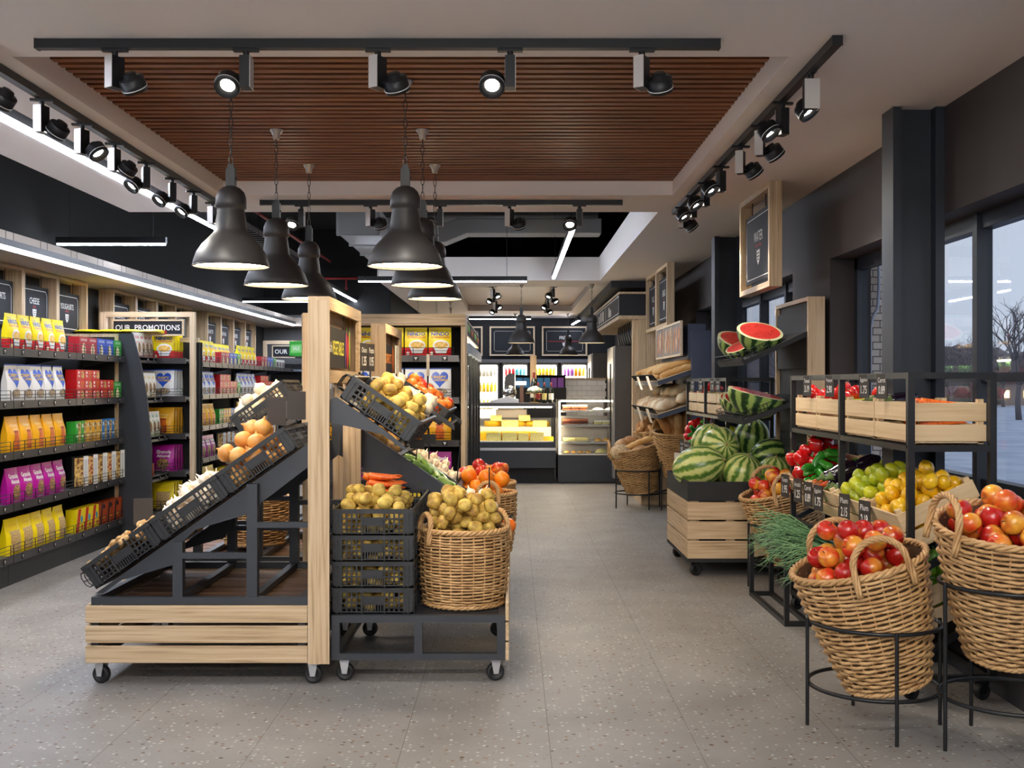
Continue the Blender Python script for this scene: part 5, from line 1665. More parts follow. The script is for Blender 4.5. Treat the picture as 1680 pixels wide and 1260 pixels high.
for yy, h in ((17.0, .10), (17.25, .15), (18.4, .17), (18.8, .17), (19.2, .13)): strip(yy, yy + .18, 2.55, 2.55 + h)
part('menu_board', mb, [BOARD, CHALK], t)
part('oak_pillar', MB().box(1.80, 2.3, 15.72, 15.90, 0, 2.43), OAK['z'], t)
part('oak_pillar', MB().box(1.73, 1.80, 15.76, 15.86, 0, 2.43), OAK['z'], t)
part('oak_back', MB().box(2.29, 2.33, 15.90, 20.8, 0, 2.43), OAK['z'], t)
mb = MB(); mb.box(1.44, XW - .001, 15.95, 25.0, 2.90, 2.999); struct('trim_4', mb, [WALLD])

t = thing('bread_shelf', 'blue-grey bread rack with two sloping oak-edged shelves beside the oak pillar', 'shelf', T(0, 0, 0))
BLUE = mat('bread_blue', (58, 66, 84), .5)
part('back_panel', MB().box(2.2, 2.24, 12.4, 14.6, 0, 2.12), mat('bread_back', (52, 56, 64), .6), t)
part('end_upright', MB().box(2.02, 2.24, 12.34, 12.4, 0, 2.1), BLUE, t)
for (xa, za, xb, zb) in ((1.64, 1.53, 2.2, 1.72), (1.64, 1.15, 2.2, 1.33)):
    L = math.hypot(xb - xa, zb - za); a = math.atan2(zb - za, xb - xa)
    MM = T(xa, 12.4, za) @ R(-a, 'Y')
    s = part('sloping_shelf', MB().box(0, L, 0, 2.2, -.05, 0), BLUE, t, MM)
    part('oak_edge', MB().box(0, L, -.012, 2.2, .0, .008), OAK['x'], s)
    w = MB()
    for k in range(45): w.cyl((.01, .05 * k, 0), (-.03, .05 * k, .09), .003, 4)
    for h in (.35, 1): w.cyl((.01 - .04 * h, 0, .09 * h), (.01 - .04 * h, 2.2, .09 * h), .003, 4)
    part('wire_guard', w, BLACK, s)
    for k in (.25, 1.2):
        part('price_holder', MB().box(-.05, -.045, k, k + .22, -.09, .08), mat('holder_clear', (206, 190, 170), .3), s)
for i, z0 in enumerate((1.53, 1.15)):
    MM = T(1.64, 12.4, z0) @ R(-math.atan2(.19, .56), 'Y')
    if i == 0:
        BAG = mat('baguette_crust', (200, 148, 80), .6, col2=(232, 196, 138), scale=18, stretch=(.35, 1, 1), lo=.4, hi=.7, rnd=.2)
        BAGUETTE = [Kind('baguette', long_fruit(.52, .036, .008, lambda t: rnd_end(t, .12) * (1 + .07 * math.sin(t * 34)), 26, 12).mesh('baguette', [BAG]), 'baguette'),
                    Kind('baguette', long_fruit(.46, .04, .012, lambda t: rnd_end(t, .16) * (1 + .08 * math.sin(t * 30)), 26, 12).mesh('baguette', [BAG]), 'baguette')]
        for k in range(17):
            random.choice(BAGUETTE).put(MM @ T(.28, .09 + .125 * k, .04 + .055 * (k % 3 == 1)) @ R(random.uniform(-.35, .2), 'Z') @ R(random.uniform(-.5, .5), 'X'), 'baguette lying on the upper bread shelf', 'baguettes on the upper bread shelf')
    else:
        LOAFM = mat('floury_crust', (196, 154, 108), .75, col2=(232, 214, 182), scale=9, stretch=(.6, 1, 1), lo=.38, hi=.62, rnd=.2, bump=.2)
        def loaf_fn(x, y, z):
            s = .008 * math.sin(x * 55) if z > 0 else 0
            return (x, y, (z + s) if z > 0 else z * .7)
        LOAF = [Kind('bread_loaf', MB().ball(.17, .085, .075, 26, 14, 0, None, loaf_fn).mesh('bread_loaf', [LOAFM]), 'bread')]
        for k in range(9):
            LOAF[0].put(MM @ T(.16, .14 + .24 * k, .06) @ R(.35 + random.uniform(-.25, .25), 'Z'), 'floury oval bread loaf in the front row of the lower bread shelf', 'loaves at the front of the lower shelf')
            LOAF[0].put(MM @ T(.40, .16 + .24 * k, .07 + .08 * (k % 2)) @ R(.6 + random.uniform(-.3, .3), 'Z'), 'floury oval bread loaf in the back row of the lower bread shelf', 'loaves at the back of the lower shelf')
# framed bread photographs on the slanted header
t = thing('bread_photo_panel', 'oak-framed row of three bread photographs above the bread shelves', 'picture panel', T(1.90, 14.5, 1.82) @ QX)
W, H = 2.1, .40
f = MB(); e = .025
f.box(0, W, 0, .03, 0, e); f.box(0, W, 0, .03, H - e, H)
for k in range(4): f.box(k * (W - e) / 3, k * (W - e) / 3 + e, 0, .03, e, H - e)
part('oak_frame', f, PALE['x'], t)
for k in range(3):
    mb = MB(); x0 = k * (W - e) / 3 + e; w = (W - e) / 3 - e
    mb.box(x0, x0 + w, .012, .02, e, H - e)
    fl = lambda x, z: .0108
    for q in range(3):
        cx = x0 + w * (.22 + .28 * q)
        mb.decal([(cx + .07 * math.cos(a) * .9 + .03 * math.sin(a), H / 2 + .16 * math.sin(a)) for a in [2 * PI * i / 18 for i in range(18)]], 1 + (q + k) % 2, lambda x, z, q=q: .0108 - .0008 * (q + 1))
    part('bread_photo', mb, [mat('photo_grey', (120, 122, 124), .5), mat('photo_crust', (204, 132, 78), .5, col2=(150, 84, 44), scale=7), mat('photo_bread', (226, 190, 150), .5, col2=(180, 120, 70), scale=7)], t)
solo('bread_header_panel', MB().box(1.99, 2.19, 12.4, 14.58, 1.78, 2.18), [BLUE], 'blue-grey header box behind the bread photographs', 'panel')

# bread baskets
SEED = mat('seeded_crust', (156, 116, 76), .8, col2=(206, 180, 140), scale=40, lo=.4, hi=.6, rnd=.2, bump=.6, bscale=70)
DARKB = mat('rye_crust', (160, 112, 68), .7, col2=(212, 184, 150), scale=12, lo=.45, hi=.7, rnd=.25, bump=.2)
ROUND = [Kind('round_bread', MB().ball(.12, .105, .08, 24, 14, 0, None, lumpy(3, .05)).mesh('round_bread', [SEED]), 'bread'), Kind('round_bread', MB().ball(.115, .1, .075, 24, 14, 0, None, lumpy(5, .04)).mesh('round_bread', [DARKB]), 'bread')]
ring_stand(1.53, 13.33, .458, .18, .280, 'black ring stand holding the bread basket before the pastry case', .35)
M = leaning(1.585, 13.34, .19, PI + .2, 13, 'tilted wicker basket of round breads before the pastry case', hang=PI / 2)
def bread(K, x, y, z, rx, ry, rz, s, label): K.put(M @ T(x, y, z) @ R(rz, 'Z') @ R(ry, 'Y') @ R(rx, 'X') @ scl(s), label)
bread(ROUND[0], -.16, -.10, .54, .4, .3, .3, 1.15, 'seeded round bread at the left rim of the front bread basket')
bread(ROUND[1], .02, .10, .60, .1, .5, .8, 1.1, 'split brown bread resting high in the front bread basket')
bread(ROUND[1], .05, -.15, .51, .2, -.2, .2, .9, 'pale round bread sunk at the front of the front bread basket')
bread(ROUND[1], -.10, .16, .58, .1, .5, 2.0, 1.1, 'brown bread at the back of the front bread basket')
bread(ROUND[0], .10, .0, .44, 0, 0, 1.0, 1.1, 'seeded bread in the middle of the front bread basket')
BAGUETTE[1].put(M @ T(.10, -.05, .60) @ R(.25, 'Z') @ R(-.12, 'Y'), 'golden baguette lying across the front bread basket')
ring_stand(2.03, 13.1, .676, .21, .262, 'tall black ring stand holding the baguette basket', .35)
M = leaning(2.03, 13.1, .40, -PI / 2 - .5, 8, 'wicker basket of upright baguettes on the tall stand', .195, .315, .55, 28, 28, .8)
BROLL = [Kind('baguette', long_fruit(.42, .055, .012, lambda t: rnd_end(t, .22) * (1 + .05 * math.sin(t * 26)), 24, 14).mesh('baguette', [mat('brown_crust', (194, 136, 78), .6, col2=(226, 186, 132), scale=12, stretch=(.4, 1, 1), lo=.42, hi=.7, rnd=.3)]), 'baguette')]
for k in range(14):
    a = 2 * PI * k / 14 * 2.4; q = .05 + .16 * (k % 4) / 3
    BROLL[0].put(M @ T(q * math.cos(a), q * math.sin(a), .62 + random.uniform(-.04, .1)) @ R(a, 'Z') @ R(random.uniform(.15, .6), 'Y') @ R(-PI / 2, 'Y'), 'brown baguette standing in the basket on the tall stand', 'baguettes standing in the tall basket')
ROLLM = mat('roll_crust', (178, 122, 68), .65, col2=(210, 164, 108), scale=10, rnd=.3)
ROLL = [Kind('bread_roll', MB().ball(.075, .045, .04, 16, 10, 0, None, lumpy(2, .05)).mesh('bread_roll', [ROLLM]), 'bread roll')]
t = basket(T(1.80, 14.0, .62), 'wicker basket of rolls beside the oak pillar below the bread shelves', .17, .24, .26, 16, 20, .07, .08)
heap_in(ROLL, 1.80, 13.98, .235, .76, .045, 48, 'brown bread roll heaped in the basket beside the oak pillar', 'rolls in the basket', .4)
solo('basket_plinth', MB().box(1.60, 2.18, 13.6, 14.45, 0, .62), [OAK['z']], 'oak plinth under the roll basket beside the pillar', 'plinth', None, None, .004)
# ================================================================= PACKAGED GOODS
YLW = mat('pack_yellow', (246, 222, 12), .35); REDP = mat('pack_red', (206, 24, 28), .35); BLU = mat('pack_blue', (32, 84, 196), .35)
NAVY = mat('pack_navy', (24, 44, 140), .4); WHT = mat('pack_white', (236, 236, 234), .4); ORG = mat('pack_orange', (222, 110, 20), .35, col2=(190, 70, 14), scale=16)
AMB = mat('pack_amber', (240, 176, 22), .32); MAG = mat('pack_magenta', (178, 18, 150), .32); GRN = mat('pack_green', (50, 168, 52), .4)
FLAKE = mat('print_flakes', (228, 170, 50), .5, col2=(246, 214, 130), scale=60); OATS = mat('print_oats', (206, 184, 148), .5, col2=(140, 112, 80), scale=110, lo=.45, hi=.55)
NUTS = mat('print_granola', (190, 150, 100), .5, col2=(70, 44, 26), scale=90, lo=.45, hi=.6); GRAIN = mat('print_grain', (226, 200, 140), .5, col2=(150, 112, 60), scale=140, lo=.42, hi=.6)
GLD = mat('print_gold', (232, 190, 40), .5); BLKP = mat('pack_black', (26, 26, 28), .4); CRM = mat('print_cream', (240, 228, 180), .5)
PASTA = mat('print_pasta', (232, 196, 120), .5, col2=(120, 70, 40), scale=42, lo=.45, hi=.62); MIXN = mat('print_mix', (226, 190, 120), .5, col2=(170, 50, 40), scale=46, lo=.5, hi=.6)
BRN = mat('pack_rust', (170, 66, 26), .4); GREY = mat('print_grey', (150, 152, 150), .5); CARD = mat('pack_card', (200, 170, 130), .6)
TEAL = mat('pack_teal', (70, 160, 196), .4)

def smooth(t): t = min(1, max(0, t)); return t * t * (3 - 2 * t)
def bag_mesh(name, w, h, d, mats, bands, decor):
    def surf(x, z):
        u, t = 2 * x / w, z / h
        p = (1 - .92 * smooth((t - .42) / .58)) * (.86 + .14 * min(1, t / .12))
        return -d / 2 * p * (.5 + .5 * (1 - u ** 4))
    mb = MB()
    ts = sorted(set([0, .06, .15, .25, .4, .5, .6, .7, .8, .88, .94, 1.0] + [b for b, _ in bands]))
    nx = 8
    for s in (1, -1):
        v = []
        for t in ts:
            for i in range(nx + 1):
                x = w * (i / nx - .5)
                if t > .95: x *= 1.0
                else: x *= 1 - .03 * smooth((t - .6) / .4)
                v.append((x, s * surf(w * (i / nx - .5), t * h), t * h))
        for j in range(len(ts) - 1):
            mi = next(m_ for b, m_ in bands if (ts[j] + ts[j + 1]) / 2 <= b)
            fs = []
            for i in range(nx):
                q = (j * (nx + 1) + i, j * (nx + 1) + i + 1, (j + 1) * (nx + 1) + i + 1, (j + 1) * (nx + 1) + i)
                fs.append(q if s == 1 else q[::-1])
            mb.add(v, [], 0)
            o = len(mb.v) - len(v)
            for q in fs: mb.f.append(tuple(a + o for a in q)); mb.m.append(mi); mb.s.append(True)
    for e in (0, nx):      # gusset sides
        for j in range(len(ts) - 1):
            mi = next(m_ for b, m_ in bands if (ts[j] + ts[j + 1]) / 2 <= b)
            x0 = w * (e / nx - .5)
            k0 = 1 - .03 * smooth((ts[j] - .6) / .4) if ts[j] <= .95 else 1
            k1 = 1 - .03 * smooth((ts[j + 1] - .6) / .4) if ts[j + 1] <= .95 else 1
            a, b = surf(x0, ts[j] * h), surf(x0, ts[j + 1] * h)
            q = [(x0 * k0, a, ts[j] * h), (x0 * k0, -a, ts[j] * h), (x0 * k1, -b, ts[j + 1] * h), (x0 * k1, b, ts[j + 1] * h)]
            mb.add(q, [(0, 1, 2, 3) if e else (3, 2, 1, 0)], mi)
    b = surf(0, 0)
    mb.box(-w * .46, w * .46, b * .8, -b * .8, 0, .002, bands[0][1])
    n0 = 0
    def sf(x, z): return surf(x, z) - .0016 - n0
    decor(mb, sf, lambda k: (lambda x, z: surf(x, z) - .0016 - .0007 * k))
    return mb.mesh(name, mats)

def deco_cereal(mb, s, L):
    mb.oval(.012, .105, .078, .052, 2, L(0)); mb.decal([(-.060, .10), (.084, .10), (.058, .03), (-.034, .03)], 2, L(1))
    mb.oval(.012, .108, .064, .034, 3, L(2))
    mb.text('NINDO', .002, .214, .165, .036, 4, L(2), .03); mb.text('CORNFLAKES', .004, .182, .17, .017, 1, L(2), .02); mb.text('Cereal', -.05, .243, .06, .014, 4, L(2))
    mb.oval(-.075, .03, .016, .016, 2, L(2), 10); mb.oval(-.075, .03, .008, .008, 0, L(3), 8)
def deco_oat(mb, s, L):
    pts = []
    for i in range(36):
        a = 2 * PI * i / 36
        pts.append((.078 * math.sin(a) ** 3, .185 + .0053 * (13 * math.cos(a) - 5 * math.cos(2 * a) - 2 * math.cos(3 * a) - math.cos(4 * a))))
    mb.decal(pts, 1, L(0))
    mb.text('CRISPY', -.012, .20, .15, .024, 2, L(2), .03); mb.text('OATMEAL', .014, .172, .14, .020, 2, L(2), .03)
    mb.oval(0, .06, .074, .036, 4, L(0)); mb.oval(0, .063, .064, .029, 3, L(1)); mb.text('whole grain flakes', 0, .012, .12, .008, 4, L(1))
def deco_amber(mb, s, L):
    mb.decal([(-.038, .02), (.038, .02), (.042, .09), (.030, .13), (.034, .15), (-.034, .15), (-.030, .13), (-.042, .09)], 1, L(0))
    mb.oval(0, .155, .040, .008, 2, L(1)); mb.text('Honey', .0, .20, .11, .03, 3, L(1)); mb.text('crunch', 0, .175, .08, .016, 3, L(1))
def deco_gran(mb, s, L):
    mb.oval(0.0, .085, .064, .055, 1, L(0), 14); mb.text('Granola', 0, .205, .15, .036, 2, L(1), .03); mb.text('Almond', 0, .165, .135, .032, 2, L(1), .03); mb.text('muesli mix', 0, .02, .13, .012, 2, L(1))
def deco_grain(mb, s, L):
    mb.decal([(-.07, .02), (.07, .02), (.07, .18), (-.07, .18)], 1, L(0)); mb.text('GRAINS', 0, .22, .11, .02, 2, L(0))
def deco_snack(mb, s, L):
    mb.oval(0, .10, .048, .06, 1, L(0)); mb.oval(.0, .10, .044, .056, 0, L(1)); mb.oval(.012, .10, .022, .05, 3, L(2)); mb.text('BAKERY', 0, .205, .05, .02, 2, L(1), .02); mb.decal([(-.03, .215), (.03, .215), (.03, .19), (-.03, .19)], 1, L(0)); mb.decal([(-.06, .024), (.06, .024), (.06, .018), (-.06, .018)], 1, L(0))
CORN = Kind('cereal_bag', bag_mesh('cereal_bag', .212, .275, .085, [YLW, REDP, WHT, FLAKE, NAVY], [(.30, 1), (1, 0)], deco_cereal), 'cereal bag')
OAT = Kind('oat_bag', bag_mesh('oat_bag', .21, .285, .095, [WHT, BLU, GLD, OATS, GREY], [(.96, 0), (1, 1)], deco_oat), 'oatmeal bag')
AMBER = Kind('honey_cereal_bag', bag_mesh('honey_cereal_bag', .21, .27, .10, [AMB, ORG, BRN, CRM], [(1, 0)], deco_amber), 'cereal bag')
GRANO = Kind('granola_bag', bag_mesh('granola_bag', .215, .265, .10, [MAG, NUTS, WHT], [(1, 0)], deco_gran), 'granola bag')
GRAINB = Kind('grain_bag', bag_mesh('grain_bag', .21, .27, .10, [YLW, GRAIN, GLD], [(1, 0)], deco_grain), 'grain bag')
SNACK = [Kind('snack_bag', bag_mesh('snack_bag', .135, .245, .06, [mat('snack_white', (232, 226, 212), .45), c, WHT, NUTS], [(1, 0)], deco_snack), 'snack bag') for c in (REDP, GLD, GRN)]
def box_kind(name, w, h, d, mats, decor, cat):
    mb = MB(); mb.box(-w / 2, w / 2, -d / 2, d / 2, 0, h)
    decor(mb, lambda k: (lambda x, z: -d / 2 - .0008 - .0006 * k), w, h, d)
    return Kind(name, mb.mesh(name, mats), cat)
def dq(mb, x0, x1, z0, z1, m_, L): mb.decal([(x0, z0), (x1, z0), (x1, z1), (x0, z1)], m_, L)
def d_cup(mb, L, w, h, d):
    mb.decal([(-.035, .01), (.035, .01), (.045, .045), (.03, .075), (.012, .10), (-.012, .10), (-.03, .075), (-.045, .045)], 1, L(0)); mb.text('CUPCAKES', 0, h * .83, w * .72, .022, 2, L(1), .02)
CUP = {c: box_kind('cupcake_box', .198, .155, .095, [m_, CRM, WHT], d_cup, 'cake mix box') for c, m_ in (('red', mat('pack_crimson', (176, 28, 44), .4)), ('blue', BLU), ('green', GRN))}
def d_tea(mb, L, w, h, d): dq(mb, .01, w / 2 - .008, .012, h - .012, 1, L(0)); mb.oval(-.04, h * .72, .018, .012, 2, L(0), 10); mb.text('TEA', -.04, h * .36, .05, .02, 2, L(0), .03)
TEA = [box_kind('tea_box', .17, .085, .10, [REDP, m_, WHT], d_tea, 'tea box') for m_ in (PASTA, ORG)]
def d_slim(mb, L, w, h, d): dq(mb, .0, w / 2 - .004, .01, h - .01, 1, L(0)); mb.oval(-.026, h * .8, .016, .02, 2, L(0), 10); dq(mb, -.045, -.012, .05, .07, 2, L(0))
SLIM = {c: box_kind('slim_box', .118, .19, .08, [m_, PASTA, WHT], d_slim, 'snack box') for c, m_ in (('green', GRN), ('yellow', AMB), ('blue', mat('pack_sky', (44, 130, 200), .4)))}
def d_pasta(mb, L, w, h, d): dq(mb, -w / 2 + .03, w * .18, .012, h - .012, 2, L(0)); dq(mb, w * .2, w / 2, .0, h, 1, L(0)); dq(mb, w * .24, w * .46, .05, h - .03, 3, L(1))
PASTAB = [box_kind('pasta_box', .20, .27, .07, [BLKP, WHT, m_, mat('print_light', (206, 206, 204), .5)], d_pasta, 'pasta box') for m_ in (PASTA, MIXN)]
def d_diag(mb, L, w, h, d):
    mb.decal([(-w / 2, .0), (-w * .18, .0), (w * .16, h), (-w * .2, h)], 1, L(0)); mb.oval(w * .22, h * .55, .026, .03, 2, L(0), 12); mb.oval(w * .28, h * .22, .022, .022, 3, L(0), 10)
DIAG = box_kind('rice_box', .17, .20, .09, [YLW, REDP, TEAL, ORG], d_diag, 'rice box')
def d_choc(mb, L, w, h, d):
    mb.decal([(-w * .3, 0), (-w * .12, 0), (w * .12, h), (-w * .06, h)], 1, L(0)); mb.oval(w * .28, h * .8, .03, .022, 1, L(0), 12); mb.text('COCOA', w * .26, h * .3, .06, .02, 2, L(0), .02)
CHOC = box_kind('cocoa_box', .16, .20, .09, [BRN, BLKP, GLD], d_choc, 'cocoa box')
def d_plain(mb, L, w, h, d): dq(mb, -w * .4, w * .4, h * .2, h * .75, 1, L(0)); mb.text('SALE', 0, h * .5, w * .5, h * .25, 2, L(1), .02)
GREENB = box_kind('green_box', .20, .14, .12, [GRN, mat('pack_lightgreen', (128, 214, 120), .4), WHT], d_plain, 'box')
WHITEB = box_kind('white_red_box', .20, .13, .10, [WHT, GREY, REDP], d_plain, 'box')
def d_mug(mb, L, w, h, d): dq(mb, 0, w / 2, 0, h, 1, L(0))
SMALLB = box_kind('small_blue_box', .14, .12, .08, [TEAL, BRN, WHT], d_mug, 'box')

# ================================================================= WALL SHELVES
LV = (.217, .60, .985, 1.365, 1.755)
LVN = ('bottom', 'fourth', 'third', 'second', 'top')
GUN = mat('gunmetal', (78, 76, 76), .32, .6); SHELFG = mat('shelf_grey', (92, 98, 108), .5)
_tagm = MB().box(-.018, .018, -.004, 0, -.020, .020).add([(-.009, -.0046, .002), (.009, -.0046, .002), (.009, -.0046, .012), (-.009, -.0046, .012)], [(0, 1, 2, 3)], 1).add([(-.003, -.0046, -.012), (.003, -.0046, -.012), (.003, -.0046, .002), (-.003, -.0046, .002)], [(0, 1, 2, 3)], 1).mesh('price_tag', [MATTE, CHALK])
def rail_mesh(L):
    w = MB()
    e = .02
    for z in (.03, .055, .085): w.cyl((e, -.0, z), (L - e, -.0, z), .0026, 5)
    n = max(2, int(L / .19))
    for k in range(n + 1): w.cyl((e + (L - 2 * e) * k / n, 0, 0), (e + (L - 2 * e) * k / n, 0, .085), .003, 5)
    return w.mesh('wire_rail', [BLACK])
_su = {}
def shelf_unit(M, L, label, depth=.46, tags=4, top=True, H=1.95, levels=LV, rails=True):
    """gondola module: local x along the shelf, front at y=0, goods face -y"""
    t = thing('shelf_unit', label, 'store shelf', M)
    key = (round(L, 3), depth, H)
    if key not in _su:
        b = MB(); b.box(0, L, depth - .02, depth, 0, H)
        u = MB(); u.box(0, .03, depth - .06, depth - .02, 0, H)
        for k in range(int((H - .15) / .048)): u.box(.008, .014, depth - .063, depth - .06, .1 + .048 * k, .125 + .048 * k, 1)
        ba = MB(); ba.box(0, L, .04, .06, .0, .165); ba.box(0, .02, .06, depth, 0, .165); ba.box(L - .02, L, .06, depth, 0, .165)
        sh = MB(); sh.box(.002, L - .002, .012, depth - .06, -.022, 0, 1); sh.box(.002, L - .002, 0, .012, -.048, .012, 0)
        for xx in (.004, L - .012): sh.prism([(depth - .06, -.022), (depth - .06, -.10), (.10, -.035), (.10, -.022)], xx, xx + .008, 'yz', 1)
        _su[key] = (b.mesh('back_panel', [MATTE]), u.mesh('slotted_upright', [MATTE, mat('slot_grey', (70, 70, 72), .6)]), ba.mesh('base', [STEEL]), sh.mesh('shelf', [GUN, SHELFG]), rail_mesh(L))
    bk, up, bs, sh, rl = _su[key]
    part('back_panel', bk, None, t); part('slotted_upright', up, None, t); part('slotted_upright', up, None, t, T(L - .03, 0, 0)); part('base', bs, None, t)
    for z in levels:
        s = part('shelf', sh, None, t, T(0, 0, z))
        if rails: part('wire_rail', rl, None, s, T(0, .012, 0))
        for k in range(tags): part('price_tag', _tagm, None, s, T(L * (k + .5) / tags, 0, -.018))
    return t
QL = R(PI / 2, 'Z')      # facing +x
XF = -3.70
def wall_pack(K, y, z, label, group=None, x=XF - .03, turn=0.0):
    w = .1
    K.put(T(x - .05, y, z + .001) @ QL @ R(turn, 'Z'), label, group)

def stock(y0, where, part_='both', nb=5):
    """one 2.34 m pattern: bags for 1.07 m, boxes for 1.2 m; where names the place"""
    P = .213
    for li, (K, d) in enumerate(((GRAINB, 'yellow grain bag'), (GRANO, 'magenta granola bag'), (AMBER, 'amber cereal bag'), (OAT, 'white-blue oatmeal bag'), (CORN, 'yellow-red cornflakes bag'))):
        for k in range(nb):
            kk = k + (5 - nb)
            wall_pack(K, y0 + P * (kk + .5), LV[li], '%s %s on the %s shelf of %s' % (ORD[k], d, LVN[li], where), '%ss, %s shelf of %s' % (d, LVN[li], where), turn=random.uniform(-.07, .07))
    b = y0 + 1.24
    def row(items, li, pitch, z=0.0, start=0.0, dx=0.0):
        for k, (K, d) in enumerate(items):
            wall_pack(K, b + start + pitch * (k + .5), LV[li] + z, '%s %s, %s shelf of %s' % (ORD[k] if z == 0 else 'upper ' + ORD[k], d, LVN[li], where), '%s, %s' % (d, where), x=XF - .03 + dx)
    row([(CUP['red'], 'red cupcake box'), (CUP['red'], 'red cupcake box'), (CUP['blue'], 'blue cupcake box'), (CUP['blue'], 'blue cupcake box'), (CUP['green'], 'green cupcake box')], 4, .205, 0, .06)
    row([(TEA[k % 2], 'red tea box') for k in range(5)], 3, .175)
    row([(TEA[(k + 1) % 2], 'red tea box') for k in range(5)], 3, .175, .086)
    row([(TEA[k % 2], 'third-layer red tea box') for k in range(3)], 3, .175, .172)
    wall_pack(CUP['green'], b + .98, LV[3], 'green cupcake box beside the tea boxes in %s' % where)
    row([(SLIM[c], c + ' slim box') for c in ('green', 'green', 'yellow', 'yellow', 'yellow', 'blue', 'blue', 'blue')], 2, .122)
    for k in range(5):
        wall_pack(PASTAB[k % 2], b + .02 + .225 * (k + .5), LV[1], '%s black-white pasta box on the fourth shelf of %s' % (ORD[k], where), 'pasta boxes, %s' % where, turn=-.35)
    row([(DIAG, 'yellow-red rice box')] * 3 + [(CHOC, 'rust-brown cocoa box')] * 4, 0, .172)

for i, (a, b_) in enumerate(((5.82, 6.98), (6.98, 8.15), (8.15, 9.32), (9.32, 10.49))):
    shelf_unit(T(XF, a, 0) @ QL, b_ - a - .004, '%s black shelf module from the front along the left wall' % ORD[i])
stock(8.16, 'the front wall run')
for i in range(5):
    a = 12.70 + 1.17 * i
    shelf_unit(T(XF, a, 0) @ QL, 1.166, '%s black shelf module of the wall run beyond the promotions bay' % ORD[i])
stock(12.78, 'the wall run beyond the promotions')
stock(15.04, 'the farthest wall run')
for k in range(6):
    wall_pack(CORN, 14.02 + .2 * k, 1.755, '%s yellow cereal bag behind the cupcake boxes beyond the promotions' % ORD[k], 'cereal bags behind boxes', x=XF - .16)
for k in range(3):
    wall_pack(WHITEB, 17.45 + .22 * k, 1.755, '%s white-red box at the far end of the top wall shelf' % ORD[k], 'white boxes on top far shelf')
# framed end panel of the front run, yellow bags lying on top
t = thing('shelf_end_board', 'dark end panel with thin oak edging closing the front wall run', 'panel', T(0, 10.49, 0))
part('dark_panel', MB().box(-4.34, -3.80, .0, .02, 0, 1.95), MATTE, t)
f = MB(); f.box(-3.80, -3.77, 0, .03, 0, 1.98); f.box(-4.36, -3.80, 0, .03, 1.95, 1.98); part('oak_edging', f, OAK['z'], t)
for k in range(4):
    CORN.put(T(-4.22 + .215 * k, 11.03, 2.016) @ R(PI / 2, 'X') @ Matrix.Diagonal((1, .66, 1, 1)), '%s yellow bag lying flat on top of the black end shelf' % ORD[k], 'yellow bags lying on the end shelf')
# deeper end shelf with a slanted side
t = thing('end_shelf', 'deeper black end shelf with slanted side, holding white snack bags', 'store shelf', T(0, 0, 0))
sp = [(-4.36, 0), (-3.46, 0), (-3.46, .9), (-3.50, 1.35), (-3.56, 1.68), (-3.64, 1.985), (-4.36, 1.985)]
part('slanted_side', MB().prism([(a, b) for a, b in sp], 10.525, 10.55, 'xz'), STEEL, t)
part('back_panel', MB().box(-4.36, -4.3, 10.56, 11.08, 0, 1.985), MATTE, t)
part('top', MB().box(-4.36, -3.66, 10.56, 11.08, 1.96, 1.985), STEEL, t)
for li, z in enumerate(LV):
    xx = (-3.46, -3.46, -3.47, -3.51, -3.58)[li]
    sh = MB(); sh.box(-4.3, xx, 10.56, 11.05, z - .022, z); sh.box(xx - .012, xx, 10.56, 11.05, z - .048, z + .012, 1)
    s = part('shelf', sh, [SHELFG, GUN], t)
    part('wire_rail', rail_mesh(.36), None, s, T(xx - .012, 10.68, z) @ QL)
    for k in range(2): part('price_tag', _tagm, None, s, T(xx, 10.78 + .18 * k, z - .018) @ QL)
for li, K, n, c in ((4, 0, 4, 'red-banded'), (3, 1, 3, 'yellow-banded'), (2, 2, 3, 'green-banded')):
    for k in range(n):
        SNACK[K].put(T((-3.46, -3.46, -3.47, -3.51, -3.58)[li] - .06, 10.62 + .115 * k, LV[li]) @ R(PI / 2 - .25, 'Z'), '%s white %s snack bag on the deeper end shelf' % (ORD[k], c), 'white %s snack bags' % c)
SMALLB.put(T(-3.56, 10.72, LV[1]) @ QL, 'small blue-brown box on the deeper end shelf')
solo('canister', MB().lathe([(0, 0), (.05, 0), (.05, .13), (0, .13)], 24, 0).lathe([(.0505, .03), (.0505, .10)], 24, 1), [WHT, NUTS], 'white printed canister at the bottom of the deeper end shelf', 'canister', T(-3.57, 10.7, LV[0]))
# promotions bay facing the viewer
t = thing('promotions_bay', 'oak-framed end bay with a dark OUR PROMOTIONS sign near the left wall', 'store shelf', T(0, 0, 0))
Y = 11.18
part('oak_post', MB().box(-4.20, -4.14, Y, Y + .06, 0, 2.235), PALE['z'], t); part('oak_post', MB().box(-3.285, -3.235, Y, Y + .06, 0, 2.235), PALE['z'], t)
part('oak_beam', MB().box(-4.14, -3.285, Y, Y + .06, 2.185, 2.235), PALE['x'], t); part('oak_beam', MB().box(-4.14, -3.285, Y + .30, Y + .36, 1.94, 1.985), PALE['x'], t)
part('back_panel', MB().box(-4.3, -3.29, Y + .46, Y + .48, 0, 1.94), MATTE, t)
part('side_upright', MB().box(-3.33, -3.30, Y + .40, Y + .46, 0, 1.94), MATTE, t)
for z in LV:
    s = part('shelf', MB().box(-4.1, -3.33, Y + .03, Y + .44, z - .022, z).box(-4.1, -3.33, Y + .018, Y + .03, z - .048, z + .012, 1), [SHELFG, GUN], t)
    part('bracket', MB().prism([(Y + .44, z - .022), (Y + .44, z - .12), (Y + .1, z - .035), (Y + .1, z - .022)], -3.335, -3.325, 'yz'), STEEL, s)
    part('wire_rail', rail_mesh(.72), None, s, T(-4.06, Y + .03, z))
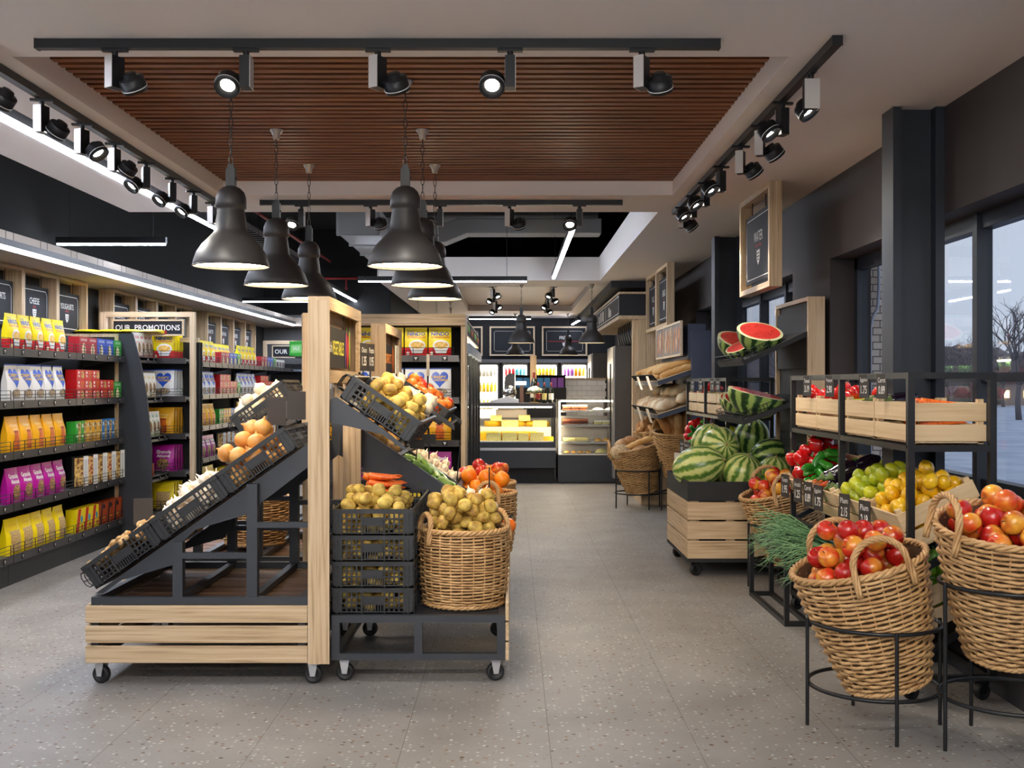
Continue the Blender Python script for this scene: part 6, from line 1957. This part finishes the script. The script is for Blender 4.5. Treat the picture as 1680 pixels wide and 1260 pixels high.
def promo_sign(parent, cx, y, cz, w, h):
    mb = MB(); mb.box(cx - w / 2, cx + w / 2, y, y + .02, cz - h / 2, cz + h / 2)
    mb.text('OUR  PROMOTIONS', cx, cz, w * .94, h * .42, 1, lambda x, z: y - .0015, .012)
    part('sign_board', mb, [BOARD, CHALK], parent, None, 0, 'dark board lettered OUR PROMOTIONS')
    f = MB(); e = .016
    f.box(cx - w / 2 - e, cx + w / 2 + e, y - .006, y + .026, cz + h / 2, cz + h / 2 + e); f.box(cx - w / 2 - e, cx + w / 2 + e, y - .006, y + .026, cz - h / 2 - e, cz - h / 2)
    f.box(cx - w / 2 - e, cx - w / 2, y - .006, y + .026, cz - h / 2, cz + h / 2); f.box(cx + w / 2, cx + w / 2 + e, y - .006, y + .026, cz - h / 2, cz + h / 2)
    part('sign_frame', f, PALE['x'], parent)
promo_sign(t, -3.715, Y + .01, 2.075, .70, .135)
for li, (K, d) in enumerate(((GRAINB, 'yellow grain bag'), (GRANO, 'magenta granola bag'), (AMBER, 'amber cereal bag'), (OAT, 'white oatmeal bag'), (CORN, 'yellow cornflakes bag'))):
    for c in range(2):
        for k in range(4):
            K.put(T(-3.80 + .225 * c, Y + .10 + .092 * k, LV[li]), '%s in depth of the %ss, %s column, promotions bay' % (ORD[k], d, ('hidden left', 'right')[c]), '%ss in the promotions bay' % d)
# second promotions unit at the grey back wall
t = thing('promotions_bay', 'distant oak-framed OUR PROMOTIONS unit before the grey back wall', 'store shelf', T(0, 0, 0))
Y = 18.95
part('oak_post', MB().box(-4.30, -4.24, Y, Y + .05, 0, 2.25), PALE['z'], t); part('oak_post', MB().box(-3.14, -3.08, Y, Y + .05, 0, 2.25), PALE['z'], t); part('oak_beam', MB().box(-4.24, -3.14, Y, Y + .05, 2.19, 2.25), PALE['x'], t)
part('back_panel', MB().box(-4.24, -3.14, Y + .3, Y + .32, 0, 1.85), MATTE, t)
for z in LV: part('shelf', MB().box(-4.24, -3.14, Y + .05, Y + .3, z - .04, z), SHELFG, t)
promo_sign(t, -3.63, Y + .01, 2.06, 1.0, .18)

# chalkboard shadow boxes along the left wall above the shelves
GRP = [(8.10, ('FETA', 'YOGHURTS', 'CHEESE', 'YOUGHURTS')), (11.70, ('YOUGHURTS', 'BUTTER', 'CREAM', 'MILK')), (15.32, ('MILK & BUTTER', 'YOGHURTS & MILK', 'CHEESES', 'DESSERTS'))]
for gi, (y0, names) in enumerate(GRP):
    for k, nm in enumerate(names):
        shadow_box('wall_sign', '%s oak box sign of the %s group along the left wall' % (ORD[k], ORD[gi]), T(-4.25, y0 + .725 * k, 1.93) @ QL, .72, .585, .16, .032, nm, ('fresh', 'natural', 'farm', 'creamy')[k])

# ================================================================= CENTRE GONDOLA
t = thing('gondola_end', 'oak-framed end of the centre gondola with cereal shelves facing the aisle', 'store shelf', T(0, 0, 0))
Y0 = 10.2
xl, xr = -1.955, -.435
part('oak_post', MB().box(xl, xl + .045, Y0, Y0 + .5, 0, 2.045), OAK['z'], t); part('oak_post', MB().box(xr - .04, xr, Y0, Y0 + .5, 0, 2.045), OAK['z'], t)
part('oak_header', MB().box(xl, xr, Y0 - .02, Y0 + .5, 2.045, 2.15), OAK['x'], t)
part('back_panel', MB().box(xl + .045, xr - .04, Y0 + .46, Y0 + .48, 0, 2.045), MATTE, t)
for li, z in enumerate((.217, .60, .965, 1.365, 1.755)):
    s = part('shelf', MB().box(xl + .05, xr - .06, Y0 + .02, Y0 + .45, z - .022, z).box(xl + .05, xr - .06, Y0 + .006, Y0 + .02, z - .048, z + .012, 1), [SHELFG, GUN], t)
    part('wire_rail', rail_mesh(1.36), None, s, T(xl + .07, Y0 + .02, z))
    for k in range(5): part('price_tag', _tagm, None, s, T(xl + .25 + .27 * k, Y0 + .006, z - .018) @ Matrix.Diagonal((1.5, 1, 1, 1)))
    part('bracket', MB().prism([(Y0 + .45, z - .022), (Y0 + .45, z - .14), (Y0 + .02, z - .05), (Y0 + .02, z - .022)], xr - .062, xr - .052, 'yz'), STEEL, s)
for li, (K, d) in enumerate(((GRAINB, 'yellow grain bag'), (GRANO, 'magenta granola bag'), (AMBER, 'amber cereal bag'), (OAT, 'white oatmeal bag'), (CORN, 'yellow cornflakes bag'))):
    for k in range(6):
        K.put(T(-1.79 + .223 * k, Y0 + .09, (.217, .60, .965, 1.365, 1.755)[li]), '%s %s from the left on the centre gondola end' % (ORD[k], d), '%ss on the gondola end' % d)
for k, yy in enumerate((10.75, 11.95, 13.15)):
    shelf_unit(T(-1.98, yy + 1.17, 0) @ R(-PI / 2, 'Z'), 1.166, '%s shelf module on the left flank of the centre gondola' % ORD[k], H=1.75, levels=LV[:4])
for k in range(4):
    GREENB.put(T(-2.03, 10.56 + .02 * 0 + .26 * k, (1.772 if k else 1.772)) @ R(-PI / 2 + .9, 'Z'), '%s green box on top of the left flank of the centre gondola' % ORD[k], 'green boxes on the gondola flank')
solo('top_board_panel', MB().box(-2.12, -1.5, 10.72, 14.3, 1.752, 1.77), [STEEL], 'dark top board over the left flank of the centre gondola', 'shelf board')
solo('gondola_core', MB().box(-1.50, -1.02, 10.72, 14.3, 0, 1.752), [MATTE], 'black core panel between the two flanks of the centre gondola', 'panel')
for k in range(3):
    GREENB.put(T(-2.05, 10.95 + .25 * k, LV[3]) @ R(-PI / 2 + .5, 'Z'), '%s green box on the second shelf of the gondola flank' % ORD[k], 'green boxes on the flank shelf')
# open cooler on the aisle side
t = thing('upright_cooler', 'tall grey-trimmed upright cooler with glass doors and herb pots on the aisle flank', 'cooler', T(0, 0, 0))
ca, cb, cx0, cx1 = 10.74, 14.8, -1.0, -.46
part('end_panel', MB().box(cx0, cx1, ca, ca + .05, 0, 1.98), MATTE, t); part('end_panel', MB().box(cx0, cx1, cb - .05, cb, 0, 1.98), MATTE, t)
part('back_panel', MB().box(cx0, cx0 + .04, ca + .05, cb - .05, 0, 1.98), MATTE, t)
part('base', MB().box(cx0, cx1 + .03, ca, cb, 0, .22), STEEL, t)
part('oak_header', MB().box(cx0, cx1 + .01, ca, cb, 1.98, 2.15), OAK['y'], t)
part('silver_cornice', MB().box(cx1 - .02, cx1 + .05, ca, cb, 1.80, 1.90), mat('cornice_blue_grey', (150, 164, 180), .35, .4), t)
for k in range(4):
    y1 = ca + .1 + 1.0 * k
    mb = MB(); mb.box(cx1 + .01, cx1 + .016, y1, y1 + .86, 2.0, 2.13)
    for q in range(5): mb.ball(.003, .05, .04, 10, 6, 1 + (q + k) % 2, T(cx1 + .017, y1 + .12 + .155 * q, 2.06 + .01 * (q % 2)))
    part('photo_panel', mb, [MATTE, mat('photo_green', (84, 150, 62), .5), mat('photo_red', (200, 50, 40), .5) if k % 2 else mat('photo_leaf', (150, 190, 120), .5)], t)
for z in (.5, .85, 1.2, 1.55): part('shelf', MB().box(cx0 + .04, cx1 - .05, ca + .05, cb - .05, z - .02, z), SHELFG, t)
part('light_strip', MB().box(cx1 - .10, cx1 - .07, ca + .1, cb - .1, 1.76, 1.78), LEDW, t)
for k in range(5):
    yy = ca + (cb - ca - .05) * k / 4
    part('door_post', MB().box(cx1 - .01, cx1 + .03, yy, yy + .05, .22, 1.80), BLACK, t)
for k in range(4):
    yy = ca + (cb - ca - .05) * k / 4
    part('glass_door', MB().box(cx1 + .008, cx1 + .012, yy + .055, yy + .99, .24, 1.78), CLEAR, t)
HERB = Kind('herb_pot', MB().lathe([(0, 0), (.035, 0), (.045, .08), (0, .08)], 12, 1).ball(.075, .075, .09, 14, 9, 0, T(0, 0, .15), lumpy(4, .28, 2.6)).mesh('herb_pot', [mat('herb_leaf', (96, 150, 84), .6, col2=(40, 84, 44), scale=26, rnd=.5), mat('pot_white', (220, 222, 220), .5)]), 'herb pot')
for li, z in enumerate((.22, .5, .85, 1.2, 1.55)):
    for k in range(12):
        HERB.put(T(-.62, 10.93 + .325 * k, z + .002) @ R(k * 1.1, 'Z'), '%s herb pot along the %s level of the upright cooler' % (ORD[k], ('lowest', 'second', 'middle', 'fourth', 'highest')[li]), 'herb pots, %s cooler level' % ('lowest', 'second', 'middle', 'fourth', 'highest')[li])
# ================================================================= DELI COUNTER AND BACK WALL
CHY = mat('cheese_rind', (250, 196, 20), .4); CHF = mat('cheese_face', (246, 230, 140), .45, col2=(226, 196, 70), scale=34, lo=.56, hi=.68)
t = thing('cheese_counter', 'dark refrigerated deli counter with lit glass front full of cheese', 'counter', T(0, 16.5, 0))
a, b = -.78, .66
part('plinth', MB().box(a, b - .02, .08, .9, 0, .235), MATTE, t)
part('front_panel', MB().box(a, b, 0, .9, .235, .50), STEEL, t, None, .004)
part('silver_strip', MB().box(a, b, -.012, .02, .50, .54), ZINC, t)
part('upper_band', MB().box(a, b, 0, .9, .54, .625), STEEL, t, None, .004)
DW = mat('deck_white', (226, 220, 208), .4)
part('display_deck', MB().box(a + .01, b - .02, .01, .86, .625, .64), DW, t)
part('step_deck', MB().box(a + .01, b - .06, .36, .86, .64, .84), DW, t)
part('glass_front', MB().box(a, b - .03, .004, .01, .64, 1.16), CLEAR, t)
part('glass_side', MB().box(b - .03, b - .024, .02, .86, .64, 1.16), CLEAR, t)
part('corner_post', MB().box(b - .035, b - .01, -.004, .02, .625, 1.16), BLACK, t)
part('corner_post', MB().box(b - .035, b - .01, .84, .865, .625, 1.16), BLACK, t)
part('top_board', MB().box(a, b, -.01, .9, 1.16, 1.212), mat('counter_top', (70, 66, 64), .35), t, None, .003)
part('light_strip', MB().box(a + .05, b - .06, .05, .075, 1.145, 1.16), LEDW, t)
def cheese_wedge(w, h, d): return MB().box(-w / 2, w / 2, 0, d, 0, h, 1).box(-w / 2 - .001, w / 2 + .001, .003, d + .002, h - .006, h + .001, 0).mesh('cheese_block', [CHY, CHF])
def cheese_wheel(r, h): return MB().lathe([(0, 0), (r, 0), (r * 1.03, h * .5), (r, h), (0, h)], 32).mesh('round_cheese', [CHY])
_w = Kind('round_cheese', cheese_wheel(.14, .085), 'cheese')
def k2(px, Y): return (px - 840) * Y / 1800
for i, (p0, p1, hh) in enumerate(((798, 822, .125), (824, 848, .125), (850, 867, .115), (870, 892, .12))):
    Kind('cheese_block', cheese_wedge((p1 - p0) * .0092, hh, .16), 'cheese').put(T(k2((p0 + p1) / 2, 16.6), 16.58, .641), '%s cut cheese block from the left on the lower deck of the counter' % ORD[i])
Kind('cheese_block', MB().box(-.075, .075, 0, .14, 0, .06, 0).mesh('cheese_block', [CHY]), 'cheese').put(T(k2(900, 16.6), 16.6, .641), 'low yellow cheese bar at the right of the lower deck')
for i, p in enumerate((803, 836, 866)):
    _w.put(T(k2(p, 16.75), 16.745, .641) @ R(0, 'Z') @ Matrix.Diagonal((1, .55, 1.6, 1)), '%s yellow cheese wheel behind the cut blocks on the lower deck' % ORD[i])
for i, (p, z) in enumerate(((808, .841), (848, .841), (876, .841), (890, .841))):
    _w.put(T(k2(p, 17.05), 17.16, z) @ scl(.95 if i < 3 else .8), '%s yellow cheese wheel on the raised step of the counter' % ORD[i])
for i, (p0, p1, z, hh) in enumerate(((823, 850, .841, .10), (874, 897, .841, .095), (804, 823, .925, .09), (851, 870, .925, .09))):
    Kind('cheese_block', cheese_wedge((p1 - p0) * .0094, hh, .11), 'cheese').put(T(k2((p0 + p1) / 2, 16.95), 16.90 if i < 2 else 17.02, z), '%s pale cut cheese block on the raised step' % ORD[i])

t = thing('pastry_case', 'lit glass pastry case with four shelves on a dark base', 'display case', T(.69, 16.5, 0))
W, D = 1.03, .7
part('base', MB().box(0, W, 0, D, .03, .43).box(.02, W - .02, .03, D, 0, .03), STEEL, t, None, .004)
part('steel_back', MB().box(.02, W - .02, D - .02, D, .43, 1.0), mat('brushed_steel', (176, 168, 156), .3, .8), t)
part('glass_front', MB().box(0, W, .0, .006, .43, 1.27), CLEAR, t)
part('glass_top', MB().box(0, W, .006, D, 1.262, 1.27), CLEAR, t)
for xx in (0, W - .006): part('glass_side', MB().box(xx, xx + .006, .006, D, .43, 1.262), CLEAR, t)
f = MB()
for z in (.432, 1.25):
    f.box(0, W, -.004, .012, z, z + .016)
for xx in (0, W - .016): f.box(xx, xx + .016, -.004, .012, .43, 1.266); part('rear_post', MB().box(xx, xx + .016, D - .012, D, .43, 1.266), MATS.get('case_frame') or mat('case_frame', (222, 214, 196), .3, .3), t)
part('frame', f, mat('case_frame', (222, 214, 196), .3, .3), t)
for z in (.62, .877, 1.09): part('glass_shelf', MB().box(.01, W - .01, .04, D - .06, z - .016, z), mat('case_shelf', (206, 204, 198), .25), t)
part('tray_deck', MB().box(.01, W - .01, .01, D - .03, .43, .445), DW, t)
for xx in (.022, W - .08):
    part('light_strip', MB().box(xx, xx + .016, .03, .05, .45, 1.24), LEDW, t)
part('light_strip', MB().box(.05, W - .05, .05, .065, 1.235, 1.25), LEDW, t)
ICE = mat('icing_white', (244, 238, 226), .5); CHOCO = mat('choc_sponge', (96, 44, 26), .6); SPO = mat('red_sponge', (166, 92, 56), .6); CREAM = mat('pastry_cream', (240, 226, 150), .5); PUFF = mat('puff_gold', (232, 180, 84), .5, col2=(200, 130, 50), scale=20)
TRAYM = mat('tray_metal', (190, 188, 180), .25, .9)
def tray(x0, x1, y, z, d, label):
    solo('pastry_tray', MB().box(x0, x1, y, y + d, z, z + .006).box(x0, x1, y, y + .004, z, z + .014).box(x0, x1, y + d - .004, y + d, z, z + .014), [TRAYM], label, 'tray')
def slab(w, h, d, m1, m2):
    return MB().box(-w / 2, w / 2, 0, d, 0, h * .72, 0).box(-w / 2, w / 2, 0, d, h * .30, h * .42, 1).box(-w / 2 - .002, w / 2 + .002, -.002, d + .002, h * .72, h, 1).mesh('cake_slice', [m1, m2])
def pastry_row(x0, n, pitch, z, y, mesh, nm, lab, grp, cat='cake'):
    K = Kind(nm, mesh, cat)
    for k in range(n): K.put(T(x0 + pitch * k, y, z + .0065), '%s %s' % (ORD[k], lab), grp)
def dome(w, h, d, m_): return MB().ball(w / 2, d / 2, h, 18, 10, 0, T(0, d / 2, 0), lambda x, y, z: (x, y, max(z, 0))).mesh('pastry', [m_])
X0 = .69
tray(X0 + .07, X0 + .47, 16.60, 1.091, .3, 'metal tray of red sponge cakes on the top pastry shelf'); tray(X0 + .52, X0 + .94, 16.60, 1.091, .3, 'metal tray of iced buns on the top pastry shelf')
pastry_row(X0 + .14, 3, .125, 1.091, 16.63, slab(.115, .085, .2, SPO, ICE), 'cake_slice', 'white-topped red sponge cake on the top shelf', 'red sponge cakes')
pastry_row(X0 + .62, 2, .19, 1.091, 16.65, dome(.18, .045, .16, ICE), 'iced_bun', 'iced bun on the top pastry shelf', 'iced buns')
tray(X0 + .07, X0 + .50, 16.60, .878, .3, 'metal tray of chocolate cakes on the second pastry shelf'); tray(X0 + .55, X0 + .94, 16.60, .878, .3, 'metal tray of cream slices on the second pastry shelf')
pastry_row(X0 + .14, 3, .13, .878, 16.63, slab(.125, .085, .2, CHOCO, SPO), 'cake_slice', 'dark chocolate cake on the second shelf', 'chocolate cakes')
pastry_row(X0 + .61, 3, .125, .878, 16.63, slab(.115, .065, .2, CREAM, ICE), 'cream_slice', 'pale cream slice on the second shelf', 'cream slices')
tray(X0 + .07, X0 + .50, 16.60, .621, .3, 'metal tray of yellow slices on the third pastry shelf'); tray(X0 + .55, X0 + .94, 16.60, .621, .3, 'metal tray of puff pastries on the third pastry shelf')
pastry_row(X0 + .18, 2, .19, .621, 16.63, slab(.18, .055, .2, CREAM, CREAM), 'cream_slice', 'wide yellow slice on the third shelf', 'yellow slices')
pastry_row(X0 + .62, 3, .125, .621, 16.64, dome(.12, .05, .14, PUFF), 'puff_pastry', 'puff pastry on the third shelf', 'puff pastries')
tray(X0 + .07, X0 + .52, 16.56, .446, .3, 'metal tray of chocolate biscuits on the bottom of the pastry case'); tray(X0 + .57, X0 + .98, 16.56, .446, .3, 'metal tray of yellow rolls on the bottom of the pastry case')
pastry_row(X0 + .14, 4, .11, .446, 16.60, dome(.10, .04, .10, PUFF), 'biscuit', 'golden biscuit on the bottom of the pastry case', 'golden biscuits')
pastry_row(X0 + .66, 2, .2, .446, 16.60, dome(.19, .07, .14, CREAM), 'sweet_roll', 'large yellow roll on the bottom of the pastry case', 'sweet rolls')

# on the counter top
BOTG = mat('bottle_dark', (24, 28, 20), .12, coat=.4); LABW = mat('wine_label', (226, 222, 206), .5); LABY = mat('wine_label_gold', (214, 196, 120), .5); CAPR = mat('wine_cap', (120, 30, 30), .4)
def wine(x, y, z, lab, label, s=1.0):
    o = solo('wine_bottle', MB().lathe([(0, 0), (.036, 0), (.038, .006), (.038, .19), (.030, .225), (.014, .25), (.013, .31), (0, .31)], 20), [BOTG], label, 'bottle', T(x, y, z) @ scl(s))
    part('label', MB().lathe([(.0385, .05), (.0385, .145)], 20, 0), lab, o); part('cap', MB().lathe([(.0140, .25), (.0145, .27), (.0145, .312), (0, .313)], 12), CAPR, o)
wine(k2(893, 16.7), 16.66, 1.2125, LABY, 'wine bottle with a golden label on the counter top'); wine(k2(904, 16.7), 16.66, 1.2125, LABW, 'rightmost wine bottle with a white label on the counter top')
wine(k2(883, 17.0), 17.0, 1.2125, CAPR, 'wine bottle with a dark red label behind the flower stand'); wine(k2(876, 17.1), 17.12, 1.2125, LABW, 'large wine bottle behind the flower stand', 1.5)
t = thing('cake_stand', 'golden cake stand on the counter top carrying flowers', 'stand', T(k2(877, 16.7), 16.72, 1.2125))
part('foot', MB().lathe([(0, 0), (.08, 0), (.075, .01), (.012, .02), (.01, .13), (.02, .14)], 20), mat('brass', (200, 164, 96), .3, .8), t)
part('plate', MB().lathe([(0, .14), (.13, .14), (.135, .15), (0, .148)], 28), MATS['brass'], t)
t = thing('flower_arrangement', 'low bunch of white and pale green flowers on the golden stand', 'flowers', T(k2(877, 16.7), 16.72, 1.363))
FLW = MB().ball(.035, .035, .03, 10, 7, 0, None, lumpy(4, .25, 3)).mesh('blossom', [mat('blossom_white', (226, 230, 214), .6, col2=(196, 206, 178), scale=40)])
for k in range(16):
    q = .1 * math.sqrt((k + .5) / 16); aa = k * 2.4
    part('blossom', FLW, None, t, T(q * math.cos(aa), q * math.sin(aa), .035 + .05 * (1 - q / .1)))
lf = MB()
for k in range(10):
    aa = k * .63; lf.add([(0.02 * math.cos(aa), .02 * math.sin(aa), .0), (.1 * math.cos(aa - .2), .1 * math.sin(aa - .2), .02), (.135 * math.cos(aa), .135 * math.sin(aa), .02), (.1 * math.cos(aa + .2), .1 * math.sin(aa + .2), .03)], [(0, 1, 2, 3)])
part('leaves', lf, mat('flower_leaf', (110, 140, 100), .6), t)
t = thing('slicer', 'steel meat slicer on the counter top', 'slicer', T(k2(832, 16.7), 16.62, 1.2125))
part('body', MB().prism([(-.26, 0), (.18, 0), (.18, .05), (.02, .10), (-.26, .03)], 0, .26, 'xz'), ZINC, t, None, .006)
part('blade_guard', MB().lathe([(0, -.012), (.10, -.012), (.105, 0), (.10, .012), (0, .012)], 28, 0, T(.04, .16, .16) @ R(PI / 2, 'X')), CHROME, t)
part('handle', MB().cyl((-.02, -.02, .11), (.10, -.04, .15), .012, 8).ball(.02, .02, .02, 10, 7, 0, T(.10, -.04, .15)), BLACK, t)
t = thing('register_screen', 'dark cash register screen seen from behind on the deli counter', 'screen', T(k2(836, 17.2), 17.2, 1.2125))
part('panel', MB().prism([(-.10, .12), (.08, .10), (.08, .44), (.0, .46), (-.07, .40)], 0, .02, 'xz'), mat('screen_grey', (56, 58, 62), .5), t); part('foot', MB().box(-.06, .06, -.04, .08, 0, .015).box(-.02, .02, .005, .03, .015, .14), BLACK, t)
t = thing('card_terminal', 'small lit card display on a brown post at the counter', 'screen', T(k2(856, 17.2), 17.2, 1.2125))
part('post', MB().box(-.03, .03, 0, .03, 0, .26), mat('terminal_brown', (112, 84, 70), .5), t); part('screen', MB().box(-.09, .07, -.01, .0, .27, .33), mat('screen_lit', (206, 222, 240), .4, emit=1.2), t); part('case', MB().box(-.1, .08, 0, .02, .26, .34), BLACK, t)
solo('wooden_paddle', MB().box(-.05, .05, 0, .02, 0, .74), [OAK['z']], 'upright pale wooden board behind the bottles', 'board', T(k2(875, 17.3), 17.3, 1.2125), None, .004)
solo('counter_scale', MB().box(-.25, .25, 0, .3, 0, .14).box(-.20, .20, .02, .28, .14, .16), [mat('scale_steel', (186, 174, 156), .35, .5)], 'steel scale behind the cheese counter glass', 'scale', T(k2(839, 17.6), 17.6, .95), None, .01)
solo('back_worktop', MB().box(-.95, 1.6, 17.55, 18.1, .0, .945), [mat('worktop_grey', (150, 146, 140), .4, .3)], 'grey worktop behind the cheese counter', 'worktop')
# tiled counter wall with wood cap
t = thing('tiled_counter', 'white subway-tiled counter wall with a wooden cap behind the deli', 'counter', T(0, 0, 0))
part('tiled_wall', MB().box(.30, 1.72, 19.0, 19.2, 0, 1.575), brick('subway_tile', (246, 243, 238), (240, 236, 230), (178, 172, 164), 1, 5.2, .3, .9, .45, .014), t)
part('wood_cap', MB().box(.10, 1.75, 18.96, 19.24, 1.575, 1.605), OAK['x'], t)
t = thing('bottle_display', 'dark low display with blue and purple cartons behind the counter', 'display', T(.06, 18.4, 0))
part('cabinet', MB().box(0, .85, 0, .3, 0, 1.44), MATTE, t); part('top', MB().box(0, .85, 0, .3, 1.635, 1.65).box(0, .02, .28, .3, 1.44, 1.635).box(.83, .85, .28, .3, 1.44, 1.635).box(.02, .83, .285, .3, 1.44, 1.635), MATTE, t)
for k in range(7):
    solo('carton', MB().box(-.05, .05, 0, .1, 0, .165), [mat('carton_cyan', (40, 130, 190), .4) if k < 5 else mat('carton_purple', (120, 40, 150), .4)], '%s %s carton in the low dark display' % (ORD[k], 'cyan' if k < 5 else 'purple'), 'carton', T(.13 + .115 * k, 18.45, 1.4405), 'cartons in the low display')
# coolers along the back wall
DOORS = [(-.88, -.29), (-.22, .36), (.46, 1.02), (1.09, 1.68)]
CW_ = mat('cooler_white', (236, 232, 224), .5)
BACKLIT = mat('cooler_backlight', (255, 244, 234), .5, emit=.9)
JUICE = {c: Kind('bottle', MB().lathe([(0, 0), (.034, 0), (.034, .14), (.014, .18), (.014, .215), (0, .215)], 12, 0).mesh('bottle', [mat('juice_' + c, rgb, .35)]), 'bottle') for c, rgb in (('orange', (250, 160, 20)), ('purple', (150, 70, 190)), ('yellow', (250, 216, 30)), ('white', (240, 240, 236)), ('red', (210, 30, 50)), ('cyan', (70, 180, 220)))}
PLAN = [('white', 'white'), ('red', 'cyan'), ('yellow', 'yellow'), ('purple', 'orange')]
for i, (x0, x1) in enumerate(DOORS):
    t = thing('glass_door_cooler', '%s lit glass-door cooler from the left along the back wall' % ORD[i], 'cooler', T(x0, 24.4, 0))
    w = x1 - x0
    c = MB(); c.box(0, .03, 0, .58, .1, 1.97); c.box(w - .03, w, 0, .58, .1, 1.97); c.box(.03, w - .03, 0, .58, 1.92, 1.97); c.box(0, w, 0, .58, 0, .2)
    part('cabinet', c, mat('cooler_grey', (92, 96, 106), .4, .2), t)
    part('backlit_liner', MB().box(.03, w - .03, .55, .57, .2, 1.92), BACKLIT, t)
    for z in (.55, .95, 1.33, 1.68): part('shelf', MB().box(.03, w - .03, .06, .55, z - .015, z), CW_, t)
    part('light_strip', MB().box(.05, w - .05, .06, .10, 1.895, 1.915), LEDW, t)
    for xx in (.034, w - .05): part('light_strip', MB().box(xx, xx + .016, .03, .05, .25, 1.88), LEDW, t)
    part('glass_door', MB().box(.03, w - .03, .0, .006, .2, 1.92), CLEAR, t)
    part('door_handle', MB().box(w - .06, w - .045, -.03, -.004, .8, 1.3), BLACK, t)
    n = 6
    for z, nm in ((1.68, 'top'), (1.33, 'second'), (.95, 'third')):
        for k in range(n):
            c = PLAN[i][0 if k < n / 2 else 1] if z > 1.4 else ('yellow' if i == 0 else PLAN[i][k % 2])
            JUICE[c].put(T(x0 + .075 + (w - .15) * k / (n - 1), 24.50, z + .001) @ Matrix.Diagonal((1.1, 1.1, .95, 1)), '%s bottle on the %s shelf of the %s back cooler' % (ORD[k], nm, ORD[i]), 'bottles, %s shelf, %s cooler' % (nm, ORD[i]))
solo('cooler_cornice', MB().box(-1.2, 1.75, 24.38, 24.99, 1.975, 2.05), [mat('cooler_cornice', (120, 126, 138), .5)], 'blue-grey cornice along the tops of the back coolers', 'cornice')
# framed menu boards
for i, (x0, nm) in enumerate(((-1.70, ''), (-.51, ''), (.68, 'FRESH'))):
    t = thing('menu_board', '%s oak-framed chalkboard above the back coolers' % ('left half-hidden', 'middle blank', 'right FRESH-lettered')[i], 'menu board', T(x0, 24.96, 2.14))
    w, h, e = 1.03, .67, .035
    f = MB(); f.box(0, w, -.03, .02, 0, e); f.box(0, w, -.03, .02, h - e, h); f.box(0, e, -.03, .02, e, h - e); f.box(w - e, w, -.03, .02, e, h - e)
    part('oak_frame', f, PALE['x'], t)
    mb = MB(); sign_board(mb, w - 2 * e, h - 2 * e, .012, nm, None, .11 if nm else .0001)
    if nm: mb.box(-.4, .4, -.002, -.0012, -.012, .0, 2)
    part('board', mb, SIGNM, t, T(w / 2, 0, h / 2) @ Matrix.Diagonal((.92, 1, .86, 1)))
    part('backing', MB().box(e, w - e, .012, .018, e, h - e), BOARD, t)
# tall steel cabinets at the bakery side and pans hung above them
GRA = mat('cabinet_graphite', (74, 70, 66), .4, .4)
for i, (y, x0) in enumerate(((16.3, 1.5), (20.2, 1.46))):
    t = thing('tall_cabinet', 'tall graphite steel cabinet %s' % ('under the bakery portal beside the pastry case', 'farther back beyond the tiled counter'), 'cabinet', T(x0, y, 0)) if False else thing('tall_cabinet', ('nearer tall graphite steel cabinet under the bakery portal', 'farther tall graphite cabinet beyond the tiled counter')[i], 'cabinet', T(x0, y, 0))
    part('body', MB().box(.03, .78, 0, .95, .08, 2.07).box(.06, .75, .03, .92, 0, .08), GRA, t, None, .006)
    part('door', MB().box(0, .028, .01, .94, .1, 2.05), mat('door_steel', (150, 148, 146), .3, .6), t)
    part('handle', MB().cyl((-.03, .08, .6), (-.03, .08, 1.8), .012, 8), BLACK, t)
for k in range(7):
    t = thing('frying_pan', '%s dark pan hanging under the oak header of the bakery portal' % ORD[k], 'pan', T(1.74, 16.1 + .32 * k, 2.25), 'pans under the bakery header')
    part('bowl', MB().lathe([(0, .0), (.10, .0), (.135, .05), (.13, .05), (.098, .006), (0, .006)], 24, 0, R(PI / 2 - .25, 'Y') @ T(.06, 0, 0)), MATTE, t)
    part('handle', MB().bar((0, 0, .05), (.02, 0, .175), .02, .008), MATTE, t)
solo('tap_tower', MB().cyl((0, 0, 0), (0, 0, .42), .02, 12).ball(.04, .04, .04, 14, 9, 0, T(0, -.02, .06)).ball(.04, .04, .04, 14, 9, 0, T(0, -.02, .2)).ball(.04, .04, .04, 14, 9, 0, T(0, -.02, .34)), [BLACK], 'black tap tower with three round knobs at the end of the tiled counter', 'tap', T(1.64, 18.9, 1.2))
solo('tap_shelf', MB().box(1.58, 1.74, 18.7, 18.98, 0, 1.2), [GRA], 'narrow graphite pedestal under the tap tower', 'pedestal')
